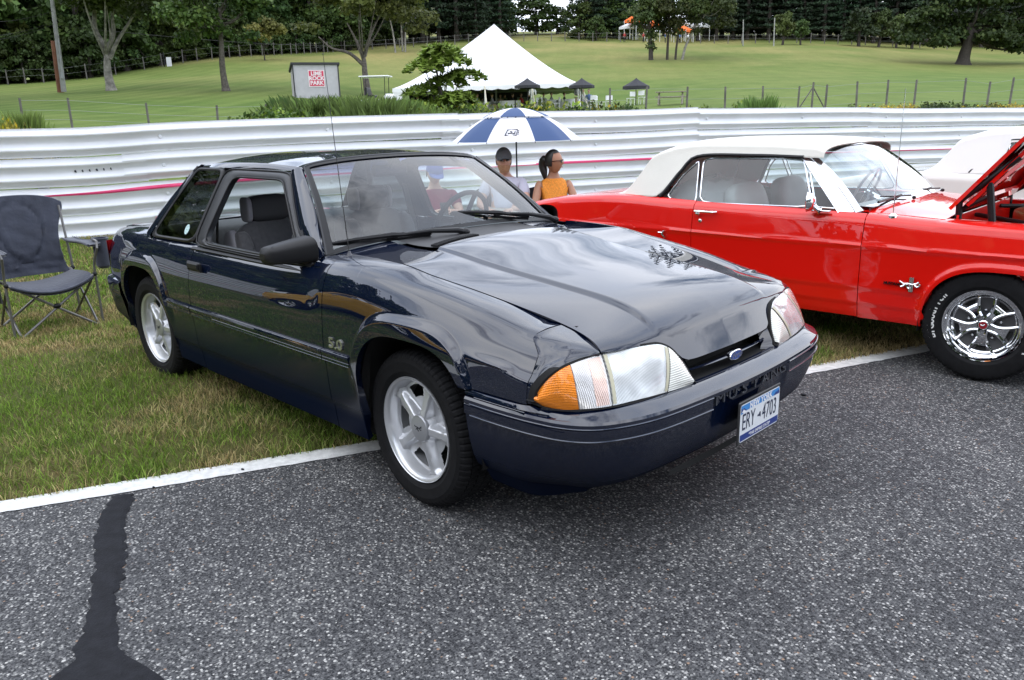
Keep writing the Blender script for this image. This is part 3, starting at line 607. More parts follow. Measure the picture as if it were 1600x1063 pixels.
def hood_grid():
    ss = np.unique(np.r_[np.linspace(0, .55, 26), np.linspace(.55, .70, 14), np.linspace(.70, 1, 22)]); ss = np.r_[-ss[::-1][:-1], ss]; G = []
    for q in ss:
        a = abs(q); xr = float(hood_r(a*.70)); yf = lambda x: q*(float(gapY(x))-.003)
        col = [(x, yf(x), hoodz(x, yf(x))) for x in np.linspace(xr, .56, 36)]
        y3 = q*.650; xb = .56; p0 = np.array(col[-1]); p_ = np.array(col[-2]); tg = (p0-p_)/np.linalg.norm(p0-p_)
        zt = .762-.004*a; x3 = nbx(y3)-.57*(zt-.60); p3 = np.array([x3, y3, zt]); L1 = np.linalg.norm(p3-p0); e = np.array([-.62, 0, 1.0])/1.177; h = p0[2]-zt
        p1 = p0+tg*L1*.50; p2 = p3+e*max(.035, h*.62)
        P = [(1-t)**3*p0+3*(1-t)**2*t*p1+3*(1-t)*t*t*p2+t**3*p3 for t in np.linspace(0, 1, 40)]+[np.array([nbx(y3)-.57*(z-.60), y3, z]) for z in np.linspace(zt, .60, 14)[1:]]
        P = np.array(P); zc = cutz(abs(y3)); k = int(np.argmax(P[:, 2] < zc)); f = (P[k-1, 2]-zc)/max(1e-6, P[k-1, 2]-P[k, 2]); P = np.vstack([P[:k], P[k-1]*(1-f)+P[k]*f]); P = resample(P, 34)
        G.append(col+[tuple(p) for p in P[1:]])
    return np.array(G)
opanel(hood_grid(), .022, C=(-.3, 0, .3)).build('bonnet', PAINT, navy, sharp=50)
MB().box((.2, 0, .80), (.9, 1.2, .02)).build('engine_bay_cover', SHADOWBLACK, navy)
# ---- nose plan curve (just under the lamps) and lamp-plane surface
def nose(u, z, off=0.):
    """u 0..1 along the nose from the wheel side to the centre line; z height; off outwards"""
    i = u*60; k = int(min(59, max(0, i))); f = i-k; p = NB[k]*(1-f)+NB[k+1]*f; t = NB[k+1]-NB[k]; n = np.array([-t[1], t[0]]); n /= np.linalg.norm(n)
    if n[0] < 0: n = -n
    d = (z-.60); inn = (.62*max(0, n[0])**1.5+.10)*d if d > 0 else 0.
    ax = np.array([1., .12*(1-u)]); ax /= np.linalg.norm(ax)
    q = p-ax*inn*(1 if n[0] > .2 else 1)+n*off
    return np.array([q[0], q[1], z])
# header corner (fender tip round the lamp) - Coons patch
def coons(b, t, l, r):
    n, m = len(b), len(l); u = np.linspace(0, 1, n)[None, :, None]; v = np.linspace(0, 1, m)[:, None, None]
    b, t, l, r = map(np.asarray, (b, t, l, r))
    return (1-v)*b[None]+v*t[None]+(1-u)*l[:, None]+u*r[:, None]-((1-u)*(1-v)*b[0]+u*(1-v)*b[-1]+(1-u)*v*t[0]+u*v*t[-1])
Lt0 = [(.690, -.846, .620), (.692, -.843, .640), (.701, -.838, .660), (.724, -.822, .695), (.750, -.793, .724), (.768, -.735, .738), (.783, -.670, .744), (.800, -.605, .747), (.823, -.529, .747), (.850, -.435, .745), (.862, -.400, .738), (.878, -.360, .712), (.905, -.322, .655), (.932, -.306, .600)]
def mk_header():
    n = 30
    Q = [(.657, float(nY(.655, .600)), .603), (.676, .851, .606), (.682, .848, .630), (.694, .842, .664), (.718, .826, .702), (.745, .795, .732), (.763, .735, .746), (.780, .690, .752), (.797, .660, .757)]
    bot = curve(Q, n)
    top = curve([(.597, .620, .811), (.65, .624, .801), (.70, .630, .788), (.745, .638, .776), (.78, .648, .764), (.797, .660, .757)], n)
    zs = float(nZS(.652)); xx = lambda z: .655-.058*float(sstep(.745, .805, z))
    left = curve([tuple(bot[0])]+[(xx(z), float(nY(.652, z)), z) for z in np.linspace(.63, zs-.03, 8)]+[(.600, .765, .797), (.597, .735, .806), (.597, .680, .811), (.597, .620, .811)], n)
    bot = np.array(bot); top = np.array(top); left = np.array(left); v = np.linspace(0, 1, n)[:, None, None]; u = np.linspace(0, 1, n)[None, :, None]
    vv = v**.8
    P = bot[None]*(1-vv)+top[None]*vv+(1-u)**1.5*(left[:, None]-(left[0]*(1-vv)+left[-1]*vv)[:, 0][:, None])
    mb = opanel(P, .02, C=(-.2, 0, .4))
    Q = [[nose(u, z) for z in np.linspace(.568, .596, 5)] for u in np.linspace(.10, 1, 60)]
    opanel(Q, .02, C=(-.2, 0, .4), mb=mb, edges='b')
    return mb
for s, o in both(mk_header, 'header_panel', PAINT, navy): pass
# ---- front bumper cover swept round the nose
BP = curve([(.372, .884), (.50, .884), (.62, .878), (.70, .868), (.78, .850), (.85, .815), (.90, .765), (.945, .68), (.975, .58), (.993, .45), (1.008, .25), (1.014, .10), (1.015, 0)], 90)
def sweep2(path, prof, sg=-1):
    """profile (offset inwards, z) swept along a plan path"""
    T = np.gradient(path, axis=0); T /= np.linalg.norm(T, axis=1)[:, None]; N = np.stack([T[:, 1], -T[:, 0]], 1)
    if N[-1, 0]*sg < 0: N = -N                                     # N points inwards
    G = []
    for i in range(len(path)):
        pr_ = prof(i) if callable(prof) else prof
        G.append([(path[i, 0]+N[i, 0]*d, path[i, 1]+N[i, 1]*d, z) for d, z in pr_])
    return np.array(G)
def bprof(i):
    x, y = BP[i]; t = i/89
    u = np.clip((x-.62)/.22, 0, 1) if y > .75 else 1
    din = .012+.05*u if y > .70 else .062+.0*(.70-y)          # reach of the top ledge
    cen = float(sstep(.285, .262, y)); rec = .014*cen
    fr = float(sstep(.55, .80, x)) if y > .7 else 1.
    return [(din+.02, .594), (din, .594), (din*.78, .589), (din*.45, .579), (.016, .573), (.007, .569), (.001, .561), (0, .551), (0, .549), (.003+rec, .547), (.003+rec, .545), (rec, .543), (rec, .512), (.001+rec, .508), (.006+rec, .505), (.007+rec, .50),
            (.012+rec, .46), (.022+.01*fr, .40), (.036+.02*fr, .345), (.055+.05*fr, .300), (.065+.062*fr, .290), (.085+.10*fr, .284), (.10+.115*fr, .255), (.12+.135*fr, .22), (.13+.15*fr, .205), (.15+.17*fr, .205)]
def mk_bump():
    P = sweep2(BP, bprof)
    return opanel(P, .02, C=(-.4, 0, .4), edges='b')
bump = thing('tmp', 'x', 'x'); bpy.data.objects.remove(bump)
mb = MB()
for s in (-1, 1):
    P = sweep2(BP, bprof); 
    if s < 0: P = mirror(P)
    opanel(P, .02, C=(-.4, 0, .4), edges='b', mb=mb)
bumper = mb.build('front_bumper', PAINT, navy, sharp=28, weld=.0008)
# thin highlights along the pad edges drawn as grey beads, ending at the plate recess
for s in (-1, 1):
    m_ = MB(); idx = [i for i in range(2, 90) if BP[i, 1] > .275]
    for zz, rr in ((.5485, .0024), (.5065, .0028)):
        P = sweep2(BP[idx], [(-.001, zz)])[:, 0]; m_.tube(P*[1, s, 1], rr, 6)
    m_.build('pad_highlight', mat('highlight_grey', (.035, .045, .07), rough=.25, coat=1), bumper)
# lower intake slot
m_ = MB(); ps = [p for p in BP if p[1] < .42]; P = sweep2(np.array(ps), [(.088, .288), (.088, .262)]); m_.grid(P); m_.grid(mirror(P)); m_.build('intake_slot', SHADOWBLACK, bumper)
# embossed letters along the middle of the pad
LET = mat('embossed_black', (.03, .034, .045), rough=.18, coat=1)
for i, ch in enumerate('MUSTANG'):
    y = -.235+i*.0785; x = 1.0105-.010*(y/.25)**2; m_ = MB(); put_text(m_, ch, .060, (x, y, .531), (0.03*(-1 if y > 0 else 1), 1, 0), (0, 0, 1), extrude=.003, sx=1.5); m_.build('letter', LET, bumper)
# ---- number plate
pl = MB(); pxf = 1.040
pl.box((pxf-.006, 0, .416), (.006, .318, .166), bevel=.003); plate = pl.build('number_plate', mat('plate_frame', (.03, .03, .03), rough=.4), navy)
Q = MB(); x0 = pxf-.0015
def rect(mb, x, y0, y1, z0, z1, m=0): mb.add([(x, y0, z0), (x, y1, z0), (x, y1, z1), (x, y0, z1)], [(0, 1, 2, 3)], m)
def rrect(mb, x, y0, y1, z0, z1, r, m=0):
    P = []
    for cy, cz, a in ((y1-r, z1-r, 0), (y0+r, z1-r, pi/2), (y0+r, z0+r, pi), (y1-r, z0+r, 1.5*pi)):
        for t in np.linspace(0, pi/2, 5): P.append((x, cy+r*cos(a+t), cz+r*sin(a+t)))
    mb.add(P, [tuple(range(len(P)))], m)
rrect(Q, x0, -.150, .150, .343, .489, .012, 0)
Q.build('plate_face', mat('plate_white', (.80, .82, .84), rough=.35, coat=.4), plate, smooth=False)
Q = MB(); rect(Q, x0+.0006, -.146, .146, .461, .485); Q.poly([(x0+.0006, -.146, .4605), (x0+.0006, -.146, .452), (x0+.0006, -.10, .4605)])
Q.build('plate_band', mat('plate_sky', (.05, .26, .62), rough=.35), plate, smooth=False)
Q = MB(); rect(Q, x0+.0006, -.146, .146, .347, .372); Q.poly([(x0+.001, .146, .461), (x0+.001, .146, .472), (x0+.001, .135, .478), (x0+.001, .128, .470), (x0+.001, .118, .474), (x0+.001, .10, .461)]); Q.poly([(x0+.001, -.146, .461), (x0+.001, -.146, .476), (x0+.001, -.136, .471), (x0+.001, -.126, .475), (x0+.001, -.105, .461)])
Q.build('plate_footer', mat('plate_blue', (.018, .045, .22), rough=.35), plate, smooth=False)
Q = MB(); put_text(Q, 'ERY', .092, (x0+.0012, -.088, .4155), (0, 1, 0), (0, 0, 1), sx=.62); put_text(Q, '4703', .092, (x0+.0012, .072, .4155), (0, 1, 0), (0, 0, 1), sx=.62)
Q.poly([(x0+.0012, -.022, .413), (x0+.0012, -.006, .410), (x0+.0012, .004, .404), (x0+.0012, .005, .412), (x0+.0012, .001, .427), (x0+.0012, -.006, .427), (x0+.0012, -.010, .419), (x0+.0012, -.020, .418)])
Q.build('plate_number', mat('plate_ink', (.012, .02, .06), rough=.4), plate, smooth=False)
Q = MB(); put_text(Q, 'NEW YORK', .030, (x0+.0016, 0, .472), (0, 1, 0), (0, 0, 1), sx=1.0, offset=.0013, space=1.1); put_text(Q, '*THE EMPIRE STATE*', .017, (x0+.0016, 0, .359), (0, 1, 0), (0, 0, 1), sx=1.05, offset=.0004)
Q.poly([(x0+.0014, -.142, .461), (x0+.0014, -.130, .470), (x0+.0014, -.118, .463), (x0+.0014, -.108, .461), (x0+.0014, -.125, .455)])
Q.build('plate_lettering', mat('plate_letter_white', (.85, .85, .86), rough=.4), plate, smooth=False)
MB().box((1.018, 0, .42), (.03, .20, .12)).build('plate_bracket', BLACKTRIM, navy)
# ---- lamps
def lens_mat(name, col, stripes, vertical=True, rough=.12, lo=.62):
    m = bpy.data.materials.new(name); m.use_nodes = True; n = m.node_tree; b = n.nodes['Principled BSDF']
    b.inputs['Roughness'].default_value = rough; b.inputs['Coat Weight'].default_value = 1; b.inputs['Coat Roughness'].default_value = .03; b.inputs['Metallic'].default_value = .35
    t = n.nodes.new('ShaderNodeTexCoord'); w = n.nodes.new('ShaderNodeTexWave'); w.wave_type = 'BANDS'; w.bands_direction = 'Y' if vertical else 'Z'; w.inputs['Scale'].default_value = stripes; w.inputs['Distortion'].default_value = .3
    z = n.nodes.new('ShaderNodeTexNoise'); z.inputs['Scale'].default_value = 11; z.inputs['Detail'].default_value = 1
    r = n.nodes.new('ShaderNodeValToRGB'); r.color_ramp.elements[0].color = (*[c*lo for c in col], 1); r.color_ramp.elements[1].color = (*col, 1); r.color_ramp.elements[0].position = .30; r.color_ramp.elements[1].position = .62
    bu = n.nodes.new('ShaderNodeBump'); bu.inputs['Strength'].default_value = .3; bu.inputs['Distance'].default_value = .004
    mx = n.nodes.new('ShaderNodeMath'); mx.operation = 'MULTIPLY_ADD'; mx.inputs[1].default_value = .25; 
    n.links.new(t.outputs['Object'], w.inputs['Vector']); n.links.new(t.outputs['Object'], z.inputs['Vector']); n.links.new(w.outputs['Fac'], mx.inputs[0]); n.links.new(z.outputs['Fac'], mx.inputs[2])
    sb = n.nodes.new('ShaderNodeMath'); sb.operation = 'SUBTRACT'; sb.inputs[1].default_value = .1; n.links.new(mx.outputs[0], sb.inputs[0]); n.links.new(sb.outputs[0], r.inputs[0])
    n.links.new(w.outputs['Fac'], bu.inputs['Height']); n.links.new(bu.outputs[0], b.inputs['Normal']); n.links.new(r.outputs[0], b.inputs['Base Color'])
    return m
AMBER = lens_mat('amber_lens', (.95, .27, .01), 60, False, lo=.74); CORNERL = lens_mat('corner_lens', (.80, .77, .74), 55); HEADL = lens_mat('headlamp_lens', (.72, .74, .73), 60, rough=.08, lo=.5); INNERL = lens_mat('inner_lens', (.74, .73, .66), 44, False, lo=.72)
AMB2 = lens_mat('corner_orange_reflect', (.92, .66, .55), 50)  # orange reflection in the corner lens, put in as a pale coloured strip
Lb = curve([(.690, -.846, .618), (.704, -.842, .606), (.735, -.832, .601), (.77, -.814, .599), (.80, -.792, .599), (.864, -.712, .600), (.903, -.580, .600), (.922, -.455, .596), (.934, -.335, .592), (.934, -.312, .592)], 91)
Lt = curve(Lt0, 91)
def lens_patch(t0, t1, off=.004, n=20, m=14, grow=0.):
    """lens between curve parameters, seen as a shallow shell standing just proud of the body"""
    G = []
    for t in np.linspace(t0, t1, n):
        a = np.array([np.interp(t*90, np.arange(91), Lb[:, k]) for k in range(3)]); b = np.array([np.interp(t*90, np.arange(91), Lt[:, k]) for k in range(3)])
        G.append([a+(b-a)*v for v in np.linspace(-grow, 1+grow, m)])
    G = np.array(G); du = np.gradient(G, axis=0); dv = np.gradient(G, axis=1); N = np.cross(du, dv); N /= np.linalg.norm(N, axis=2)[..., None]+1e-9
    if N[..., 0].sum() < 0: N = -N
    V = np.linspace(-1, 1, m)[None, :, None]
    return G+N*(off+.010*(1-V**2))
def cutcurve(f):                                              # parameter on bottom/top matched so that cuts run like the photo
    return f
segs = [('side_marker', AMBER, 0.02, .225), ('corner_lamp', CORNERL, .23, .395), ('headlight', HEADL, .405, .775), ('inner_lamp', INNERL, .785, .985)]
for s in (-1, 1):
    bz = MB(); G = lens_patch(0, 1, .0015, 60, 10, .0); C0 = G.mean((0, 1))
    ring = np.vstack([G[:, 0], G[-1, 1:], G[::-1, -1][1:], G[0, ::-1][1:]]); 
    cen = ring.mean(0); ex = ring-cen; outer = ring+ex/np.linalg.norm(ex, axis=1)[:, None]*.011-[.003, 0, 0]
    bz.grid(np.stack([ring, outer, outer-[.03, 0, 0]]), wrap=True); bz.grid(G-[.004, 0, 0])
    if s > 0: bz.V = [mirror(v) for v in bz.V]
    lamp = bz.build('headlamp_unit', SHADOWBLACK, navy)
    for nm, mt, a, b in segs:
        q = MB(); P = lens_patch(a, b)
        if nm == 'side_marker': P = lens_patch(a, b, .004)
        q.grid(P)
        e = np.vstack([P[:, 0], P[-1, 1:], P[::-1, -1][1:], P[0, ::-1][1:]]); q.grid(np.stack([e, e-[.014, 0, 0]]), wrap=True)
        if s > 0: q.V = [mirror(v) for v in q.V]
        q.build(nm, mt, lamp)
    q = MB(); q.grid(lens_patch(.315, .385, .0052, 6, 10, -.03)); 
    if s > 0: q.V = [mirror(v) for v in q.V]
    q.build('orange_reflect', AMB2, lamp)
    q = MB(); q.grid(lens_patch(.405, .425, .0058, 3, 12, -.02)).grid(lens_patch(.755, .775, .0062, 3, 12, -.02))
    if s > 0: q.V = [mirror(v) for v in q.V]
    q.build('lens_rim', mat('aged_lens_rim', (.50, .47, .33), rough=.3), lamp)
# ---- grille mouth
g = MB(); g.box((.80, 0, .62), (.02, .64, .13)); 
g.grid([[(.93, y, .588), (.80, y, .588)] for y in (-.30, .30)]); g.grid([[(.90, y, .664), (.80, y, .70)] for y in (-.30, .30)])
gr = g.build('grille', SHADOWBLACK, navy)
f = MB()
for s in (-1, 1):                                            # painted side cheeks and lower lip
    f.grid([[(.895, s*.300, .668), (.86, s*.282, .660)], [(.93, s*.300, .600), (.89, s*.270, .600)], [(.938, s*.292, .590), (.90, s*.245, .586)]])
f.grid([[(.951-.012*(y/.30)**2, y, .586), (.947-.012*(y/.30)**2, y, .5915), (.915, y*.96, .585), (.88, y*.95, .578)] for y in np.linspace(-.298, .298, 24)])
f.build('grille_surround', PAINT, gr, sharp=60)
f = MB(); P = [[(.912-.02*(y/.28)**2, y, .629), (.920-.02*(y/.28)**2, y, .625), (.912-.02*(y/.28)**2, y, .621), (.895, y, .625)] for y in np.linspace(-.275, .275, 20)]; f.grid(P, wrap=True); f.build('grille_bar', PAINT, gr)
b_ = MB(); th = np.arange(40)*2*pi/40
ov = lambda a, b, x: [(x, a*cos(t), .626+b*sin(t)) for t in th]
b_.grid([ov(.047, .0205, .912), ov(.047, .0205, .9275), ov(.043, .0175, .930)], wrap=True); b_.add(ov(.043, .0175, .930), [tuple(range(40))])
bd = b_.build('badge', CHROME, navy)
b_ = MB(); b_.add(ov(.0415, .0162, .9305), [tuple(range(40))]); b_.build('badge_oval', mat('badge_blue', (.012, .06, .32), rough=.2, coat=1), bd, smooth=False)
b_ = MB(); put_text(b_, 'Ford', .030, (.9311, 0, .627), (0, 1, 0), (0, 0, 1), shear=.35, sx=1.15, offset=.0004)
r1, r2 = ov(.0385, .0140, .9311), ov(.037, .0132, .9311); b_.grid([r1, r2], wrap=True)
b_.build('badge_lettering', CHROME, bd, smooth=False)
# ---- body-side moulding (rounded strip; two grey beads stand for its edge highlights)
def strip_side(x0, x1, s, z0=.527, z1=.577, n=40, arch=None):
    m = MB(); xs = np.linspace(x0, x1, n); G = []
    for x in xs:
        y = [float(nY(x, z)) for z in (z0, z1)]
        if arch: y = [max(yy, yy+.0) for yy in y]
        G.append([(x, y[0]-.004, z0-.002), (x, y[0]+.007, z0), (x, y[0]+.0125, z0+.005), (x, y[0]+.012, z0+.016), (x, y[0]+.010, z0+.018), (x, y[0]+.0125, z0+.020), (x, y[1]+.0135, z1-.012), (x, y[1]+.011, z1-.004), (x, y[1]-.004, z1+.001)])
    G = np.array(G); G[..., 1] *= s
    m.grid(G); m.add(G[0], [tuple(range(9))]); m.add(G[-1], [tuple(range(9))[::-1]]); return m
for s in (-1, 1):
    for a, b, nm in ((-.535, -.335, 'front'), (-1.838, -.541, 'door'), (-2.155, -1.850, 'q'), (.418, .652, 'f'), (-3.55, -2.93, 'r')):
        strip_side(a, b, s).build('side_moulding', PAINT, navy, sharp=25)
        y = lambda x: float(nY(x, .575))
        MB().tube([(x, s*(y(x)+.0115), .5735) for x in np.linspace(a, b, 14)], .0016, 5).tube([(x, s*(y(x)+.0105), .5305) for x in np.linspace(a, b, 14)], .0013, 5).build('moulding_highlight', mat('highlight_grey'), navy)
# ---- 5.0 emblem
for s in (-1, 1):
    m_ = MB(); put_text(m_, '5.0', .064, (-.430, s*.8795, .612), (-s, 0, 0), (0, 0, 1), extrude=.003, sx=1.35, offset=.0012)
    m_.build('engine_emblem', mat('emblem_pewter', (.52, .52, .46), rough=.25, metal=.8), navy, smooth=False)
# ---- greenhouse
def gs(x, z, off=0.):                                        # a point on the side glass plane (+y)
    return np.array([x, .800-.55*(z-.89)-.10*(z-.89)*(1.31-z)*-1+off+.012*sstep(-1.6, -2.4, x)*0, z])
WSb = curve([(-.662, .748, .944), (-.645, .62, .966), (-.62, .42, .984), (-.605, .20, .994), (-.60, 0, .997)], 24)
WSt = curve([(-1.092, .562, 1.305), (-1.096, .50, 1.322), (-1.090, .33, 1.338), (-1.085, .15, 1.345), (-1.084, 0, 1.347)], 24)
def full(c): return np.vstack([mirror(c)[:-1], c[::-1]])       # right corner ... centre ... left corner
B, T_ = full(WSb), full(WSt)
def ws(u0, v0, u1, v1, nu=40, nv=14, off=0.):
    G = []
    for v in np.linspace(v0, v1, nv):
        row = []
        for u in np.linspace(u0, u1, nu):
            k = u*(len(B)-1); b = np.array([np.interp(k, np.arange(len(B)), B[:, i]) for i in range(3)]); t = np.array([np.interp(k, np.arange(len(B)), T_[:, i]) for i in range(3)])
            p = b+(t-b)*v; n = np.array([.62, 0, .78]); row.append(p+n*(.022*sin(pi*v)+off))
        G.append(row)
    return np.array(G)
WGLASS = glass('windscreen_glass', (.74, .80, .80), 1.55, band=(1.25, 1.30, (.22, .25, .62)))
SGLASS = glass('side_glass', (.25, .28, .28), 1.3)
g = MB(); g.grid(ws(.02, .015, .98, .975)); g.build('windscreen', WGLASS, navy)
f = MB()
for a in ((0, 0, .028, 1), (.972, 0, 1, 1)): f.grid(ws(*a, nu=3, nv=18, off=.006))
f.grid(ws(0, .955, 1, 1.0, nv=3, off=.006)); f.grid(ws(0, -.01, 1, .03, nv=3, off=.005))
f.build('windscreen_frame', BLACKTRIM, navy)
f = MB()
for a in ((-.004, .0, .006, 1), (.994, 0, 1.004, 1)): f.grid(ws(*a, nu=2, nv=18, off=.0085))
f.grid(ws(0, .993, 1, 1.004, nv=2, off=.0085)); f.build('windscreen_moulding', DARKTRIM, navy)
# roof skin
def roofz(x, y):
    zc = float(pchip([-2.22, -2.1, -1.85, -1.45, -1.10], [1.325, 1.349, 1.366, 1.369, 1.350])(x)); ze = float(pchip([-2.22, -1.9, -1.5, -1.10], [1.296, 1.318, 1.322, 1.309])(x)); w = float(pchip([-2.22, -1.5, -1.1], [.545, .560, .563])(x))
    return zc-(zc-ze)*abs(y/w)**2.6, w
G = []
for x in np.linspace(-1.094, -2.205, 36):
    w = roofz(x, 0)[1]; row = []
    for t in np.linspace(-1, 1, 41): row.append((x-(.0 if x < -1.2 else .0), t*w, roofz(x, t*w)[0]))
    G.append(row)
G = np.array(G); G[0] = [[np.interp(p[1], T_[:, 1], T_[:, 0])-.004, p[1], np.interp(p[1], T_[:, 1], T_[:, 2])+.004] for p in G[0]]
opanel(G, .015, C=(0, 0, .9), edges='').build('roof', PAINT, navy, sharp=60)
# side rails, A pillars, C pillars
Tz = 1.293
def side_body():
    m = MB()
    re = [(x, roofz(x, 0)[1], roofz(x, roofz(x, 0)[1])[0]) for x in np.linspace(-1.094, -2.205, 30)]
    mid = [(p[0], p[1]+.016, p[2]-.010) for p in re]; lo = [tuple(gs(p[0]+(0 if p[0] < -1.2 else -.05*(p[0]+1.2)/.1), Tz, .004)) for p in re]
    lo[0] = tuple(gs(-1.165, 1.288, .004)); m.grid([re, mid, lo])
    # A pillar: screen edge -> door frame edge
    n = 16
    a = [np.array([np.interp(v, [0, 1], [WSb[0][k], WSt[0][k]]) for k in range(3)])+np.array([.62, 0, .78])*.020*sin(pi*v) for v in np.linspace(0, 1, n)]
    d = curve([tuple(gs(-.655, .925, .0)), tuple(gs(-.775, .985, .003)), tuple(gs(-.905, 1.05, .004)), tuple(gs(-1.03, 1.16, .004)), tuple(gs(-1.165, 1.288, .004))], n)
    md = [(p+q)/2+np.array([.012, .014, .008]) for p, q in zip(a, d)]
    m.grid([a, [p*.6+q*.4+np.array([.008, .006, .007]) for p, q in zip(a, md)], md, [p*.4+q*.6+np.array([.004, .006, .003]) for p, q in zip(md, d)], d])
    # C pillar
    n = 14
    a = curve([tuple(gs(-2.478, .885, .012)), tuple(gs(-2.335, 1.09, .006)), tuple(gs(-2.20, Tz, .004))], n)
    r = curve([(-2.575, .765, .932), (-2.47, .710, 1.05), (-2.348, .640, 1.177), (-2.203, .572, 1.2945)], n)
    e = curve([(-2.64, .655, .932), (-2.50, .62, 1.06), (-2.36, .575, 1.185), (-2.203, .530, 1.299)], n)
    m.grid([a, [(p+q)/2+np.array([-.002, .008, .003]) for p, q in zip(a, r)], r, [(p*.5+q*.5)+np.array([-.008, .004, .006]) for p, q in zip(r, e)], e, e-np.array([-.01, .02, .01])])
    # filler between quarter top and pillar foot
    m.grid([[(-2.478, .800, .886), (-2.575, .765, .930), (-2.64, .655, .930)], [(-2.478, .79, .87), (-2.60, .76, .90), (-2.68, .655, .90)]])
    return m
for s, o in both(side_body, 'pillars', PAINT, navy, sharp=60): pass
# window frames and glass (dark satin frames)
def ring_strip(m, outer, inner, d=.014, lift=.010):
    o = np.array([gs(x, z, lift*.4) for x, z in outer]); i = np.array([gs(x, z, lift) for x, z in inner]); b = np.array([gs(x, z, -.02) for x, z in inner]); mi = (o+i)/2+[0, lift*.9, lift*.3]
    m.grid(np.stack([o-[0, .012, 0], o, mi, i, b]), wrap=True)
def pl2(P, n=10):
    P = [np.array(p, float) for p in P]; out = []
    for a, b in zip(P, P[1:]+P[:1]):
        for t in np.linspace(0, 1, n+1)[:-1]: out.append(a+(b-a)*t)
    return np.array(out)
def smooth_ring(P, k=3):
    P = np.array(P)
    for _ in range(k): P = .25*np.roll(P, 1, 0)+.5*P+.25*np.roll(P, -1, 0)
    return P
do = smooth_ring(pl2([(-.672, .905), (-.775, .982), (-.905, 1.048), (-1.02, 1.15), (-1.16, 1.286), (-1.835, 1.289), (-1.876, .898), (-1.2, .893)]), 2)
di = smooth_ring(pl2([(-.80, .918), (-.86, .975), (-.925, 1.028), (-1.045, 1.128), (-1.195, 1.249), (-1.712, 1.251), (-1.765, .915), (-1.25, .913)]), 2)
qo = smooth_ring(pl2([(-1.880, .900), (-1.842, 1.289), (-2.195, 1.289), (-2.335, 1.09), (-2.478, .893)]), 2)
qi = smooth_ring(pl2([(-1.905, .918), (-1.868, 1.276), (-2.175, 1.274), (-2.31, 1.09), (-2.425, .910)]), 2)
def mk_df():
    m = MB(); ring_strip(m, do, di)
    # sharp B-post blade towards the quarter glass
    return m
for s, o in both(mk_df, 'door_window_frame', DARKTRIM, navy, sharp=50): pass
def mk_seal():
    m = MB(); c = [gs(x, z, .012) for x, z in di]; m.tube(c, .005, 6, closed=True); c = [gs(x, z, .008) for x, z in do]; m.tube(c, .0045, 6, closed=True); return m
for s, o in both(mk_seal, 'window_seal', BLACKTRIM, navy): pass
def mk_qf(): m = MB(); ring_strip(m, qo, qi, lift=.006); return m
for s, o in both(mk_qf, 'quarter_window_frame', BLACKTRIM, navy, sharp=50): pass
def mk_qg():
    m = MB(); c = np.array([gs(x, z, .004) for x, z in qi]); m.add(c, [tuple(range(len(c)))]); return m
for s, o in both(mk_qg, 'quarter_window', glass('quarter_glass', (.10, .11, .11), 1.5), navy): 
    st = MB(); th = np.arange(24)*2*pi/24
    if s < 0:
        st.add([gs(-2.02+.026*cos(t), .965+.026*sin(t), .0065)*[1, -1, 1] for t in th], [tuple(range(24))]); st.build('round_sticker', mat('sticker_pale', (.45, .62, .62), rough=.5, noise=.4, nscale=120), o, smooth=False)
for s, o in both(lambda: (lambda m: m.grid([[gs(x, .888, .006), gs(x, .880, .018), gs(x, .872, .010)] for x in np.linspace(-.74, -1.88, 30)]))(MB()), 'belt_moulding', BLACKTRIM, navy): pass
# far-side door glass is up, near one is down: only a lip shows
c = np.array([gs(x, z, .002) for x, z in di]); m = MB(); m.add(c, [tuple(range(len(c)))]); m.build('door_glass', glass('clear_side', (.80, .88, .86), 1.0), navy)
# rear window and deck lid
R0 = [(-2.205, y, roofz(-2.205, y)[0]-.004) for y in np.linspace(-.53, .53, 15)]; R1 = [(-2.62-.02*cos(pi*y/1.3), y, .935+.012*(1-(y/.65)**2)) for y in np.linspace(-.655, .655, 15)]
m = MB(); m.grid([[np.array(a)+(np.array(b)-np.array(a))*t+np.array([-.02, 0, .02])*sin(pi*t) for a, b in zip(R0, R1)] for t in np.linspace(0, 1, 8)]); m.build('rear_window', glass('rear_glass', (.55, .60, .60), 1.2), navy)
G = [[(x, y, float(np.interp(x, [-3.56, -3.5, -3.3, -2.66], [.86, .905, .922, .938]))-.02*(y/.66)**2) for y in np.linspace(-.655, .655, 21)] for x in np.linspace(-2.66, -3.56, 22)]
opanel(np.array(G), .02, C=(0, 0, .3)).build('boot_lid', PAINT, navy, sharp=60)
G = [[(-3.555-.03*sin(pi*t)-.02*(1-q**2), q*(float(nY(-3.5, .856-.356*t))-.012), .856-.356*t) for q in np.linspace(-1, 1, 21)] for t in np.linspace(0, 1, 12)]
opanel(np.array(G), .02, C=(.5, 0, .3)).build('rear_panel', PAINT, navy)
RB = curve([(-2.93, .868), (-3.3, .850), (-3.5, .825), (-3.60, .76), (-3.65, .55), (-3.67, .25), (-3.675, 0)], 50)
m = MB()
for s in (1, -1):
    P = sweep2(RB, [(.05, .585), (.01, .575), (0, .56), (0, .50), (.012, .45), (.03, .34), (.08, .27), (.12, .25)], 1)
    T2 = P.copy()
    if s < 0: T2 = mirror(T2)
    m.grid(T2)
m.build('rear_bumper', PAINT, navy, sharp=28)
for s in (-1, 1):
    m = MB(); P = [[(-3.575+.0, s*.60, z), (-3.600, s*.72, z), (-3.585, s*.768, z), (-3.555, s*.783, z), (-3.525, s*.790, z)] for z in np.linspace(.62, .80, 6)]
    m.grid(P); m.build('tail_lamp', mat('tail_red', (.35, .008, .012), rough=.15, coat=1), navy)
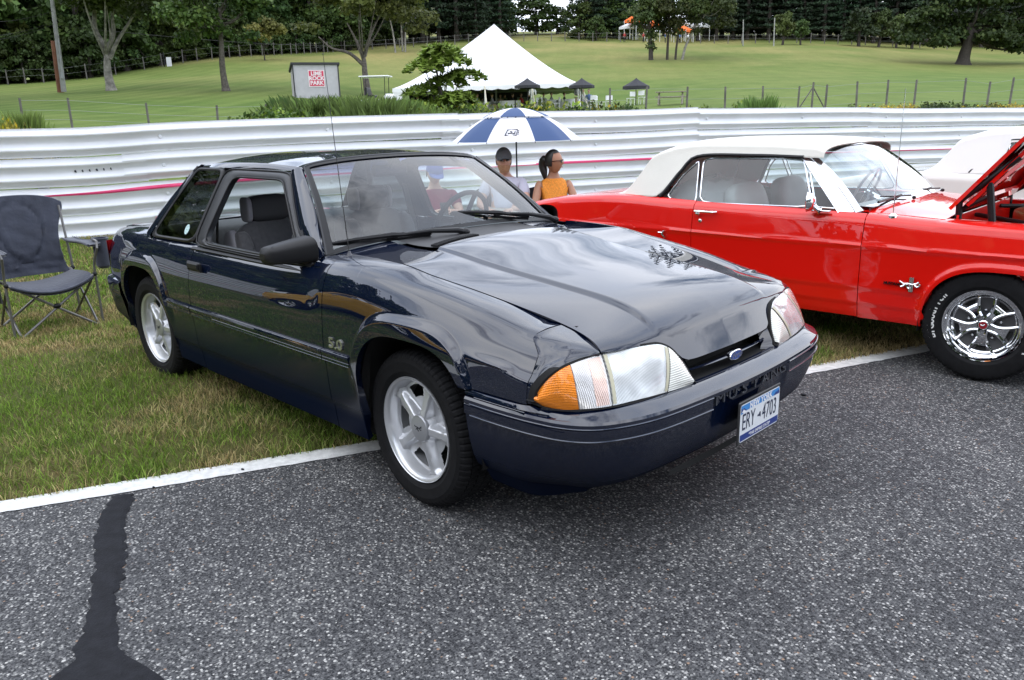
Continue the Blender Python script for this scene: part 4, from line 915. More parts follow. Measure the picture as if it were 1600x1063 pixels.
# cowl grille and painted corners
m = MB(); CW = []
for y in np.linspace(-.70, .70, 57):
    a = abs(y); xr = float(hood_r(min(a, .69)))-.006; k = np.interp(a, WSb[::-1, 1], WSb[::-1, 0]); zb = np.interp(a, WSb[::-1, 1], WSb[::-1, 2])
    z0 = hoodz(xr, min(a, .695))-.005; CW.append([(xr+(k-xr)*t, y, z0+(zb-.006-z0)*t-.008*sin(pi*t)) for t in np.linspace(0, 1, 8)])
CW = np.array(CW); ys = np.linspace(-.70, .70, 57)
m.grid(CW[np.abs(ys) < .415]); m.build('cowl_grille', mat('cowl_plastic', (.035, .035, .037), rough=.55), navy, smooth=True)
for s in (-1, 1):
    sel = CW[(ys*s > .405)]; opanel(sel, .006, C=(0, 0, .5)).build('cowl_corner', PAINT, navy)
    # door-side end of the wing top, back to the screen corner
    opanel(np.array([[(-.527, s*.705, .957), (-.60, s*.735, .953), (-.668, s*.757, .943)], [(-.527, s*.76, .945), (-.60, s*.775, .94), (-.675, s*.785, .925)], [(-.529, s*.802, .93), (-.60, s*.803, .915), (-.68, s*.80, .905)]]), .004, C=(0, 0, .5)).build('wing_corner', PAINT, navy)
m = MB()
for i in range(24):                                              # louvres along the front of the cowl
    y = -.40+i*.0125; xr = float(hood_r(abs(y)))
    m.box((xr-.035, y, hoodz(xr-.03, y)-.001), (.045, .004, .010))
m.build('cowl_louvres', BLACKTRIM, navy)
# wipers
def wiper(piv, tip, name='wiper'):
    piv = np.array(piv); tip = np.array(tip); d = tip-piv; L_ = np.linalg.norm(d); d /= L_; up = np.array([.62, 0, .78])
    w = MB(); mid = piv+d*L_*.58
    w.tube([piv+up*.01, piv+up*.028+d*.05, piv+up*.04+d*.2, mid+up*.030], [.015, .014, .010, .007], 8)
    w.sphere(piv+up*.012, (.022, .022, .018), 10)
    a = mid-d*.20; b = tip
    w.tube([a+up*.007, b+up*.007], .0075, 6); w.tube([a+up*.020, a+d*.1+up*.028, mid+up*.036, b-d*.1+up*.028, b+up*.018], [.006, .009, .013, .009, .006], 6)
    w.box(mid+up*.030, (.055, .02, .022), R=rotz(math.atan2(d[1], d[0])), bevel=.004)
    return w.build(name, BLACKTRIM, navy)
wiper((-.515, -.055, .978), (-.700, -.690, .978)); wiper((-.565, .655, .962), (-.70, .02, 1.048))
# aerial
a = thing('x', 'x', 'x'); bpy.data.objects.remove(a)
m = MB(); m.box((-.503, -.728, .950), (.070, .040, .012), bevel=.005); m.lathe([(0, .026), (.006, .026), (.008, .018), (.014, .006), (.016, 0)], 12, c=(-.503, -.728, .953)); ae = m.build('aerial_base', mat('aerial_base', (.10, .10, .11), rough=.3, metal=.4), navy)
MB().tube([(-.503, -.728, .97), (-.535, -.728, 1.30), (-.578, -.728, 1.775)], [.0024, .0018, .0012], 6).sphere((-.578, -.728, 1.777), .003, 6, k=4).build('aerial_mast', mat('aerial_black', (.02, .02, .02), rough=.4), ae)
# door mirrors
for s in (-1, 1):
    m = MB(); G = []
    # cross-sections from the sail plate outwards
    for t in np.linspace(0, 1, 14):
        cx = -.735-.16*t**.9+.02*t; cy = .785+.150*t; cz = .975-.030*t
        hz = .066*(1-.36*t)*(1-.0*t); hz0 = hz; dx = .085*(1-.35*t)
        if t > .86: q = sqrt(max(0, 1-((t-.86)/.14)**2)); hz *= .35+.65*q; dx *= .4+.6*q
        G.append([(cx+dx*np.sign(cos(a))*abs(cos(a))**.7, cy, cz+.88*hz*np.sign(sin(a))*abs(sin(a))**.75) for a in np.linspace(0, 2*pi, 25)[:-1]])
    G = np.array(G); m.grid(G, wrap=True); m.add(G[-1], [tuple(range(24))])
    m.add([gs(-.69, .90, .012), gs(-.90, .905, .012), gs(-.93, 1.02, .012), gs(-.86, 1.045, .012)], [(0, 1, 2, 3)])
    if s < 0: m.V = [mirror(v) for v in m.V]
    mo = m.build('door_mirror', BLACKTRIM, navy, sharp=60)
    k = MB(); k.add([( -.865+.045*u, s*(.815+.10*u), .968-.012*u+.036*v) for u, v in ((0, -1), (1, -1), (1, 1), (0, 1))], [(0, 1, 2, 3)]); k.build('mirror_glass', CHROME, mo)
# ---- interior
SEAT = mat('seat_cloth', (.085, .082, .085), rough=.9, noise=.15, nscale=40, sheen=.3); SEATSIDE = mat('seat_side', (.30, .29, .31), rough=.8); INT = mat('interior_dark', (.022, .022, .024), rough=.75); GREY = mat('interior_grey', (.14, .145, .15), rough=.7)
m = MB(); m.box((-1.35, 0, .30), (1.7, 1.45, .04)); m.grid([[(-1.20, s, z) for z in (.28, .86)] for s in (0, 0)]) if False else None
for s in (-1, 1): m.grid([[(x, s*.760, z) for z in (.28, .882)] for x in (-.60, -1.9)]); m.grid([[(x, s*.73, z) for z in (.28, .9)] for x in (-1.9, -2.55)])
m.grid([[(-.62, y, z) for z in (.28, .95)] for y in (-.72, .72)]); m.build('cabin_tub', INT, navy)
m = MB(); m.grid([[(x, y, roofz(x, min(.55, abs(y)))[0]-.03) for y in np.linspace(-.53, .53, 11)] for x in np.linspace(-1.12, -2.2, 10)]); m.build('headliner', mat('headliner', (.30, .30, .31), rough=.9), navy)
m = MB(); P = [(-.63, .935), (-.74, .955), (-.84, .948), (-.90, .91), (-.88, .84), (-.86, .70), (-.64, .60)]
m.grid([[(x, y, z+.02*(1-(y/.75)**2)) for x, z in P] for y in np.linspace(-.73, .73, 15)]); m.build('dashboard', GREY, navy)
m = MB(); P = [(-1.99, .50), (-2.02, .56), (-2.10, .62), (-2.22, .80), (-2.30, .905), (-2.36, .925), (-2.62, .93)]; m.grid([[(x, y, z) for x, z in P] for y in (-.70, -.68, 0, .68, .70)]); m.box((-1.95, 0, .46), (.45, 1.2, .14), bevel=.04); m.build('rear_seat', SEAT, navy)
def cushion(c, size, R=None, n=4.): 
    """rounded cushion block"""
    m = MB(); G = []
    for u in np.linspace(-pi/2, pi/2, 13):
        row = []
        for v in np.linspace(0, 2*pi, 29)[:-1]:
            f = lambda w: np.sign(w)*abs(w)**(2/n)
            row.append([size[0]/2*f(cos(u))*f(cos(v)), size[1]/2*f(cos(u))*f(sin(v)), size[2]/2*f(sin(u))])
        G.append(row)
    G = np.array(G)
    if R is not None: G = G@np.asarray(R).T
    return G+np.array(c)
for sy in (-.36, .36):
    rt = bpy.data.objects.new('front_seat', None); COL.objects.link(rt); rt.parent = navy; rt.location = (-1.53, sy, -.06)
    Rb = roty(radians(-16))
    m = MB(); m.grid(cushion((0.02, 0, .42), (.52, .50, .17)), wrap=True); m.build('seat_base', SEAT, rt)
    m = MB(); m.grid(cushion((-.26, 0, .76), (.15, .46, .60), Rb), wrap=True)
    for q in (-1, 1): m.grid(cushion((-.225, q*.205, .74), (.17, .095, .54), Rb), wrap=True)
    m.build('backrest', SEAT, rt)
    m = MB()
    for q in (-1, 1): MB().grid(cushion((-.265, q*.235, .745), (.14, .06, .55), Rb), wrap=True).build('backrest_side', SEATSIDE, rt)
    m = MB(); m.grid(cushion((-.335, 0, 1.115), (.11, .25, .155), roty(radians(-6))), wrap=True); m.build('headrest', mat('headrest_vinyl', (.04, .038, .04), rough=.6), rt)
    m = MB()
    for q in (-1, 1): MB().grid(cushion((-.335, q*.125, 1.115), (.105, .035, .14)), wrap=True).build('headrest_side', SEATSIDE, rt)
    MB().tube([(-.33, -.045, 1.0), (-.335, -.045, 1.08)], .008, 8).tube([(-.33, .045, 1.0), (-.335, .045, 1.08)], .008, 8).box((-.33, 0, 1.03), (.03, .07, .04)).build('headrest_posts', CHROME, rt)
sw = bpy.data.objects.new('steering_wheel', None); COL.objects.link(sw); sw.parent = navy; sw.location = (-1.0, .36, .955); sw.rotation_euler = (0, radians(-68), 0)
th = np.arange(40)*2*pi/40; MB().tube([(.185*cos(t), .185*sin(t), 0) for t in th], .014, 8, closed=True).build('rim', BLACKTRIM, sw)
m = MB(); m.grid(cushion((0, 0, -.01), (.16, .14, .05)), wrap=True)
for a in (.3, 2.84, 4.71): m.tube([(0, 0, -.01), (.18*cos(a), .18*sin(a), 0)], .013, 6)
m.build('hub', INT, sw); MB().tube([(0, 0, -.01), (0, 0, -.2)], .035, 10).build('column', INT, sw)
m = MB(); m.box((-1.16, 0, 1.262), (.03, .23, .062), bevel=.012).tube([(-1.15, 0, 1.28), (-1.10, 0, 1.325)], .01, 6); m.build('rear_view_mirror', BLACKTRIM, navy)
for s in (-1, 1):
    MB().grid([[(-1.90, s*.63, 1.20), (-1.855, s*.635, 1.20)], [(-1.87, s*.68, .90), (-1.825, s*.685, .90)], [(-1.83, s*.70, .60), (-1.79, s*.70, .60)]]).build('seat_belt', mat('belt_grey', (.22, .21, .21), rough=.8), navy)
    MB().grid([[gs(x, z, -.03)*[1, s, 1] for z in (.90, 1.1, 1.29)] for x in (-1.79, -1.93)]).build('b_pillar_trim', INT, navy)
MB().grid([[(-.66, y, .955) for y in (-.6, .6)], [(-.67, y, .952) for y in (-.6, .6)]]).build('defroster', BLACKTRIM, navy)

# the tail is shorter than first drawn: draw everything behind the rear arch in
for o in list(navy.children):
    if o.type == 'MESH' and o.location.length < 1e-6:
        n_ = len(o.data.vertices); c_ = np.empty(n_*3, np.float32); o.data.vertices.foreach_get('co', c_); c_ = c_.reshape(-1, 3)
        if c_[:, 0].min() < -2.95: k_ = c_[:, 0] < -2.95; c_[k_, 0] = -2.95+(c_[k_, 0]+2.95)*.56; o.data.vertices.foreach_set('co', c_.ravel()); o.data.update()
# ---------------------------------------------------------------- wheels (axis along -y is the outer face)
def tyre(R, rl, w, name, parent, tread=True, sipes=72, groove=.008, mat_=RUBBER):
    """R outer radius, rl rim-lip radius, w section width; the outer face looks along -y, centred on y=0"""
    h = w/2; m = MB(); n = sipes*4
    prof = [(rl-.012, -h*.60), (rl-.002, -h*.72), (rl+.010, -h*.86), (rl+.028, -h*.965), ((R+rl)/2+.012, -h*1.0), (R-.036, -h*.975), (R-.024, -h*.955), (R-.0235, -h*.945), (R-.012, -h*.87), (R-.005, -h*.76), (R-.002, -h*.70), (R-.0005, -h*.62)]
    cols = list(prof)
    for a, b in ((-.60, -.56), (-.22, -.18), (.18, .22), (.56, .60)):
        cols += [(R, h*(a-.005)), (R-groove, h*a+.0005), (R-groove, h*b-.0005), (R, h*(b+.005))]
    cols += [(r_, -y) for r_, y in prof[::-1]]
    a = np.arange(n)*2*pi/n; G = []
    for k, (r_, y) in enumerate(cols):
        rr = np.full(n, r_)
        edge = abs(y) > h*.60 and r_ > R-.03
        if tread and (edge or (r_ > R-.003)):
            sh = int(abs(y)/h*9) if not edge else 0
            cut = (((np.arange(n)+sh+(2 if y > 0 else 0)) % 4) == 0)
            if not edge: cut &= (abs(y) > .15*h)
            rr = rr-np.where(cut, .005 if edge else .006, 0)
        G.append(np.stack([rr*np.cos(a), np.full(n, y), rr*np.sin(a)], 1))
    m.grid(G, wrap=True)
    return m.build(name, mat_, parent, sharp=22)
def pony_wheel(parent, loc, steer=0., flip=False, spin=0.):
    w = bpy.data.objects.new('wheel', None); COL.objects.link(w); w.parent = parent; w.location = loc; w.rotation_euler = (0, 0, steer+(pi if flip else 0))
    tyre(.322, .212, .215, 'tyre', w)
    m = MB(); m.lathe([(.214, -.094), (.2165, -.097), (.218, -.092), (.214, -.084), (.212, -.080)], 72, axis='y'); m.lathe([(.2135, -.094), (.209, -.093), (.203, -.088), (.199, -.082), (.1965, -.070), (.190, -.052), (.186, -.03), (.184, .05), (.205, .09)], 72, axis='y')
    m.build('rim', mat('rim_lip', (.66, .67, .69), rough=.30, metal=.6, coat=.4), w)
    # star disc
    na, nr = 200, 26; r = np.linspace(.052, .193, nr); A = np.arange(na)*2*pi/na+spin; V = np.zeros((nr, na, 3)); keep = []
    per = 2*pi/5; d = np.abs((A+per/2) % per-per/2)                         # distance to nearest spoke
    for i, rr in enumerate(r):
        sp = np.interp(rr, [.05, .08, .13, .175, .193], [.52, .36, .205, .17, .24])       # spoke half width (rad)
        ridge = 1-sstep(sp*.45, sp*1.0, d); q = (rr-.052)/.141
        base = -.030-.010*q+.03*max(0, q-.75)*0; top = -.071+.012*q-.03*max(0, q-.85)
        y = base+(top-base)*ridge
        y = np.where(q < .12, -.070+(y+.070)*(q/.12), y)
        V[i] = np.stack([rr*np.cos(A), y, rr*np.sin(A)], 1)
    F = []
    for i in range(nr-1):
        for j in range(na):
            rm = (r[i]+r[i+1])/2; sp = np.interp(rm, [.05, .08, .13, .175, .193], [.52, .36, .205, .17, .24]); dm = d[j]
            k = np.interp(rm, [.115, .125, .165, .178, .183], [9, .40, .34, .33, 9])
            if dm > k: continue
            F.append((i*na+j, i*na+(j+1) % na, (i+1)*na+(j+1) % na, (i+1)*na+j))
    m = MB(); m.add(V.reshape(-1, 3), F); m.build('spokes', SILVER, w, sharp=50)
    m = MB(); m.lathe([(0, -.078), (.040, -.078), (.053, -.0755), (.056, -.072), (.057, -.060)], 40, axis='y'); cp = m.build('centre_cap', mat('cap_satin', (.42, .43, .45), rough=.35, metal=.6), w)
    m = MB()                                                     # small running horse made of a few strokes
    for P in ([(-.026, .004), (-.010, .006), (.006, .002), (.018, .010)], [(.016, .008), (.024, .016), (.022, .004)], [(-.010, .004), (-.016, -.008), (-.024, -.010)], [(-.004, .002), (-.006, -.010), (.002, -.014)], [(.008, .002), (.016, -.006), (.024, -.004)], [(-.024, .004), (-.032, .010)]):
        m.tube([(x*.8, -.0785, z*.8+.002) for x, z in P], .0016, 5)
    m.build('cap_emblem', BLACKTRIM, cp)
    m = MB(); m.lathe([(.184, .02), (.06, .02), (0, .02)], 40, axis='y'); m.lathe([(.13, .0), (.13, .012), (.05, .012)], 40, axis='y'); m.build('brake_disc', SHADOWBLACK, w)
    return w
for x in (0, -2.553):
    pony_wheel(navy, (x, -.722, .322), radians(-3) if x == 0 else 0, False, .35 if x == 0 else 1.2); pony_wheel(navy, (x, .722, .322), 0, True)
MB().tube([(0, -.6, .3), (0, .6, .3)], .04, 8).tube([(-2.553, -.6, .3), (-2.553, .6, .3)], .06, 8).build('axles', SHADOWBLACK, navy)
# ================================================================ sixties pony coupe with a folding top (red, white and yellow ones)
STAINLESS = mat('stainless', (.72, .73, .75), rough=.12, metal=1)
cW = pchip([-3.46, -3.2, -2.6, -1.9, -.6, 0, .5, .80], [.775, .805, .845, .866, .866, .862, .846, .815])
cZS = pchip([-3.46, -3.27, -3.03, -2.5, -1.82, -1.09, -.73, -.34, .13, .80], [.83, .868, .905, .938, .920, .909, .902, .881, .871, .845])
cA = Arch(.065, .24, .385, .395); cR = Arch(-2.72, .24, .385, .38); cA.e = cR.e = 2.7
def cY(x, z):
    zs = float(cZS(x)); w = float(cW(x)); scl = float(sstep(-2.15, -1.9, x)); 
    zc_ = .727
    zk = [.20, .265, .30, .355, .364, .450, .458, .60, .70, zc_-.004, zc_+.006, zs-.05, zs-.015, zs]
    g = [.085, .05, .038, .028, .022, .016, .010, .008, .004, .0, .004, .022, .034, .055]
    g[9] = -.004; return w-np.interp(z, zk, g)
def c_side(x0, x1, zb, n=40, rows=48, arch=None, top=None):
    xs = list(np.linspace(x0, x1, n))
    if arch:
        th = np.linspace(0, pi, 37); xa = arch.xc-arch.a*np.cos(th)*.9999; xs = [x for x in xs if x < xa[0]-.004 or x > xa[-1]+.004]+[x for x in xa if x0 < x < x1]+[q for q in (xa[0]-.0015, xa[-1]+.0015) if x0 < q < x1]; xs.sort()
    G = []
    for x in xs:
        zs = float(cZS(x)); b = zb(x)
        if arch and abs(x-arch.xc) < arch.a: b = max(b, arch.z(x))
        row = []
        for zz in b+(zs-b)*np.linspace(0, 1, rows):
            y = cY(x, zz)
            if arch: rr = float(arch.rho(x, zz, .03, .055)); y += .014*sstep(0, .6, rr)
            row.append((x, y, zz))
        if top:
            e = np.array(top(x)); s0 = np.array(row[-1])
            for t in np.linspace(0, 1, 6)[1:]: row.append(tuple(s0+(e-s0)*t+np.array([0, 0, .006*sin(pi*t)])))
        G.append(row)
    return np.array(G).transpose(1, 0, 2)
def styled_wheel(parent, loc, flip=False, lettering=True):
    w = bpy.data.objects.new('wheel', None); COL.objects.link(w); w.parent = parent; w.location = loc; w.rotation_euler = (0, 0, pi if flip else 0)
    ty = tyre(.322, .196, .225, 'tyre', w, sipes=60)
    m = MB(); m.lathe([(.192, -.086), (.198, -.098), (.204, -.100), (.206, -.094), (.203, -.086)], 64, axis='y'); m.lathe([(.200, -.099), (.190, -.097), (.186, -.088), (.180, -.086), (.174, -.080), (.168, -.060), (.160, -.052), (.156, -.05)], 64, axis='y'); m.build('trim_ring', CHROME, w)
    m = MB(); m.lathe([(.158, -.05), (.10, -.038), (.05, -.036), (0, -.036)], 48, axis='y'); dk = m.build('centre_disc', mat('charcoal_wheel', (.11, .11, .115), rough=.4, metal=.5), w)
    for k in range(5):                                           # bright spokes with their two edge flanges
        a = pi/2+k*2*pi/5+.62; m = MB()
        R = np.array([[cos(a), 0, -sin(a)], [0, 1, 0], [sin(a), 0, cos(a)]])
        for sg in (-1, 1):
            P = curve([(.030, -.062, sg*.020), (.055, -.062, sg*.017), (.080, -.058, sg*.020), (.115, -.055, sg*.036), (.150, -.055, sg*.060), (.158, -.053, sg*.066)], 14)
            m.tube([R@p for p in P], [.008, .0095, .0105, .0105, .0105, .0105, .010, .010, .0095, .0095, .009, .009, .008, .007], 6)
        P = [[R@np.array([r_, y_-.001, q*hw]) for q in (-1, 0, 1)] for r_, hw, y_ in ((.03, .022, -.066), (.055, .020, -.067), (.080, .024, -.063), (.115, .036, -.058), (.125, .034, -.052))]
        m.grid(P); m.build('spoke', CHROME, w)
        u = MB(); aa = a+pi/5; u.sphere((.085*cos(aa), -.045, .085*sin(aa)), (.010, .012, .010), 8, k=6); u.build('wheel_nut', CHROME, w)
        h = MB(); h.add([(r_*cos(a+q), -.0492-(.0 if r_ > .14 else -.006), r_*sin(a+q)) for r_, q in ((.150, -.22), (.152, 0), (.150, .22), (.118, .10), (.118, -.10))], [(0, 1, 2, 3, 4)]); h.build('vent_hole', SHADOWBLACK, w, smooth=False)
    m = MB(); m.lathe([(0, -.072), (.020, -.072), (.026, -.069), (.030, -.064), (.030, -.05)], 28, axis='y'); cp = m.build('hub_cap', CHROME, w)
    m = MB(); m.lathe([(0, -.0728), (.0215, -.0726)], 24, axis='y'); m.build('cap_face', mat('cap_red', (.30, .01, .02), rough=.25, coat=1), cp)
    m = MB(); m.tube([(-.012, -.0735, .002), (0, -.0735, -.002), (.010, -.0735, .006)], .0018, 5).tube([(0, -.0735, -.010), (0, -.0735, .010)], .0015, 5); m.build('cap_horse', CHROME, cp)
    if lettering:
        m = MB()
        def around(word, a_mid, size, R0=.258, step=.118):
            # letters stand on the rim side and read clockwise as seen from outside
            for i, ch in enumerate(word):
                t = a_mid-(i-(len(word)-1)/2)*step; V, F = text_mesh(ch, size, .0008, offset=.0016)
                if not len(V): continue
                er = np.array([cos(t), 0, sin(t)]); et = np.array([sin(t), 0, -cos(t)]); m.add(er*R0+np.array([0, -.1105, 0])+V[:, :1]*et*1.0+V[:, 1:2]*er+V[:, 2:3]*np.array([0, -1, 0]), F)
        around('BFGoodrich', pi-.14, .047, step=.112); around('RADIAL T/A', .05, .047, step=.112)
        m.build('raised_lettering', mat('tyre_white', (.72, .72, .70), rough=.7), ty, smooth=False)
    return w
def classic_car(name, label, loc, rz, paint, topmat, hood_open=False, lettering=False, seatcol=(.40, .41, .41), group=None, stripe=None, bay=True, wide=False):
    car = thing(name, label, 'car', loc, rz, group); f_ = lambda fn, nm, mt, sh=35: [o for _, o in both(fn, nm, mt, car, sharp=sh)]
    # skins
    f_(lambda: opanel(c_side(-.683, .80, lambda x: .27 if x < .3 else .45, 44, 46, cA, top=lambda x: (x, .665 if x > -.3 else .74, float(cZS(x))+.012)), .03), 'front_wing', paint)
    doors = f_(lambda: opanel(c_side(-1.846, -.688, lambda x: .275, 30, 50, None, top=lambda x: (x, .790, float(cZS(x))+.004)), .03), 'door', paint)
    f_(lambda: opanel(c_side(-3.44, -1.851, lambda x: .28 if x > -2.8 else .42, 54, 46, cR, top=lambda x: (x, float(np.interp(x, [-3.44, -2.6, -2.2, -1.85], [.64, .70, .765, .79])), float(cZS(x))+.010)), .03), 'rear_wing', paint)
    # shell
    mb = MB()
    for s in (-1, 1):
        P = []
        for x in np.linspace(-3.35, .74, 70):
            zt = float(cZS(x))-.03; zb = .30
            for a in (cA, cR):
                if abs(x-a.xc) < a.a+.02: zb = max(zb, a.zc+(a.b+.015)*max(0, 1-abs((x-a.xc)/(a.a+.02))**2.7)**(1/2.7))
            P.append([(x, s*(float(cW(x))-.06), zb+(zt-zb)*t) for t in np.linspace(0, 1, 5)])
        mb.grid(P)
        for a in (cA, cR):
            th = np.linspace(0, pi, 24); prof = [(a.xc-(a.a+.012)*abs(cos(t))**.74*np.sign(cos(t)), a.zc+(a.b+.01)*sin(t)**.74) for t in th]; mb.grid([[(x, s*yy, z) for x, z in prof] for yy in (.845, .68, .46)]); mb.poly([(x, s*.46, z) for x, z in prof])
    mb.box((-1.25, 0, .30), (2.0, 1.5, .06)).box((-3.0, 0, .42), (.6, 1.3, .2)).box((.2, 0, .36), (1.0, .9, .2)); mb.build('underbody', SHADOWBLACK, car)
    # scoop trim, handle, lock, emblem on the right-hand side and its twin
    for s in (-1, 1):
        d = doors[0] if s < 0 else doors[1]; y = s*(.866-.018)
        m = MB(); m.tube([(-1.83, y+s*.004, .868), (-1.815, y+s*.030, .869), (-1.74, y+s*.034, .869), (-1.675, y+s*.028, .868), (-1.665, y+s*.006, .868)], [.009, .009, .008, .009, .008], 8).sphere((-1.80, y+s*.022, .852), (.018, .012, .012), 10); m.build('handle', CHROME, d)
        m = MB().sphere((-1.785, s*.857, .802), (.014, .008, .014), 12); m.build('lock', CHROME, d)
        m = MB(); m.tube([(-2.065, s*.872, .715), (-2.075, s*.878, .69), (-2.05, s*.878, .665)], [.006, .009, .005], 7).tube([(-2.065, s*.872, .700), (-2.11, s*.874, .70)], .005, 6); m.build('scoop_trim', CHROME, car)
        m = MB()                                                # running horse on three bars
        e = lambda x, z: (x, s*.8665, z)
        for k, q in enumerate((-.008, 0, .008)): m.tube([e(-.382+q, .562), e(-.382+q, .476)], .0042, 6)
        for P in ([(-.425, .520), (-.400, .524), (-.372, .520), (-.352, .528)], [(-.356, .524), (-.342, .536), (-.334, .522), (-.338, .514)], [(-.410, .520), (-.424, .508), (-.436, .502)], [(-.404, .518), (-.400, .500), (-.390, .494)], [(-.362, .518), (-.348, .508), (-.338, .514)], [(-.424, .522), (-.445, .534)]): m.tube([e(x, z)+np.array([0, s*.003, 0]) for x, z in P], .0055, 6)
        m.build('wing_emblem', CHROME, car)
        m = MB(); put_text(m, 'MUSTANG', .022, (-.485, s*.866, .514), (-s, 0, 0), (0, 0, 1), extrude=.002, sx=.95, offset=.0014); m.build('wing_script', CHROME, car, smooth=False)
    # windscreen and pillars
    SB = curve([(-.775, .775, .912), (-.70, .66, .935), (-.655, .45, .95), (-.635, .2, .958), (-.63, 0, .96)], 20); ST = curve([(-1.155, .612, 1.232), (-1.10, .50, 1.272), (-1.075, .30, 1.292), (-1.06, 0, 1.300)], 20)
    Bf, Tf = full(SB), full(ST)
    def cws(u0, v0, u1, v1, nu=30, nv=10, off=0.):
        G = []
        for v in np.linspace(v0, v1, nv):
            row = []
            for u in np.linspace(u0, u1, nu):
                k = u*(len(Bf)-1); b = np.array([np.interp(k, np.arange(len(Bf)), Bf[:, i]) for i in range(3)]); t = np.array([np.interp(k, np.arange(len(Bf)), Tf[:, i]) for i in range(3)]); row.append(b+(t-b)*v+np.array([.6, 0, .8])*(.02*sin(pi*v)+off))
            G.append(row)
        return np.array(G)
    MB().grid(cws(.02, .02, .98, .98)).build('windscreen', glass('pale_screen', (.86, .93, .93), 1.9), car)
    m = MB(); m.grid(cws(0, 0, .03, 1, 3, 10, .004)).grid(cws(.97, 0, 1, 1, 3, 10, .004)).grid(cws(0, .96, 1, 1.01, 40, 3, .004)).grid(cws(0, -.02, 1, .035, 40, 3, .004)); m.build('windscreen_trim', STAINLESS, car)
    f_(lambda: MB().grid([[tuple(SB[0]+(ST[0]-SB[0])*v+np.array([.6, 0, .8])*.02*sin(pi*v)), tuple(np.array([-.86, .800, .90])*(1-v)+np.array([-1.195, .628, 1.232])*v+np.array([0, .012, .004]))] for v in np.linspace(0, 1, 10)]).grid([[(-.775, .775, .905), (-.70, .80, .895), (-.74, .81, .89)], [(-.86, .80, .90), (-.86, .815, .90), (-.86, .815, .895)]]), 'windscreen_pillar', STAINLESS)
    # side glass with bright frames
    G2 = lambda x, z, o=0.: np.array([x, .797-.50*(z-.90)+o, z])
    def pane(P, tint, nm, fr=.006, r=1.2):
        for s in (-1, 1):
            c = np.array([G2(x, z) for x, z in smooth_ring(pl2(P, 8), 1)])*[1, s, 1]; m = MB(); m.add(c, [tuple(range(len(c)))]); o = m.build(nm, glass('classic_side', tint, r), car); MB().tube(c+[0, s*.004, 0], fr, 6, closed=True).build('pane_frame', STAINLESS, o)
    pane([(-1.03, .925), (-1.165, 1.208), (-1.30, 1.218), (-1.895, 1.215), (-1.83, .918)], (.78, .84, .84), 'door_glass', .006, 1.2)
    pane([(-.86, .925), (-1.12, 1.165), (-1.01, .928)], (.78, .84, .84), 'vent_glass', .006, 1.2); None if wide else pane([(-1.862, .920), (-1.925, 1.20), (-2.03, 1.09), (-2.10, .955), (-2.06, .928)], (.78, .84, .84), 'quarter_glass', .006, 1.2)
    f_(lambda: MB().tube([G2(x, z, .012) for x, z in curve([(-1.17, 1.228), (-1.5, 1.236), (-1.93, 1.228), (-2.04, 1.13), (-2.13, .985), (-2.16, .945)], 26)], .013, 7), 'top_seal', BLACKTRIM)
    # folding top
    zc = pchip([-2.575, -2.50, -2.40, -2.30, -2.2, -2.1, -1.9, -1.5, -1.12, -1.045], [.955, 1.01, 1.128, 1.262, 1.300, 1.328, 1.345, 1.344, 1.325, 1.300]); zl = pchip([-2.575, -2.2, -2.15, -2.04, -1.93, -1.5, -1.045], [.945, .95, .985, 1.14, 1.236, 1.240, 1.228])
    if wide: zl = pchip([-2.575, -1.93, -1.88, -1.5, -1.045], [.945, .945, 1.22, 1.240, 1.228])
    G = []
    for x in np.linspace(-1.05, -2.575, 60):
        z0, z1 = float(zl(x)), float(zc(x)); y0 = .797-.50*(z0-.90)+.022-(.06 if x < -2.2 else 0)*sstep(-2.2, -2.57, x); 
        if x > -1.2: y0 -= .03*sstep(-1.2, -1.05, x)
        ht = max(z1-z0, .012); ye = y0-.42*max(0, ht-.06); ze = z0+max(0, ht-.06); A = [(x, y0, z0)]
        for t in np.linspace(0, 1, 6)[1:]: A.append((x, y0+(ye-y0)*t, z0+(ze-z0)*t))
        for t in np.linspace(0, pi/2, 14)[1:]: A.append((x-.0, ye*cos(t)**.55 if t < pi/2-1e-6 else 0, ze+(z1-ze)*sin(t)**.9))
        G.append(A)
    G = np.array(G); m = MB(); H = np.concatenate([mirror(G), G[:, ::-1][:, 1:]], 1); m.grid(H); m.grid(H-[0, 0, .006]); m.build('folding_top', topmat, car, sharp=70)
    m = MB(); m.grid([[(x, y, z+.008) for x, z in ((-2.34, 1.232), (-2.50, 1.03))] for y in np.linspace(-.42, .42, 9)]); m.build('rear_window', glass('rear_glass', (.55, .60, .60)), car)
    # boot lid, tail, bumpers
    G = [[(x, y, float(np.interp(x, [-3.44, -3.40, -3.0, -2.5], [.83, .862, .915, .95]))+.006-.022*(y/.66)**2) for y in np.linspace(-.655, .655, 17)] for x in np.linspace(-2.50, -3.44, 16)]; opanel(np.array(G), .02, C=(0, 0, .3)).build('boot_lid', paint, car)
    G = [[(-3.445+.03*(t-.5)**2-.015*(1-(y/.77)**2), y, .835-.40*t) for y in np.linspace(-.765, .765, 15)] for t in np.linspace(0, 1, 8)]; opanel(np.array(G), .02, C=(.5, 0, .3)).build('tail_panel', paint, car)
    for s in (-1, 1):
        for k in range(3): MB().box((-3.462, s*(.60+k*.055), .66), (.02, .042, .17), bevel=.008).build('tail_lamp', mat('tail_red'), car)
    m = MB(); m.tube(curve([(-3.20, .86, .53), (-3.42, .83, .53), (-3.50, .70, .53), (-3.53, 0, .53), (-3.50, -.70, .53), (-3.42, -.83, .53), (-3.20, -.86, .53)], 40), .045, 10); m.build('rear_bumper', CHROME, car)
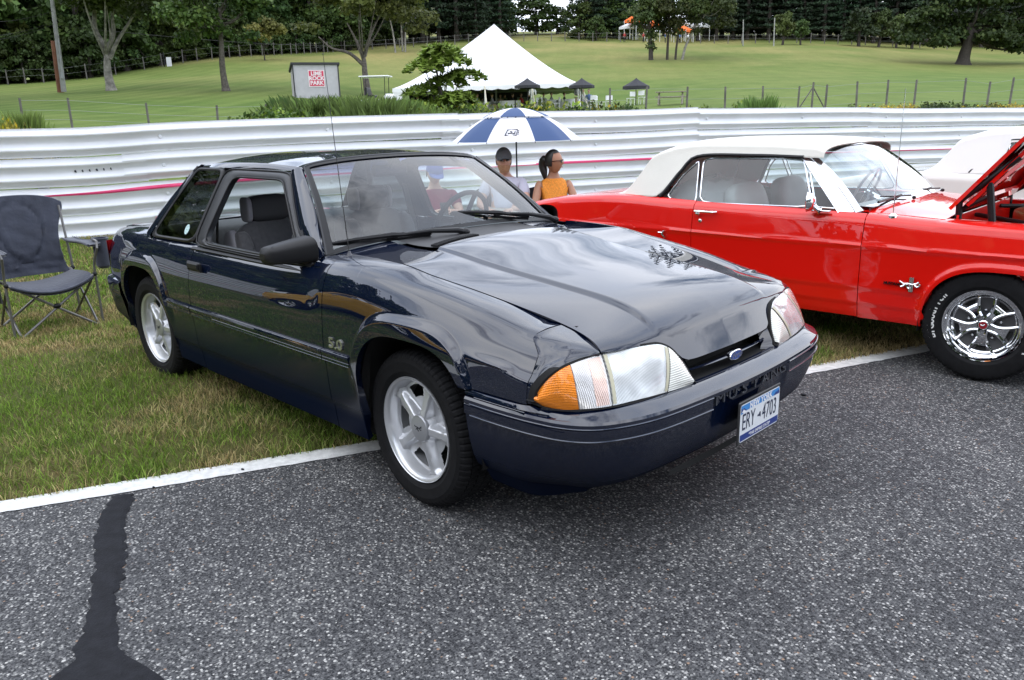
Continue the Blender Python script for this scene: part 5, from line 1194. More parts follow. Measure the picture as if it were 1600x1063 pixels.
    m = MB(); m.tube(curve([(.45, .875, .46), (.72, .85, .46), (.86, .70, .46), (.90, 0, .46), (.86, -.70, .46), (.72, -.85, .46), (.45, -.875, .46)], 40), .045, 10); m.build('front_bumper', CHROME, car)
    m = MB(); G = [[(.80+.05*(1-(y/.80)**2)-.02*t, y, .45+(.40)*t) for y in np.linspace(-.80, .80, 17)] for t in np.linspace(0, 1, 6)]; m.grid(G); m.build('nose_panel', paint, car); m = MB(); m.box((.86, 0, .63), (.03, .90, .17), bevel=.02); m.build('grille', SHADOWBLACK, car)
    for s in (-1, 1): MB().lathe([(0, .885), (.06, .88), (.085, .865), (.092, .85), (.092, .82)], 24, c=(0, s*.62, .64), axis='x').build('headlight', mat('seal_beam', (.75, .78, .78), rough=.08, coat=1), car)
    # bonnet
    hg = [[(x, y, float(cZS(x))+.014+.028*(1-(y/.66)**2)+.012*float(sstep(.10, .05, abs(y)))) for y in np.linspace(-.655, .655, 31)] for x in np.linspace(-.27, .79, 24)]; hg = np.array(hg)
    if hood_open:
        pv = np.array([-.27, 0, .915]); R = roty(radians(-52.2)); H = (hg-pv)@R.T+pv+np.array([-.02, 0, .035]); hd = opanel(H, .02, C=(-.8, 0, 1.2)); hood = hd.build('bonnet', paint, car)
        under = hg.copy(); under[..., 2] -= .03; U = (under-pv)@R.T+pv+np.array([-.02, 0, .035]); MB().grid(U).build('bonnet_lining', paint, hood)
        def hp(x, y, dz): return R@(np.array([x, y, float(cZS(x))+.014+dz])-pv)+pv+np.array([-.02, 0, .035])
        for a, b in (((-.2, -.60), (.74, -.60)), ((-.2, .60), (.74, .60)), ((-.2, -.60), (.30, -.05)), ((-.2, .60), (.30, .05)), ((.74, -.60), (.30, -.05)), ((.74, .60), (.30, .05)), ((-.2, -.6), (-.2, .6)), ((.72, -.6), (.72, .6))):
            m = MB(); q0, q1 = np.array(a), np.array(b); d = (q1-q0)/np.linalg.norm(q1-q0); nn_ = np.array([-d[1], d[0]])*.045
            m.grid([[hp(*(q0+(q1-q0)*t+nn_*w), dz) for w, dz in ((-1, -.034), (-.7, -.052), (.7, -.052), (1, -.034))] for t in np.linspace(0, 1, 8)]); m.build('bonnet_rib', paint, hood, sharp=25)
        for s in (-1, 1):                                            # black hinges and springs
            m = MB(); m.tube([(-.235, s*.63, .86), (-.24, s*.63, 1.0)], .018, 8).tube([(-.06, s*.625, .86), (-.10, s*.625, 1.10)], .020, 8).tube([(-.24, s*.63, .99), (.03, s*.625, 1.24)], .018, 8).tube([(-.10, s*.625, 1.02), (-.24, s*.62, .93)], .012, 6); m.build('bonnet_hinge', BLACKTRIM, car)
        ENG = mat('engine_dark', (.02, .02, .022), rough=.5, noise=.3, nscale=30); GOLD = mat('air_cleaner_gold', (.38, .28, .12), rough=.3, metal=.7)
        m = MB(); m.box((.25, 0, .52), (1.0, 1.28, .06)).box((.25, 0, .62), (.62, .42, .22), bevel=.04); m.build('engine_block', ENG, car)
        for s in (-1, 1): MB().box((.22, s*.30, .74), (.52, .12, .09), bevel=.03).build('valve_cover', GOLD, car); MB().lathe([(0, .865), (.10, .865), (.17, .82), (.20, .72), (.21, .5)], 20, c=(.15, s*.60, 0)).build('shock_tower', paint, car)
        m = MB(); m.lathe([(0, .930), (.02, .930), (.022, .912), (.165, .910), (.185, .900), (.190, .880), (.190, .845), (.17, .84), (0, .84)], 40, c=(.12, -.06, 0)); m.build('air_cleaner', GOLD, car)
        m = MB(); m.tube([(-.22, -.30, .88), (.15, -.58, .87)], .014, 7).tube([(-.22, .30, .88), (.15, .58, .87)], .014, 7).tube([(.15, -.60, .875), (.15, .60, .875)], .014, 7); m.build('brace_bars', BLACKTRIM, car)
        m = MB(); m.box((-.235, 0, .74), (.012, 1.30, .34)); m.build('bulkhead', paint, car); m = MB(); m.tube(curve([(-.1, .2, .86), (.2, .3, .90), (.5, .15, .85)], 12), .018, 7).tube(curve([(-.1, -.3, .80), (.1, -.45, .86), (.4, -.4, .80)], 12), .014, 7).box((.55, -.42, .78), (.22, .18, .18), bevel=.01); m.build('hoses_and_battery', ENG, car)
    else:
        opanel(hg, .02, C=(0, 0, .3)).build('bonnet', paint, car)
    # cowl
    m = MB(); G = []
    for y in np.linspace(-.74, .74, 31):
        a = abs(y); xb = float(np.interp(a, SB[::-1, 1], SB[::-1, 0])); zb = float(np.interp(a, SB[::-1, 1], SB[::-1, 2])); zf = float(cZS(-.28))+.014+.028*(1-(min(a, .66)/.66)**2); G.append([(-.278+(xb+.278)*t, y, zf+(zb-.004-zf)*t) for t in np.linspace(0, 1, 6)])
    opanel(np.array(G), .006, C=(0, 0, .4)).build('cowl', paint, car)
    for y0 in (-.52, .10):
        m = MB(); m.tube([(-.62, y0+.28, .975), (-.66, y0+.05, .985), (-.70, y0-.05, .99)], [.006, .005, .004], 6).tube([(-.665, y0-.18, .968), (-.655, y0+.20, .982)], .008, 6).sphere((-.60, y0+.28, .962), (.013, .013, .012), 8); m.build('wiper', BLACKTRIM, car)
    m = MB(); m.lathe([(.028, 0), (.026, .018), (.012, .030), (0, .034)], 14, c=(-.545, -.79, .885)).tube([(-.545, -.79, .91), (-.548, -.79, 1.62)], [.003, .0016], 6); m.build('aerial', CHROME, car)
    # round mirror
    for s in ((-1, 1) if not lettering else (-1,)):
        m = MB(); R = rotz(radians(-18*s)); V0 = len(m.V); m.lathe([(0, .045), (.030, .040), (.052, .022), (.060, 0), (.062, -.010), (.056, -.014)], 24, axis='x'); m.V[-1] = m.V[-1]*[1, 1, 1]@R.T+[-1.01, s*.905, .972]; m.tube([(-1.0, s*.90, .955), (-.975, s*.865, .925), (-.96, s*.85, .915)], [.012, .014, .024], 8); m.box((-.955, s*.842, .914), (.12, .035, .012), bevel=.005); mo = m.build('door_mirror', CHROME, car)
    # cabin
    ST_ = mat('classic_vinyl_'+name+label[:6], seatcol, rough=.5, noise=.08, nscale=8); m = MB()
    for s in (-1, 1): m.grid([[(x, s*.775, z) for z in (.34, .905)] for x in (-.7, -2.3)])
    m.grid([[(x, y, .36) for y in (-.75, .75)] for x in (-.7, -2.4)]).grid([[(-.70, y, z) for z in (.36, .94)] for y in (-.74, .74)]).grid([[(-2.35, y, z) for z in (.36, .94)] for y in (-.74, .74)]).grid([[(-2.3, y, .95) for y in (-.7, .7)], [(-2.56, y, .95) for y in (-.7, .7)]]); m.build('cabin_tub', mat('cabin_dark_vinyl', (.10, .10, .10), rough=.7), car)
    m = MB(); P = [(-.68, .94), (-.80, .945), (-.90, .92), (-.91, .85), (-.86, .70), (-.72, .6)]; m.grid([[(x, y, z) for x, z in P] for y in np.linspace(-.73, .73, 9)]); m.build('dashboard', ST_, car)
    for sy in (-.36, .36): m = MB(); m.grid(cushion((-1.36, sy, .50), (.52, .52, .18)), wrap=True).grid(cushion((-1.66, sy, .76), (.14, .52, .56), roty(radians(-14))), wrap=True); m.build('front_seat', ST_, car)
    m = MB(); m.grid(cushion((-2.0, 0, .52), (.4, 1.2, .16)), wrap=True).grid(cushion((-2.22, 0, .75), (.14, 1.25, .46), roty(radians(-20))), wrap=True); m.build('rear_seat', ST_, car)
    sw = bpy.data.objects.new('steering_wheel', None); COL.objects.link(sw); sw.parent = car; sw.location = (-1.12, .36, .935); sw.rotation_euler = (0, radians(-65), 0); th = np.arange(36)*2*pi/36; MB().tube([(.19*cos(t), .19*sin(t), 0) for t in th], .010, 7, closed=True).build('rim', ST_, sw); m = MB()
    for a in (.2, 2.94, 4.71): m.tube([(0, 0, -.01), (.185*cos(a), .185*sin(a), 0)], .008, 6)
    m.tube([(0, 0, 0), (0, 0, -.25)], .025, 8); m.build('hub', CHROME, sw)
    if lettering:
        m = MB(); rng2 = np.random.default_rng(9); G = np.array(cushion((-1.98, -.30, .86), (.62, .66, .40), n=2.4)); G += rng2.normal(0, .012, G.shape); m.grid(G, wrap=True); m.build('folded_cover', mat('cover_grey', (.42, .43, .44), rough=.8), car, sharp=20)
        m = MB(); m.grid([[(x, y, z) for x, z in ((-1.55, 1.225), (-1.62, 1.0), (-1.95, .93), (-2.25, 1.0), (-2.2, 1.22))] for y in (.50, .52)]); m.build('hanging_liner', mat('liner_grey', (.20, .20, .215), rough=.9), car)
    for x in (0, -2.743):
        styled_wheel(car, (x, -.735, .322), False, lettering and x == 0); styled_wheel(car, (x, .735, .322), True, False)
    return car
RED = mat('red_paint', (.78, .0080, .003), rough=.45, coat=1, coat_rough=.012, spec=.1, cior=1.55); CREAM = mat('cream_top', (.78, .75, .68), rough=.75, noise=.03, nscale=5, bump=.25, bscale=160)
WHITEP = mat('white_paint', (.76, .75, .71), rough=.35, coat=1); YEL = mat('yellow_paint', (.85, .46, .02), rough=.35, coat=1, spec=.2)
classic_car('parked_car', 'bright red classic convertible with cream top up and its bonnet raised', (1.176, 3.104, .005), radians(1.56), RED, CREAM, True, True)
classic_car('parked_car', 'white classic coupe parked furthest away behind the red car with raised bonnet', (2.27, 6.5, 0), radians(2), WHITEP, mat('white_top', (.80, .80, .77), rough=.6), False, False, wide=True)
classic_car('parked_car', 'yellow car parked beyond the left edge, seen only mirrored in the dark blue side', (-3.6, -4.95, 0), radians(0), YEL, mat('yellow_top', (.70, .38, .02), rough=.4, coat=1), False, False, (.05, .05, .05))
# ================================================================ trees, shrubs and plants
LEAF = attr_mat('foliage', .22, .55, 1.0); BARK = mat('bark', (.115, .100, .085), rough=.95, noise=.45, nscale=6, bump=.6, bscale=30); BARKPALE = mat('bark_pale', (.24, .225, .20), rough=.95, noise=.5, nscale=3, bump=.5, bscale=25); DARKBARK = mat('bark_dark', (.05, .042, .035), rough=.95, noise=.3, nscale=5)
def leaf_arrays(P, N, size, col, rng, flat=.0, aspect=.7):
    n = len(P); R = rng.normal(0, 1, (n, 3)); N = N+R*.75; N[:, 2] += flat; N /= np.linalg.norm(N, axis=1)[:, None]
    A = rng.normal(0, 1, (n, 3)); A -= (A*N).sum(1)[:, None]*N; A /= np.linalg.norm(A, axis=1)[:, None]; B_ = np.cross(N, A)
    s = size*rng.uniform(.6, 1.4, n)[:, None]; V = np.empty((n, 4, 3)); V[:, 0] = P-A*s; V[:, 1] = P+B_*s*aspect; V[:, 2] = P+A*s; V[:, 3] = P-B_*s*aspect
    V[:, 1] -= N*s*.25; V[:, 3] -= N*s*.25
    return V, np.repeat(col[:, None, :], 4, 1)
def leaf_mesh(name, V, C):
    V = V.reshape(-1, 3); F = np.arange(len(V)).reshape(-1, 4); me = raw_mesh(name, V, F, [LEAF], smooth=False)
    a = me.color_attributes.new('Col', 'FLOAT_COLOR', 'POINT'); c = np.ones((len(V), 4), np.float32); c[:, :3] = C.reshape(-1, 3); a.data.foreach_set('color', c.ravel()); return me
def crown(seed, n, blobs, size, base, tip=None, flat=.3, shell=.6, var=.25):
    """leaf faces spread through the shells of a set of ellipsoid clumps"""
    rng = np.random.default_rng(seed); blobs = np.array(blobs, float); vol = (blobs[:, 3]*blobs[:, 4])**1.0; k = rng.choice(len(blobs), n, p=vol/vol.sum())
    d = rng.normal(0, 1, (n, 3)); d /= np.linalg.norm(d, axis=1)[:, None]; d[:, 2] = np.where(d[:, 2] < -.35, -d[:, 2]*rng.uniform(0, 1, n), d[:, 2])
    r = 1-(1-shell)*rng.uniform(0, 1, n)**1.5+rng.normal(0, .06, n); bl = blobs[k]; R3 = np.stack([bl[:, 3], bl[:, 3], bl[:, 4]], 1); P = bl[:, :3]+d*r[:, None]*R3
    # ragged sprays
    P += rng.normal(0, 1, (n, 3))*size*.8
    bc = rng.uniform(1-var, 1+var, len(blobs))[k][:, None]; hue = rng.normal(0, .06, len(blobs))[k]
    col = np.array(base)[None]*bc*rng.uniform(.75, 1.25, n)[:, None]; col[:, 0] *= 1+hue; col[:, 2] *= 1-hue
    if tip is not None: t = rng.uniform(0, 1, n)[:, None] < .18; col = np.where(t, np.array(tip)[None]*rng.uniform(.8, 1.2, n)[:, None], col)
    return leaf_arrays(P, d.copy(), size, np.clip(col, .002, .9), rng, flat)
def blobs_round(seed, H, R, z0, n, rmin=.22, rmax=.38, sq=.75, top=1.0):
    rng = np.random.default_rng(seed); out = []
    for i in range(n):
        t = (i+.5)/n; z = z0+(H-z0)*(.06+.88*t); w = R*np.interp(t, [0, .25, .55, .85, 1], [.72, 1, .95, .62, .25*top]); a = i*2.399+rng.uniform(-.4, .4); q = rng.uniform(.35, .85)*w; r_ = R*rng.uniform(rmin, rmax)
        out.append((q*cos(a), q*sin(a), z, r_, r_*sq))
    return out
def trunk_mb(pts, r0, r1, n=8): 
    P = curve(pts, max(6, len(pts)*3)); return P, np.linspace(r0, r1, len(P))
def limbs(m, base, top, blobs, r0, seed, k=8):
    rng = np.random.default_rng(seed); idx = rng.choice(len(blobs), min(k, len(blobs)), replace=False)
    for i in idx:
        b = np.array(blobs[i][:3]); t = rng.uniform(.35, .95); s = np.array(base)*(1-t)+np.array(top)*t; mid = (s+b)/2+np.array([0, 0, -.12*np.linalg.norm(b-s)])+rng.normal(0, .15, 3); m.tube(curve([s, mid, b], 7), np.linspace(r0*.45*(1.1-t*.6), r0*.08, 7), 5, cap=False)
def make_tree(name, label, cat, loc, mesh_pairs, group=None, rz=0., scale=1.):
    t = thing(name, label, cat, loc, rz, group); t.scale = (scale,)*3 if np.isscalar(scale) else scale
    for nm, me in mesh_pairs: link(nm, me, t)
    return t
def mbmesh(m, name, mt, sharp=60):
    o = m.build(name, mt, None, sharp=sharp); me = o.data; bpy.data.objects.remove(o); return me
# -- deciduous forest kinds
GR1 = (.062, .102, .026); GR2 = (.048, .080, .022); GR3 = (.094, .130, .030); PINE = (.026, .048, .023)
def forest_tree(seed, H, R, col, n=3600, size=.34, z0=2.0, nb=20):
    bl = blobs_round(seed, H, R, z0, nb); V, C = crown(seed, n, bl, size, col, tip=tuple(c*1.5 for c in col)); m = MB(); P, rr = trunk_mb([(0, 0, -.5), (.1, .1, H*.3), (-.1, 0, H*.75)], R*.075+.08, .08); m.tube(P, rr, 7, cap=False); limbs(m, (0, 0, H*.2), (0, 0, H*.7), bl, R*.08+.05, seed, 7)
    return [('crown', leaf_mesh('crown', V, C)), ('trunk', mbmesh(m, 'trunk', DARKBARK))]
def pine_tree(seed, H, R, col=PINE, n=3600, size=.30):
    rng = np.random.default_rng(seed); m = MB(); m.tube([(0, 0, -.5), (0, 0, H)], [R*.08+.06, .03], 6, cap=False); PP = []; NN = []; CC = []
    lv = 17; 
    for L_ in range(lv):
        t = L_/(lv-1); z = H*(.10+.88*t); rad = R*(1-t**1.15)*rng.uniform(.82, 1.12)+.15; nb = int(9-4*t)
        for j in range(nb):
            a = j*2*pi/nb+rng.uniform(-.4, .4)+L_*.7; r_ = rad*rng.uniform(.7, 1.15); bc = rng.uniform(.7, 1.3); q = int(n/(lv*7)); s = rng.uniform(.12, 1, q)**.7
            x = s*r_*np.cos(a); y = s*r_*np.sin(a); w = .10+.16*r_*s*(1-.4*s); tt = rng.normal(0, 1, q)*w; zz = z+.14*r_*np.sin(s*2.2)-.16*r_*s+rng.normal(0, .10, q)
            PP.append(np.stack([x-np.sin(a)*tt, y+np.cos(a)*tt, zz], 1)); NN.append(np.tile([cos(a)*.5, sin(a)*.5, .9], (q, 1))); CC.append(np.array(col)[None]*bc*rng.uniform(.7, 1.3, q)[:, None])
            if j % 2 == 0: m.tube([(0, 0, z), (r_*.8*cos(a), r_*.8*sin(a), z-.02*r_)], [.05, .015], 4, cap=False)
    V, C = leaf_arrays(np.vstack(PP), np.vstack(NN), size, np.vstack(CC), rng, .2, .45)
    return [('crown', leaf_mesh('crown', V, C)), ('trunk', mbmesh(m, 'trunk', DARKBARK))]
FT = [forest_tree(11, 17, 5.2, GR1), forest_tree(12, 19, 5.8, GR2), forest_tree(13, 15, 4.8, GR3), forest_tree(14, 9, 4.4, (.046, .074, .018), 2600, .30, .3, 16), forest_tree(15, 21, 6.4, (.036, .060, .020), 4200)]
PT = [pine_tree(21, 20, 4.4), pine_tree(22, 23, 5.0), pine_tree(23, 17, 4.0, (.024, .042, .022)), pine_tree(24, 25, 5.2, (.018, .034, .018))]
kinds_lab = ['mid green broadleaf tree in the wood', 'dark green broadleaf tree in the wood', 'light green broadleaf tree in the wood', 'low bushy tree along the foot of the wood', 'tall spreading broadleaf tree in the wood']
rg = np.random.default_rng(5)
LM = [(-60, 'beyond the left edge of the photo'), (30, 'at the far left edge'), (95, 'behind the tall utility pole'), (140, 'between the utility pole and the pale three limbed tree'), (185, 'behind the pale three limbed tree'), (235, 'left of the small white notice'), (264, 'behind the small white notice'), (310, 'right of the small white notice'), (361, 'behind the dark trunked tree left of the shed'), (425, 'behind the small yellowing tree'), (490, 'above the grey shed'), (535, 'just right of the grey shed'), (577, 'behind the fork trunked tree'), (632, 'behind the slim pale trees'), (690, 'left of the marquee peak'), (765, 'behind the marquee peak'), (815, 'right of the marquee peak'), (868, 'at the gap of sky'), (940, 'left of the orange canopies'), (1032, 'behind the tree clump on the field'), (1110, 'right of the tree clump'), (1161, 'behind the left thin pole'), (1210, 'behind the right thin pole'), (1265, 'right of the two thin poles'), (1332, 'behind the four round trees'), (1395, 'right end of the four round trees'), (1450, 'left of the big oak'), (1510, 'behind the big oak'), (1580, 'at the right edge'), (1680, 'beyond the right edge')]
def near(px): return min(LM, key=lambda q: abs(q[0]-px))[1]
ROWS = ['front row', 'second row', 'back row']
def front_depth(px): return float(np.interp(px, [-400, 0, 150, 300, 450, 600, 800, 1000, 1200, 1450, 1700], [88, 92, 97, 112, 122, 137, 147, 147, 147, 142, 138]))
# left wood: three rows
for row, (st, dd) in enumerate(((58, 0), (64, 7), (60, 16))):
    for px in np.arange(-260+row*20, 610, st):
        px_ = px+rg.uniform(-14, 14); D = front_depth(px_)+3+dd+rg.uniform(-2, 2); k = int(rg.choice([0, 1, 2, 4])) if row else int(rg.choice([0, 1, 2, 3, 0]))
        p = gp(px_, D); make_tree('woodland_tree', kinds_lab[k].replace(' in the wood', '').replace(' along the foot of the wood', '')+', '+ROWS[row]+', '+near(px_), 'tree', p, FT[k], 'broadleaf trees of the wood behind the lawn', rg.uniform(0, 6.28), rg.uniform(.85, 1.2))
for px in np.arange(-240, 590, 30):                              # understorey
    px_ = px+rg.uniform(-10, 10); p = gp(px_, front_depth(px_)+1.5+rg.uniform(-1, 1)); make_tree('undergrowth_bush', 'low bush at the wood edge, '+near(px_), 'bush', p, FT[3], 'bushes along the foot of the wood', rg.uniform(0, 6.28), rg.uniform(.45, .75))
for row_, (dd_, s0, s1) in enumerate(((9, .8, 1.05), (20, .9, 1.2))):
    for px in np.arange(-250, 620, 24):
        px_ = px+rg.uniform(-9, 9); make_tree('undergrowth_bush', 'dense bush deeper in the wood, '+near(px_), 'bush', gp(px_, front_depth(px_)+dd_+rg.uniform(-1, 1)), FT[3], 'bushes along the foot of the wood', rg.uniform(0, 6.28), rg.uniform(s0, s1))
# conifers
for px in list(range(560, 815, 22))+list(range(915, 1000, 20))+list(range(1040, 1740, 24)):
    px_ = px+rg.uniform(-8, 8); make_tree('undergrowth_bush', 'low dark bush under the pines, '+near(px_), 'bush', gp(px_, front_depth(px_)+16+rg.uniform(-2, 2)), FT[3], 'dark bushes at the foot of the pines', rg.uniform(0, 6.28), rg.uniform(.6, .85))
for row, dd in enumerate((0, 6, 14)):
    for px in np.r_[np.arange(640+row*12, 802, 28), np.arange(915+row*8, 985, 30), np.arange(1085+row*12, 1720, 27)]:
        px_ = px+rg.uniform(-6, 6); D = front_depth(px_)+7+dd+rg.uniform(-2, 2); k = int(rg.integers(0, 4)); p = gp(px_, D); make_tree('pine_tree', ['broad', 'tall', 'short lighter', 'tallest'][k]+' dark pine, '+ROWS[row]+', '+near(px_), 'pine tree', p, PT[k], 'dark pines behind the field', rg.uniform(0, 6.28), rg.uniform(.85, 1.15))
for k_, (px, D, k, sc, nm, lab, hue) in enumerate([
    (840, 165, 3, (1.25, 1.25, .80), 'distant_tree', 'rounded grey green tree left of the gap of sky', None), (872, 168, 3, (.9, .9, .52), 'distant_tree', 'small distant tree under the gap of sky', None),
    (905, 152, 3, (.85, .85, .66), 'round_tree', 'dark rounded tree right below the gap of sky', None), (931, 148, 3, (.55, .55, .44), 'round_tree', 'small mid green tree beside the dark rounded one', None), (968, 155, 3, (1.1, 1.1, .72), 'round_tree', 'olive green tree behind the row at the field top', None), (1004, 150, 2, .36, 'round_tree', 'pale green tree left of the orange tents', None), (950, 156, 1, .34, 'round_tree', 'brownish dark tree at the field top', None)]):
    make_tree(nm, lab, 'tree', gp(px, D), FT[k], None, k_*1.3, sc)
SM = [forest_tree(31, 4.6, 1.9, (.062, .092, .026), 1500, .20, 1.3, 9), forest_tree(32, 5.0, 2.7, (.038, .058, .022), 1700, .22, .8, 10)]
for k_, (px, sc, k, lab) in enumerate([(1215, 1.05, 0, 'small light green tree beside the tall grey pole'), (1243, .82, 0, 'smallest round tree standing alone in front of the pines'), (1332, 1.15, 1, 'darkest of the four round trees in front of the pines'), (1362, 1.2, 0, 'second round tree from the left in the row of four'), (1390, 1.08, 0, 'third round tree from the left in the row of four'), (1414, 1.05, 1, 'round tree nearest the big spreading oak')]):
    make_tree('young_tree', lab, 'tree', gp(px, 138), SM[k], 'young round trees in front of the pines', k_*2., sc)
# -- individual lawn trees
def big_tree(name, label, px, D, H, trunk, trunk_r, blobs, n, size, col, bark, tip=None, extra=None, rz=0., seed=1, nl=12):
    p = gp(px, D); t = thing(name, label, 'tree', p, 0.)
    V, C = crown(seed, n, blobs, size, col, tip, flat=.35); link('crown', leaf_mesh('crown', V, C), t)
    m = MB(); P, rr = trunk_mb(trunk, trunk_r, trunk_r*.45); rr[0] *= 1.5; rr[1] *= 1.15; m.tube(P, rr, 9, cap=False)
    for e in (extra or []): m.tube(curve(e[0], 10), np.linspace(e[1], e[2], 10), 7, cap=False)
    limbs(m, P[len(P)//2], P[-1], blobs, trunk_r*.8, seed, nl); link('trunk', mbmesh(m, 'trunk', bark), t); return t
rv = np.array([RH[0], RH[1], 0.]); fv = np.array([FH[0], FH[1], 0.])    # across / away from the photo's view, to lay limbs out
def X3(a, b, z): return tuple(rv*a+fv*b+np.array([0, 0, z]))
def blob_list(L): return [tuple(X3(a, b, z))+(r, q) for a, b, z, r, q in L]
s = 72/FPX
def shell_blobs(seed, cx, cz, rx, rz_, n, rmin, rmax, sq=.7, zmin=-1.):
    rng = np.random.default_rng(seed); out = []
    for i in range(n):
        d = rng.normal(0, 1, 3); d /= np.linalg.norm(d); 
        if d[2] < zmin: d[2] = abs(d[2])
        q = rng.uniform(.45, .95); out.append((cx+d[0]*rx*q, d[1]*rx*q, cz+d[2]*rz_*q, rng.uniform(rmin, rmax), rng.uniform(rmin, rmax)*sq))
    return out
big_tree('maple_tree', 'pale barked tree with three upright limbs on the lawn at the left', 185, 72, 14, [X3(0, 0, -.3), X3(-.1, 0, 1.5), X3(.05, 0, 3.0), X3(-.1, 0, 3.9)], .42, blob_list(shell_blobs(41, 1.4, 8.9, 5.4, 2.9, 30, 1.2, 1.9)+[(3.5, .6, 6.3, 1.4, .7), (-3.0, 1, 7.2, 1.2, .6), (5.2, 0, 5.7, 1.3, .6), (6.4, 0, 6.6, 1.4, .7), (2.2, 1.2, 6.6, 1.2, .6), (4.4, 0, 7.2, 1.5, .8)]), 11000, .20, (.070, .098, .024), BARKPALE, seed=2, nl=3,
    extra=[([X3(-.05, 0, 3.6), X3(-.65, 0, 5.0), X3(-.55, .2, 6.6), X3(-.6, 0, 9)], .26, .10), ([X3(.1, 0, 3.3), X3(.9, 0, 4.6), X3(1.1, -.2, 6.0), X3(1.5, 0, 8)], .22, .08), ([X3(.25, 0, 2.6), X3(1.2, 0, 4.1), X3(2.4, .3, 5.7), X3(3.4, 0, 7)], .20, .07)])
big_tree('maple_tree', 'leafy tree with a dark straight trunk and wide low crown left of the shed', 361, 64, 12, [X3(0, 0, -.3), X3(-.1, 0, 1.5), X3(0, 0, 3.2), X3(.2, 0, 6)], .27, blob_list(shell_blobs(42, 0, 6.9, 4.2, 3.4, 34, .9, 1.5, .65, -.75)+[(-2.6, 0, 3.9, .9, .5), (2.4, 0, 3.8, .9, .5), (0, -.5, 4.2, 1.2, .6)]), 9500, .17, (.058, .092, .020), BARK, (.12, .16, .035), seed=3)
big_tree('maple_tree', 'tree with a leaning forked trunk and olive crown between the shed and tent', 577, 68, 12, [X3(.1, 0, -.3), X3(-.05, 0, 1.6), X3(-.05, 0, 2.6), X3(-.15, 0, 3.4)], .34, blob_list(shell_blobs(43, .6, 7.0, 5.0, 2.6, 30, .9, 1.6, .6, -.6)+[(-4.6, 0, 5.2, 1.1, .5), (4.4, 0, 5.0, 1.0, .5), (5.2, 0, 5.8, 1.1, .6)]), 10500, .18, (.066, .084, .020), BARK, (.13, .15, .04), seed=4, nl=4,
    extra=[([X3(-.05, 0, 2.3), X3(-1.2, 0, 3.3), X3(-2.6, 0, 3.7), X3(-3.6, 0, 4.6)], .17, .06), ([X3(0, 0, 2.6), X3(-.6, 0, 4.3), X3(-1.2, 0, 5.6)], .16, .05), ([X3(0, 0, 3.0), X3(.6, 0, 4.6), X3(1.5, 0, 6.2)], .17, .05)])
big_tree('ornamental_tree', 'small yellowing tree behind the lawn fence left of the shed', 425, 108, 5, [X3(0, 0, -.3), X3(0, 0, 1.2), X3(0, 0, 2)], .10, blob_list(shell_blobs(44, 0, 3.2, 2.6, 1.5, 14, .6, 1.0, .7)), 2200, .20, (.15, .15, .035), DARKBARK, seed=5)
big_tree('oak_tree', 'big spreading oak standing alone on the field at the right', 1495, 108, 14, [X3(0, 0, -.3), X3(.1, 0, 1.2), X3(.35, 0, 2.6), X3(.4, 0, 5)], .85, blob_list([(a, b, z, r, r*.42) for a, b, z, r in [(-7.5, 0, 3.2, 1.7), (-6, 2, 4.4, 2.2), (-4, -2, 2.6, 1.8), (-2.2, 0, 3.6, 2.2), (2.5, -2, 3.0, 2.2), (5.5, 0, 2.4, 2.2), (8, 1, 1.9, 2.0), (9.6, 0, 2.9, 2.0), (7, 2, 4.2, 2.6), (3, 0, 5.0, 2.8), (-1, 2, 5.6, 2.8), (-5, 0, 6.2, 2.6), (-7, 0, 5.4, 1.8), (0, -2, 7.4, 3.0), (4.5, 0, 7.6, 3.0), (8.5, 0, 6.2, 2.6), (-3.4, 0, 8.4, 2.6), (2, 0, 9.6, 3.0), (6.4, 0, 9.2, 2.6), (-1, 0, 10.6, 2.6), (3.6, 0, 11.4, 2.4), (-5.6, 0, 9.6, 1.9), (10.5, 0, 4.6, 1.9), (0, 2, 4.4, 2.4), (5, 3, 5.5, 2.6)]]), 15000, .26, (.040, .062, .017), DARKBARK, (.080, .105, .028), seed=6)
# clump of stems on a mound
tc_ = gp(1032, 112)
for k, (dx, lean, r_, lab) in enumerate([(-1.5, -.4, .34, 'thickest, leafy ivy covered stem at the left of the tree clump'), (.7, .1, .20, 'second stem of the tree clump on the field'), (1.8, .5, .17, 'slim stem of the clump leaning slightly right'), (2.7, 1.9, .19, 'pale stem at the right of the clump leaning outwards')]):
    p = tc_+rv*dx; p[2] = gzf(p[0], p[1]); tt = thing('field_tree', lab, 'tree', p, 0., 'clump of trees on the field')
    bl = blob_list(shell_blobs(50+k, lean*2, 6.2, 3.4, 2.9, 16, .9, 1.5, .75, -.9)+([(0, 0, 1.6, .6, .9), (0, 0, 3.0, .9, .9)] if k == 0 else [(lean, 0, 3.4, .9, .6)])); V, C = crown(60+k, 3600, bl, .19, (.050, .066, .020), (.085, .10, .03)); link('crown', leaf_mesh('crown', V, C), tt)
    m = MB(); m.tube(curve([X3(0, 0, -.3), X3(lean*.3, 0, 2.0), X3(lean*1.4, 0, 6)], 9), np.linspace(r_, r_*.5, 9), 7, cap=False); limbs(m, X3(lean*.4, 0, 2.4), X3(lean*1.4, 0, 6), bl, r_, 70+k, 6); link('trunk', mbmesh(m, 'trunk', BARKPALE if k == 3 else DARKBARK), tt)
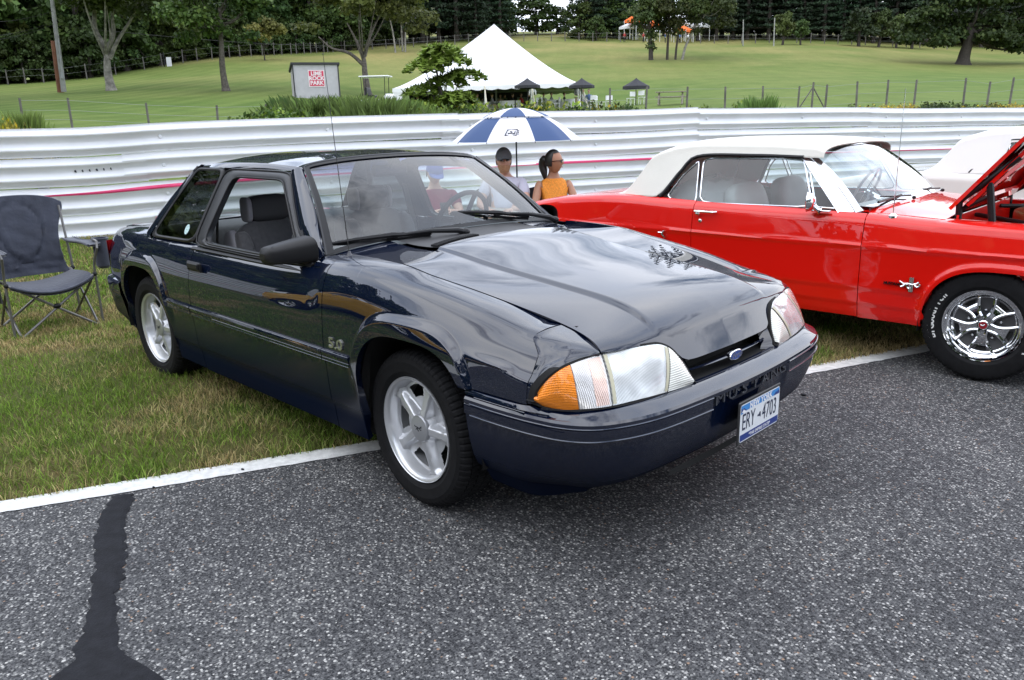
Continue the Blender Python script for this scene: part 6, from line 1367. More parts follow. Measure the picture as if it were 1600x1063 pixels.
for k, (px, lean) in enumerate([(625, -.6), (640, .5), (636, 0)]):
    p = gp(px, 126+k); tt = thing('birch_tree', 'slim pale stemmed tree in front of the wood behind the tent', 'tree', p, 0., 'slim pale trees left of the tent peak'); bl = blob_list(shell_blobs(80+k, lean*2, 7.6, 3.2, 3.2, 12, .9, 1.4)); V, C = crown(90+k, 2200, bl, .24, (.070, .088, .022)); link('crown', leaf_mesh('crown', V, C), tt)
    m = MB(); m.tube(curve([X3(0, 0, -.3), X3(lean*.4, 0, 3), X3(lean*2, 0, 8)], 8), np.linspace(.16, .07, 8), 6, cap=False); link('trunk', mbmesh(m, 'trunk', BARKPALE), tt)
# -- planting just behind the rail
def shrub_mesh(seed, w, h, n, size, col, tip=None, upright=False):
    rng = np.random.default_rng(seed)
    if upright:                                                      # grassy, upright leaves
        X_ = rng.normal(0, w*.38, n); Y_ = rng.normal(0, w*.38, n); hh = h*rng.uniform(.5, 1.1, n)*np.exp(-(X_**2+Y_**2)/(w*w)*.8); a = rng.uniform(0, 6.28, n); l = rng.uniform(.1, .5, n)*hh; V = np.empty((n, 4, 3)); ww = size*.35
        V[:, 0] = np.stack([X_-np.sin(a)*ww, Y_+np.cos(a)*ww, 0*X_], 1); V[:, 1] = np.stack([X_+np.sin(a)*ww, Y_-np.cos(a)*ww, 0*X_], 1); V[:, 2] = np.stack([X_+np.cos(a)*l*.5+np.sin(a)*ww*.7, Y_+np.sin(a)*l*.5, hh*.75], 1); V[:, 3] = np.stack([X_+np.cos(a)*l*1.2, Y_+np.sin(a)*l*1.2, hh], 1)
        C = np.array(col)[None]*rng.uniform(.6, 1.4, n)[:, None]; return leaf_mesh('foliage', V, np.repeat(C[:, None, :], 4, 1))
    bl = [(rng.uniform(-.35, .35)*w, rng.uniform(-.3, .3)*w, h*rng.uniform(.25, .75), w*rng.uniform(.18, .3), h*rng.uniform(.18, .3)) for _ in range(12)]; V, C = crown(seed, n, bl, size, col, tip); V[..., 2] = np.maximum(V[..., 2], .0); return leaf_mesh('foliage', V, C)
SH = {'bramble': shrub_mesh(101, 1.6, 1.1, 1500, .045, (.075, .135, .022), (.19, .27, .035)), 'reed': shrub_mesh(102, 1.6, 1.2, 4600, .013, (.13, .20, .050), upright=True), 'gold': shrub_mesh(103, 1.4, 1.0, 1500, .04, (.070, .10, .022), (.52, .40, .03)), 'dark': shrub_mesh(104, 1.5, 1.1, 1500, .045, (.040, .075, .020), (.09, .13, .03)), 'lime': shrub_mesh(105, 1.4, .9, 1400, .05, (.16, .23, .028), (.28, .34, .04))}
# pale flower heads of golden rod: a denser yellow tip share
SH['gold2'] = shrub_mesh(106, 1.5, .9, 1700, .035, (.25, .21, .03), (.60, .46, .03))
def shrub(kind, px, D, top_py, label, w=1.0, grp=None):
    """stand a shrub on the ground in column px at depth D so that it reaches the height the photo shows"""
    g = gp(px, D); zt = at2(px, top_py, D)[2]; base = g[2]-.05; h = max(.25, zt-base); ref = {'bramble': 1.1, 'reed': 1.25, 'gold': 1.0, 'dark': 1.1, 'lime': .9, 'gold2': .9}[kind]
    o = link(kind.replace('gold2', 'goldenrod').replace('gold', 'goldenrod').replace('reed', 'reed_grass').replace('dark', 'dark_shrub').replace('lime', 'grape_vine')+('_bush' if kind == 'bramble' else ''), SH[kind]); o.location = (g[0], g[1], base); o.scale = (w, w, h/ref); o.rotation_euler = (0, 0, rg.uniform(0, 6.28)); tag(o, label, 'plant', grp); return o
GRP = 'plants along the back of the guardrail'
for px, D, py in [(300, 15.5, 185), (322, 16, 181), (345, 16, 180), (368, 16, 178), (395, 16.5, 172), (350, 15, 186), (410, 15.5, 178)]: shrub('lime', px, D, py, 'yellow green vine over the rail, '+near(px), 1.0, GRP)
for px, D, py in [(405, 18, 163), (425, 18, 160), (448, 18, 160), (438, 17, 166)]: shrub('bramble', px, D, py, 'bright green bramble over the rail, '+near(px), 1.1, GRP)
for px in range(462, 640, 14): shrub('reed', px+rg.uniform(-4, 4), 19+rg.uniform(-1, 1.5), (154 if 470 < px < 610 else 160)+rg.uniform(-4, 4), 'tall reedy grass over the rail, '+near(px), 1.0, GRP)
for px in range(470, 640, 26): shrub('bramble', px+rg.uniform(-5, 5), 18.2, 163+rg.uniform(-4, 4), 'leafy green bramble among the reeds, '+near(px), .9, GRP)
for px in range(640, 930, 18): k = ['bramble', 'lime', 'gold', 'dark'][int(rg.integers(0, 4))]; shrub(k, px+rg.uniform(-5, 5), 20+rg.uniform(-1, 2), 153+rg.uniform(-7, 6), {'bramble': 'leafy green shrub in front of the tent', 'lime': 'yellow green shrub in front of the tent', 'gold': 'goldenrod starting to flower in front of the tent', 'dark': 'dark green shrub in front of the tent'}[k].replace(' in front of the tent', ' over the rail, ')+near(px), 1.0, GRP)
for px, py in [(940, 160), (958, 164), (975, 147), (1000, 160)]: shrub('dark', px, 22, py, 'small dark green shrub right of the tent, '+near(px), .7, GRP)
for px, py, w in [(1075, 162, .5), (1095, 160, .5), (1166, 152, .7), (1178, 158, .5), (1208, 166, .4), (1120, 165, .4)]: shrub('bramble', px, 24, py, 'small wild shrub over the rail, '+near(px), w, GRP)
for px in range(1350, 1620, 17):
    dk = 1440 < px < 1480; shrub('dark' if dk else ['gold', 'gold2'][int(rg.integers(0, 2))], px+rg.uniform(-4, 4), 26+rg.uniform(-1, 2), (152 if dk else 159)+rg.uniform(-3, 3), 'dark green bush among the goldenrod, '+near(px) if dk else 'yellow flowering goldenrod over the rail, '+near(px), .95, GRP)
for px, py in [(1062, 163), (1040, 166), (1085, 166), (5, 176), (18, 178), (35, 186)]: shrub('gold2', px, 17 if px < 100 else 24, py, 'clump of yellow goldenrod over the rail, '+near(px), .6, GRP)
for px, py in [(1185, 150), (38, 174)]: shrub('reed', px, 20, py, 'wispy weed stems over the rail, '+near(px), .5, GRP)
# broad-leaved sumac in front of the tent
g = gp(692, 21); tt = thing('sumac_tree', 'small broad leaved sumac with drooping fronds in front of the white tent', 'tree', g, 0.)
rng = np.random.default_rng(77); PP, NN, CC = [], [], []; m = MB(); m.tube([X3(0, 0, -.1), X3(.05, 0, 1.4), X3(-.1, 0, 2.3)], [.045, .035, .028], 6, cap=False)
heads = [(-.45, 1.9, .2), (-.15, 2.7, .1), (.25, 2.6, -.1), (.55, 2.25, .15), (-.6, 1.5, -.1), (.1, 2.1, .2), (.45, 1.7, -.2), (0, 2.85, 0), (-.4, 2.45, -.2), (.1, 1.6, .1), (-.2, 1.3, 0), (.35, 1.25, 0)]
for hx, hz, hy in heads:
    m.tube(curve([X3(0, 0, .7), X3(hx*.5, hy*.5, hz*.7), X3(hx, hy, hz)], 6), np.linspace(.02, .01, 6), 5, cap=False)
    for f in range(18):
        a = f*.35+rng.uniform(-.3, .3); L_ = rng.uniform(.38, .62); q = np.linspace(.1, 1, 11); x = hx+np.cos(a)*L_*q; y = hy+np.sin(a)*L_*q; z = hz+.12*np.sin(q*1.9)-.26*q**2
        for sd in (-1, 1):
            P_ = np.array([X3(x[i]-sd*np.sin(a)*.055*(1-.5*q[i]), y[i]+sd*np.cos(a)*.055*(1-.5*q[i]), z[i]-.01) for i in range(11)]); PP.append(P_); NN.append(np.tile([0, 0, 1.6], (11, 1))); CC.append(np.array([.20, .33, .055])[None]*rng.uniform(.5, 1.4)*np.ones((11, 1)))
V, C = leaf_arrays(np.vstack(PP), np.vstack(NN), .12, np.vstack(CC), rng, .4, .35); link('leaves', leaf_mesh('leaves', V, C), tt); link('stems', mbmesh(m, 'stems', BARK), tt)
# the wood carries on beyond the left edge of the photo (mirrored in the side glass), the pines beyond the right
for k in range(44):
    a = radians(174+(k % 22)*3.1+rg.uniform(-1, 1)); R_ = 62+16*(k // 22)+rg.uniform(-4, 6); x, y = CAM_POS[0]+R_*cos(a), CAM_POS[1]+R_*sin(a); kk = int(rg.choice([0, 1, 2, 4])); make_tree('woodland_tree', ['mid', 'dark', 'light', '', 'tall'][kk]+' broadleaf tree of the wood beyond the left edge of the photo', 'tree', (x, y, gzf(x, y)), FT[kk], 'trees of the wood beyond the left edge', rg.uniform(0, 6), rg.uniform(.9, 1.25))
for a, R_, kk in ((196, 34, 2), (203, 40, 0), (188, 44, 4)):
    x, y = CAM_POS[0]+R_*cos(radians(a)), CAM_POS[1]+R_*sin(radians(a)); make_tree('lawn_tree', 'broadleaf tree on the grass beyond the left edge of the photo', 'tree', (x, y, gzf(x, y)), FT[kk], 'trees of the wood beyond the left edge', rg.uniform(0, 6), .8)
# background behind the camera (seen only as reflections in paint and glass): a line of trees
for k in range(22):
    a = radians(-150+k*7.0); R_ = (27 if k % 2 else 33)+rg.uniform(-2, 3); x, y = R_*cos(a)+0, R_*sin(a)-4
    if (linex(np.array(y))-x)*.917 > 2: continue
    kk = int(rg.integers(0, 5)); make_tree('roadside_tree', 'broadleaf tree across the road, mirrored in the car paint', 'tree', (x, y, -.3), FT[kk], 'trees across the road', rg.uniform(0, 6), rg.uniform(.8, 1.1)*(1.5 if kk == 3 else 1))
# ================================================================ people
def skin_body(joints, bones, name, mt, parent=None, sub=2, root=0, extra=None, loc=None):
    """one continuous body grown round a posed skeleton"""
    names = list(joints); me = bpy.data.meshes.new(name); me.from_pydata([joints[k][0] for k in names], [(names.index(a), names.index(b)) for a, b in bones], []); o = bpy.data.objects.new(name, me); COL.objects.link(o)
    sk = o.modifiers.new('s', 'SKIN'); sk.branch_smoothing = .6; sk.use_smooth_shade = True
    lay = me.skin_vertices[0] if me.skin_vertices else None
    if lay is None:
        me.skin_vertices  # noqa
    for i, k in enumerate(names):
        v = me.skin_vertices[0].data[i]; r = joints[k][1]; v.radius = r if isinstance(r, tuple) else (r, r); v.use_root = (i == root)
    ss = o.modifiers.new('u', 'SUBSURF'); ss.levels = sub; ss.render_levels = sub
    dg = bpy.context.evaluated_depsgraph_get(); dg.update(); ev = o.evaluated_get(dg); m2 = bpy.data.meshes.new_from_object(ev); bpy.data.objects.remove(o); m2.name = name
    m2.materials.clear()
    for m_ in (mt if isinstance(mt, list) else [mt]): m2.materials.append(m_)
    return m2
SKINT = {'fair': mat('skin_fair', (.62, .37, .28), rough=.5, noise=.06, nscale=14), 'tan': mat('skin_tan', (.40, .20, .12), rough=.45, noise=.06, nscale=14)}
def head_mesh(mb, c, s, yaw, pitch=0., m=0, roll=0.):
    """head with brow, nose, lips, chin and ears; faces +x before turning; s = head height"""
    G = []; nu, nv = 30, 36
    for i in range(nu+1):
        t = pi*i/nu; row = []
        for j in range(nv):
            a = 2*pi*j/nv; x, y, z = sin(t)*cos(a), sin(t)*sin(a), cos(t)
            X = x*.395; Y = y*.315; Z = z*.5
            if z < 0: k = -z; Y *= 1-.34*k**1.4; X *= 1-.10*k if x > 0 else 1-.42*k
            f = max(0, cos(a))*sin(t) if x > 0 else 0
            if x > 0:
                ny = abs(Y)/.05
                X += .075*math.exp(-ny**2)*math.exp(-((Z+.075)/.055)**2)+.035*math.exp(-(abs(Y)/.035)**2)*math.exp(-((Z-.0)/.07)**2)      # nose
                X -= .035*math.exp(-((abs(Y)-.115)/.055)**2)*math.exp(-((Z-.02)/.045)**2)                                                 # eye sockets
                X += .014*math.exp(-(Y/.14)**2)*math.exp(-((Z-.085)/.035)**2)                                                              # brow
                X += .022*math.exp(-(Y/.075)**2)*(math.exp(-((Z+.215)/.018)**2)+math.exp(-((Z+.255)/.020)**2))-.012*math.exp(-(Y/.07)**2)*math.exp(-((Z+.235)/.008)**2)
                X += .032*math.exp(-(Y/.09)**2)*math.exp(-((Z+.40)/.06)**2)                                                                # chin
            row.append((X, Y, Z))
        G.append(row)
    G = np.array(G)*s; R = rotz(yaw)@roty(-pitch)@rotx(roll); mb.grid(G@R.T+np.asarray(c), m, wrap=True, flip=True)
    for q in (-1, 1):
        E = [[(-.02+.055*cos(a)*k, q*(.300+.022*(1-k)+.02*max(0, -cos(a))), -.02+.085*sin(a)*k) for a in np.linspace(0, 2*pi, 13)[:-1]] for k in (1, .75, .4, .1)]; mb.grid(np.array(E)*s@R.T+np.asarray(c), m, wrap=True)
    return R
def on_head(R, c, s, p): return (np.array(p)*s)@R.T+np.asarray(c)
def hand(mb, wrist, d, up, s=.18, curl=.5, side=1, m=0):
    """palm, four bent fingers of different length and a thumb from the side of the palm"""
    d = np.array(d, float); d /= np.linalg.norm(d); up = np.array(up, float); up -= d*(up@d); up /= np.linalg.norm(up); w = np.cross(d, up)*side; wrist = np.array(wrist, float)
    G = []
    for t, hw, hh in ((-.02, .16, .12), (.12, .20, .12), (.30, .24, .11), (.46, .25, .10), (.52, .23, .07)): G.append([wrist+d*t*s+w*hw*s*cos(a)+up*hh*s*sin(a) for a in np.linspace(0, 2*pi, 13)[:-1]])
    mb.grid(G, m, wrap=True)
    for k, (q, L_) in enumerate(((-.19, .44), (-.065, .50), (.06, .46), (.18, .36))):
        p = wrist+d*.46*s+w*q*s; P = [p]; a = curl*.4
        for seg in (.42, .32, .26): dd = d*cos(a)-up*sin(a); p = p+dd*seg*L_*s; P.append(p); a += curl*.8
        mb.tube(P, [.055*s, .052*s, .047*s, .036*s], 7, m); mb.sphere(P[-1], .037*s, 7, m, 5)
    p = wrist+d*.10*s-w*.17*s; a = .0; P = [p, p+(d*.6-w*.55-up*.1)*.20*s, p+(d*.85-w*.55-up*.35)*.36*s, p+(d*1.2-w*.45-up*.5)*.46*s]; mb.tube(P, [.070*s, .062*s, .052*s, .040*s], 7, m); mb.sphere(P[-1], .041*s, 7, m, 5)
def seated(label, hip, face, skin, shirt, trousers, head_turn=0., head_pitch=0., sleeve='short', arms=None, woman=False, hair=None, cap=None, glasses=False, beard=None, shoe=None, lean=.16, torso=.52):
    """person sitting; hip = point on the seat, face = heading"""
    t = thing('person', label, 'person', (0, 0, 0)); R0 = rotz(face); hip = np.array(hip, float)
    def Wd(x, y, z): return tuple(hip+R0@np.array([x, y, z]))
    sw = .165 if woman else .195; hw = .10
    J = {'pelvis': (Wd(0, 0, .09), (.145, .115)), 'waist': (Wd(-lean*.32, 0, .24), (.125 if woman else .150, .095)), 'chest': (Wd(-lean*.8, 0, .40), (.150 if woman else .172, .105)), 'neck0': (Wd(-lean*1.0, 0, torso+.0), (.085, .07)), 'neck1': (Wd(-lean*.95, 0, torso+.07), .052), 'skull': (Wd(-lean*.9+.01, 0, torso+.14), .055)}
    B = [('pelvis', 'waist'), ('waist', 'chest'), ('chest', 'neck0'), ('neck0', 'neck1'), ('neck1', 'skull')]; A = arms or {}
    for s_, nm in ((1, 'L'), (-1, 'R')):
        el = A.get('el'+nm, (.04, s_*(sw+.07), .20)); wr = A.get('wr'+nm, (.27, s_*.12, .17))
        J['sh'+nm] = (Wd(-lean*.95, s_*sw, torso-.055), .060 if woman else .068); J['el'+nm] = (Wd(*el), .040 if woman else .046); J['wr'+nm] = (Wd(*wr), .028 if woman else .032)
        B += [('chest', 'sh'+nm), ('sh'+nm, 'el'+nm), ('el'+nm, 'wr'+nm)]
        J['hp'+nm] = (Wd(.02, s_*hw, .06), .088); J['kn'+nm] = (Wd(.42, s_*(hw+.05), .09), .062); J['an'+nm] = (Wd(.47, s_*(hw+.05), -.36), .042); J['to'+nm] = (Wd(.62, s_*(hw+.07), -.41), .035)
        B += [('pelvis', 'hp'+nm), ('hp'+nm, 'kn'+nm), ('kn'+nm, 'an'+nm), ('an'+nm, 'to'+nm)]
    me = skin_body(J, B, 'body', skin); mb = MB(); V = np.array([v.co[:] for v in me.vertices]); mb.add(V, [tuple(p.vertices) for p in me.polygons])
    hc = np.array(Wd(-lean*.9+.03, 0, torso+.172)); hs = .245 if woman else .252; Rh = head_mesh(mb, hc, hs, face+head_turn, head_pitch)
    for s_, nm in ((1, 'L'), (-1, 'R')):
        e = np.array(J['el'+nm][0]); w_ = np.array(J['wr'+nm][0]); hand(mb, w_, w_-e+R0@np.array([0, -s_*.04, .02]), (0, 0, 1), .17, .9, s_)
    mb.build('body', skin, t, sharp=80)
    # clothes: the same skeleton, a little fuller, cut at neckline, sleeve and waist
    def cloth(keys, bones, grow, nm, mt, over=None):
        JJ = {k: (J[k][0], tuple(q+grow for q in (J[k][1] if isinstance(J[k][1], tuple) else (J[k][1],)*2))) for k in keys}
        if over: JJ.update(over)
        return link(nm, skin_body(JJ, bones, nm, mt), t)
    ov = {'neck0': (Wd(-lean*1.0, 0, torso-.015), (.088, .075))}; kk = ['pelvis', 'waist', 'chest', 'neck0', 'shL', 'shR']; bb = [('pelvis', 'waist'), ('waist', 'chest'), ('chest', 'neck0'), ('chest', 'shL'), ('chest', 'shR')]
    if sleeve == 'short':
        for nm in 'LR':
            a = np.array(J['sh'+nm][0]); b = np.array(J['el'+nm][0]); ov['sl'+nm] = (tuple(a+(b-a)*.68), .066); bb.append(('sh'+nm, 'sl'+nm))
    else:
        for nm, s_ in (('L', 1), ('R', -1)): ov['sh'+nm] = (Wd(-lean*.95, s_*(sw-.022), torso-.048), (.074, .074))
    if woman:                                                       # sleeveless top: a shell lifted off the torso, cut at arm holes and neck
        nrm = np.array([v.normal[:] for v in me.vertices]); Lc = (V-hip)@R0; ok = (Lc[:, 2] > .03) & (Lc[:, 2] < torso-.005) & (np.abs(Lc[:, 1]) < .150-.03*sstep(.40, .50, Lc[:, 2])) ; Fs = [tuple(p.vertices) for p in me.polygons if all(ok[i] for i in p.vertices)]; mt_ = MB(); mt_.add(V+nrm*.012, Fs); o_ = mt_.build('top', shirt, t, sharp=80)
    else: cloth(kk, bb, .012, 'shirt', shirt, ov)
    ov2 = {}; 
    for nm, s_ in (('L', 1), ('R', -1)): ov2['hm'+nm] = (Wd(.40, s_*(hw+.048), .09), .080)
    cloth(['pelvis', 'hpL', 'hpR'], [('pelvis', 'hpL'), ('pelvis', 'hpR'), ('hpL', 'hmL'), ('hpR', 'hmR')], .014, 'shorts' if not woman else 'skirt', trousers, ov2)
    for nm in 'LR':
        m = MB(); a = np.array(J['an'+nm][0]); b = np.array(J['to'+nm][0]); a[2] -= .055; m.tube(curve([a, (a+b)/2+[0, 0, -.005], b+R0@np.array([.04, 0, -.005])], 8), [.05, .052, .052, .050, .048, .046, .040, .022], 10); m.build('shoe', shoe or mat('shoe_dark', (.05, .05, .055), rough=.7), t)
    P = lambda x, y, z: on_head(Rh, hc, hs, (x, y, z))
    if hair:
        m = MB(); G = []
        for i in range(14):
            th = pi*.62*i/13; G.append([P((sin(th)*cos(a)*(.43 if cos(a) < 0 else .40)-.02), sin(th)*sin(a)*.355, cos(th)*.545+.005) for a in np.linspace(0, 2*pi, 33)[:-1] if True])
        G = np.array(G)
        # pull the hairline back over the face
        for i in range(14):
            for j in range(32):
                a = 2*pi*j/32
                if cos(a) > .1 and i > 5: G[i, j] = G[5, j]+(G[i, j]-G[5, j])*.08*(1-cos(a))
        m.grid(G, wrap=True)
        if woman: m.tube(curve([P(-.36, 0, .12), P(-.50, 0, .0), P(-.52, 0, -.22), P(-.44, -.05, -.52), P(-.40, -.08, -.80)], 14), [.05, .055, .052, .048, .046, .045, .043, .042, .040, .036, .032, .026, .018, .006], 9).sphere(P(-.38, 0, .10), .045, 9)
        m.build('hair', hair, t, sharp=80)
    if beard:
        m = MB(); G = []
        for i in range(9):
            z = -.16-.36*i/8; G.append([P((.385-.10*((z+.16)/-.36)**2)*cos(a)*(1.02)+(.02 if abs(a) < .6 else 0), .31*sin(a)*(1-.42*((z+.16)/-.36)**1.6), z) for a in np.linspace(-1.35, 1.35, 17)])
        G = np.array(G); 
        m.grid(G[1:]); m.add(np.vstack([G[-1]]), [tuple(range(17))]); m.build('beard', beard, t, sharp=80)
    if cap:
        m = MB(); G = [[P(sin(th)*cos(a)*.435-.01, sin(th)*sin(a)*.365, cos(th)*.46+.125) for a in np.linspace(0, 2*pi, 29)[:-1]] for th in np.linspace(0, pi/2, 9)]; m.grid(G, wrap=True); cp = m.build('cap', cap, t, sharp=80)
        m = MB(); G = [[P(.40*cos(a)+k*.30*cos(a)**.6*1.0, .36*sin(a)*(1-.08*k), .125-.06*k-.05*(sin(a)**2)*k) for a in np.linspace(-1.25, 1.25, 15)] for k in np.linspace(0, 1, 6)]; G = np.array(G); m.grid(G).grid(G-[0, 0, .006]); m.build('peak', cap, cp, sharp=80)
    if glasses:
        m = MB()
        for q in (-1, 1):
            G = [[P(.385+.03-.05*abs(u)**2*1.0, q*(.115+.085*u), .03+.070*v*(1-.25*u)) for u in np.linspace(-1, 1, 7)] for v in np.linspace(-1, 1, 5)]; m.grid(G); m.tube([P(.345, q*.20, .055), P(.20, q*.325, .05), P(-.03, q*.335, .03)], .004, 5)
        m.tube([P(.405, -.035, .045), P(.415, 0, .05), P(.405, .035, .045)], .004, 5); m.build('sunglasses', mat('sunglass', (.008, .008, .009), rough=.08, coat=1), t)
    else:
        m = MB()
        for q in (-1, 1): m.sphere(P(.335, q*.115, .022), (.010, .013, .007), 8, k=5)
        m.build('eyes', mat('eye_dark', (.02, .015, .012), rough=.2), t)
    m = MB(); m.tube([P(.385, y, -.235) for y in (-.07, -.03, 0, .03, .07)], .0045, 6); m.build('lips', mat('lips', (.42, .13, .11), rough=.5), t)
    return t, J, P
def camp_chair(name, label, loc, rz, fabric, frame, big=True, group=None, cup=True):
    """folding quad chair: crossed tube frame, slung seat and back, arm rests"""
    t = thing(name, label, 'chair', loc, rz, group); fr = lambda nm, pts, r=.0095, mt=frame: MB().tube(pts, r, 7).build(nm, mt, t)
    w = .27; FL, FR_, BL, BR = (.27, w, 0), (.27, -w, 0), (-.27, w, 0), (-.27, -w, 0); TFL, TFR, TBL, TBR = (.25, w+.03, .40), (.25, -w-.03, .40), (-.24, w+.02, .40), (-.24, -w-.02, .40)
    for a, b in ((FL, TFR), (FR_, TFL), (BL, TBR), (BR, TBL), (FL, TBL), (BL, TFL), (FR_, TBR), (BR, TFR)): fr('cross_leg', [a, b])
    for s in (-1, 1):
        fr('back_tube', [(-.24, s*(w+.035), .04), (-.26, s*(w+.04), .45), (-.36, s*(w+.045), .90)]); fr('front_arm_tube', curve([(.25, s*(w+.04), .02), (.25, s*(w+.04), .40), (.27, s*(w+.04), .50), (.34, s*(w+.05), .60), (.33, s*(w+.06), .655), (.27, s*(w+.06), .665)], 14))
        for x_ in (.25, -.24): MB().sphere((x_, s*(w+.035), .40), .018, 8, k=5).build('joint', BLACKTRIM, t)
    MB().sphere((.262, 0, .20), (.02, .03, .02), 8).build('joint', BLACKTRIM, t)
    m = MB(); G = []
    for v in np.linspace(0, 1, 15):
        row = []
        for u in np.linspace(-1, 1, 21):
            x = .27-.49*v; sag = .075*(1-u*u)*(1-.3*v)+.035*v; z = .425-sag-.012*(1-v)**8*3; row.append((x+.03*(1-u*u)*(1-v)**3, u*(w+.015-.0*v), z))
        G.append(row)
    G = np.array(G); m.grid(G).grid(G-[0, 0, .022]); m.tube(G[0], .010, 6); m.build('seat', fabric, t, sharp=70)
    m = MB(); G = []
    for v in np.linspace(0, 1, 26):
        row = []; z = .375+.575*v; x0 = -.215-.15*v; hw_ = (w-.0)+.065*v-.055*sin(pi*min(1, v*1.1)); arch_ = .035*v**6
        for u in np.linspace(-1, 1, 31):
            pad = .020*(1-min(1, abs(sqrt((u/.72)**2+((v-.60)/.42)**2)-.02))**8)+.0; ring = sqrt((u/.60)**2+((v-.58)/.36)**2); groove = -.022*math.exp(-((ring-1)/.05)**2)-.022*math.exp(-((v-.17)/.022)**2)-.018*math.exp(-((v-.07)/.022)**2)
            wr = .006*sin(u*23+v*9)*abs(u)+.005*sin(v*31+u*7)*(1-v); row.append((x0-.055*(1-u*u)*(1-.4*v)+max(0, pad)+groove+wr, u*hw_, z+arch_*(1-u*u)*1.2-.03*abs(u)**6*v**4))
        G.append(row)
    G = np.array(G); m.grid(G).grid(G-[.025, 0, 0]); e = np.vstack([G[:, 0], G[-1, 1:], G[::-1, -1][1:]]); m.tube(e-[.012, 0, 0], .011, 6); m.build('backrest', fabric, t, sharp=75)
    for s in (-1, 1):
        m = MB(); A = np.array([[(x, s*(w+.05+q), .645+.03*(x+.25)*(-1)+.01*sin(x*9)) for q in (-.045, 0, .045)] for x in np.linspace(-.27, .30, 10)]); m.grid(A).grid(A-[0, 0, .014]); m.tube(A[:, 0], .008, 5).tube(A[:, 2], .008, 5); m.build('armrest', fabric, t)
    if cup:
        m = MB(); G = [[(.20+r_*cos(a), w+.13+r_*sin(a)*.9, z) for a in np.linspace(0, 2*pi, 19)[:-1]] for r_, z in ((.062, .66), (.066, .60), (.064, .52), (.060, .45), (.04, .43), (0, .428))]; m.grid(G, wrap=True).tube([(.20+.062*cos(a), w+.13+.056*sin(a), .662) for a in np.linspace(0, 2*pi, 17)[:-1]], .008, 5, closed=True); m.build('cup_holder', fabric, t)
        m = MB(); G = [[(.16-.26*u, -w-.055-.01*sin(pi*u), .60-.34*v-.03*u*v) for u in np.linspace(0, 1, 8)] for v in np.linspace(0, 1, 8)]; G = np.array(G); m.grid(G).grid(G-[0, .02, 0]); m.build('side_pocket', fabric, t)
    return t
NAVYCLOTH = mat('chair_navy_cloth', (.040, .046, .068), rough=.85, noise=.18, nscale=9, bump=.5, bscale=35, sheen=.3); TUBEG = mat('chair_tube', (.20, .195, .19), rough=.45, metal=.6)
camp_chair('folding_chair', 'empty navy padded folding camp chair on the grass behind the blue car', (-4.50, -.905, gzf(-4.5, -.9)), radians(1), NAVYCLOTH, TUBEG)
BLKCLOTH = mat('chair_black_cloth', (.02, .02, .024), rough=.9)
def sit(px, D, face_deg): p = at2(px, 300, D); return p[0], p[1], radians(face_deg)
WP = (-3.50, 3.98); MP = (-3.93, 3.60); BP_ = (-4.32, 2.98)
for (x, y), lab, f in ((WP, 'black folding chair under the woman in orange', -30), (MP, 'black folding chair under the bearded man', -38), (BP_, 'black folding chair under the man in maroon', -20)):
    cc_ = camp_chair('folding_chair', lab, (x, y, gzf(x, y)), radians(f), BLKCLOTH, TUBEG, cup=False, group='folding chairs of the three seated people'); cc_.scale = (.92, .80, .72)
ORANGE = mat('orange_lace', (.78, .27, .025), rough=.7, noise=.18, nscale=60, bump=.8, bscale=90)
z = gzf(*WP); seated('woman with dark ponytail, sunglasses and sleeveless orange lace top, head turned right', (WP[0], WP[1], z+.33), radians(-38), SKINT['tan'], ORANGE, mat('skirt_white', (.65, .65, .66), rough=.8), head_turn=radians(66), sleeve='none', woman=True, hair=mat('hair_black', (.012, .010, .009), rough=.45), glasses=True, torso=.50, lean=.10)
z = gzf(*MP); t_, J_, P_ = seated('bearded man in grey cap, sunglasses and pale lilac shirt under the umbrella', (MP[0], MP[1], z+.33), radians(-52), SKINT['fair'], mat('shirt_lilac', (.56, .55, .66), rough=.85), mat('shorts_stone', (.45, .42, .38), rough=.9), head_turn=radians(14), head_pitch=radians(4), hair=mat('hair_ginger', (.22, .10, .04), rough=.6), cap=mat('cap_grey', (.10, .105, .115), rough=.85), glasses=True, beard=mat('beard_ginger', (.40, .22, .12), rough=.8, noise=.3, nscale=90, bump=.6, bscale=200), torso=.50, lean=.16)
z = gzf(*BP_); seated('man in a maroon t-shirt and blue cap looking down at a phone, behind the windscreen', (BP_[0], BP_[1], z+.23), radians(-30), SKINT['fair'], mat('shirt_maroon', (.20, .022, .045), rough=.85), mat('shorts_grey', (.22, .22, .23), rough=.9), head_turn=radians(10), head_pitch=radians(-22), hair=mat('hair_brown', (.08, .045, .025), rough=.6), cap=mat('cap_blue', (.06, .12, .38), rough=.8), torso=.48, lean=.18, arms={'elL': (.02, .25, .21), 'elR': (.02, -.25, .21), 'wrL': (.24, .07, .27), 'wrR': (.24, -.07, .27)})
ph = thing('phone_holder', 'x', 'x'); bpy.data.objects.remove(ph)
pp = np.array([BP_[0], BP_[1], z+.23])+rotz(radians(-30))@np.array([.36, 0, .31]); tag(MB().box(pp, (.012, .075, .15), R=rotz(radians(-30))@roty(radians(-35)), bevel=.004).build('phone', BLACKTRIM), 'dark phone held by the man in the maroon shirt', 'phone')
tg = MB(); c0 = np.array([BP_[0], BP_[1], z+.23])+rotz(radians(-30))@np.array([.085, -.045, .36]); ex = rotz(radians(-30))@np.array([0, 1., 0])
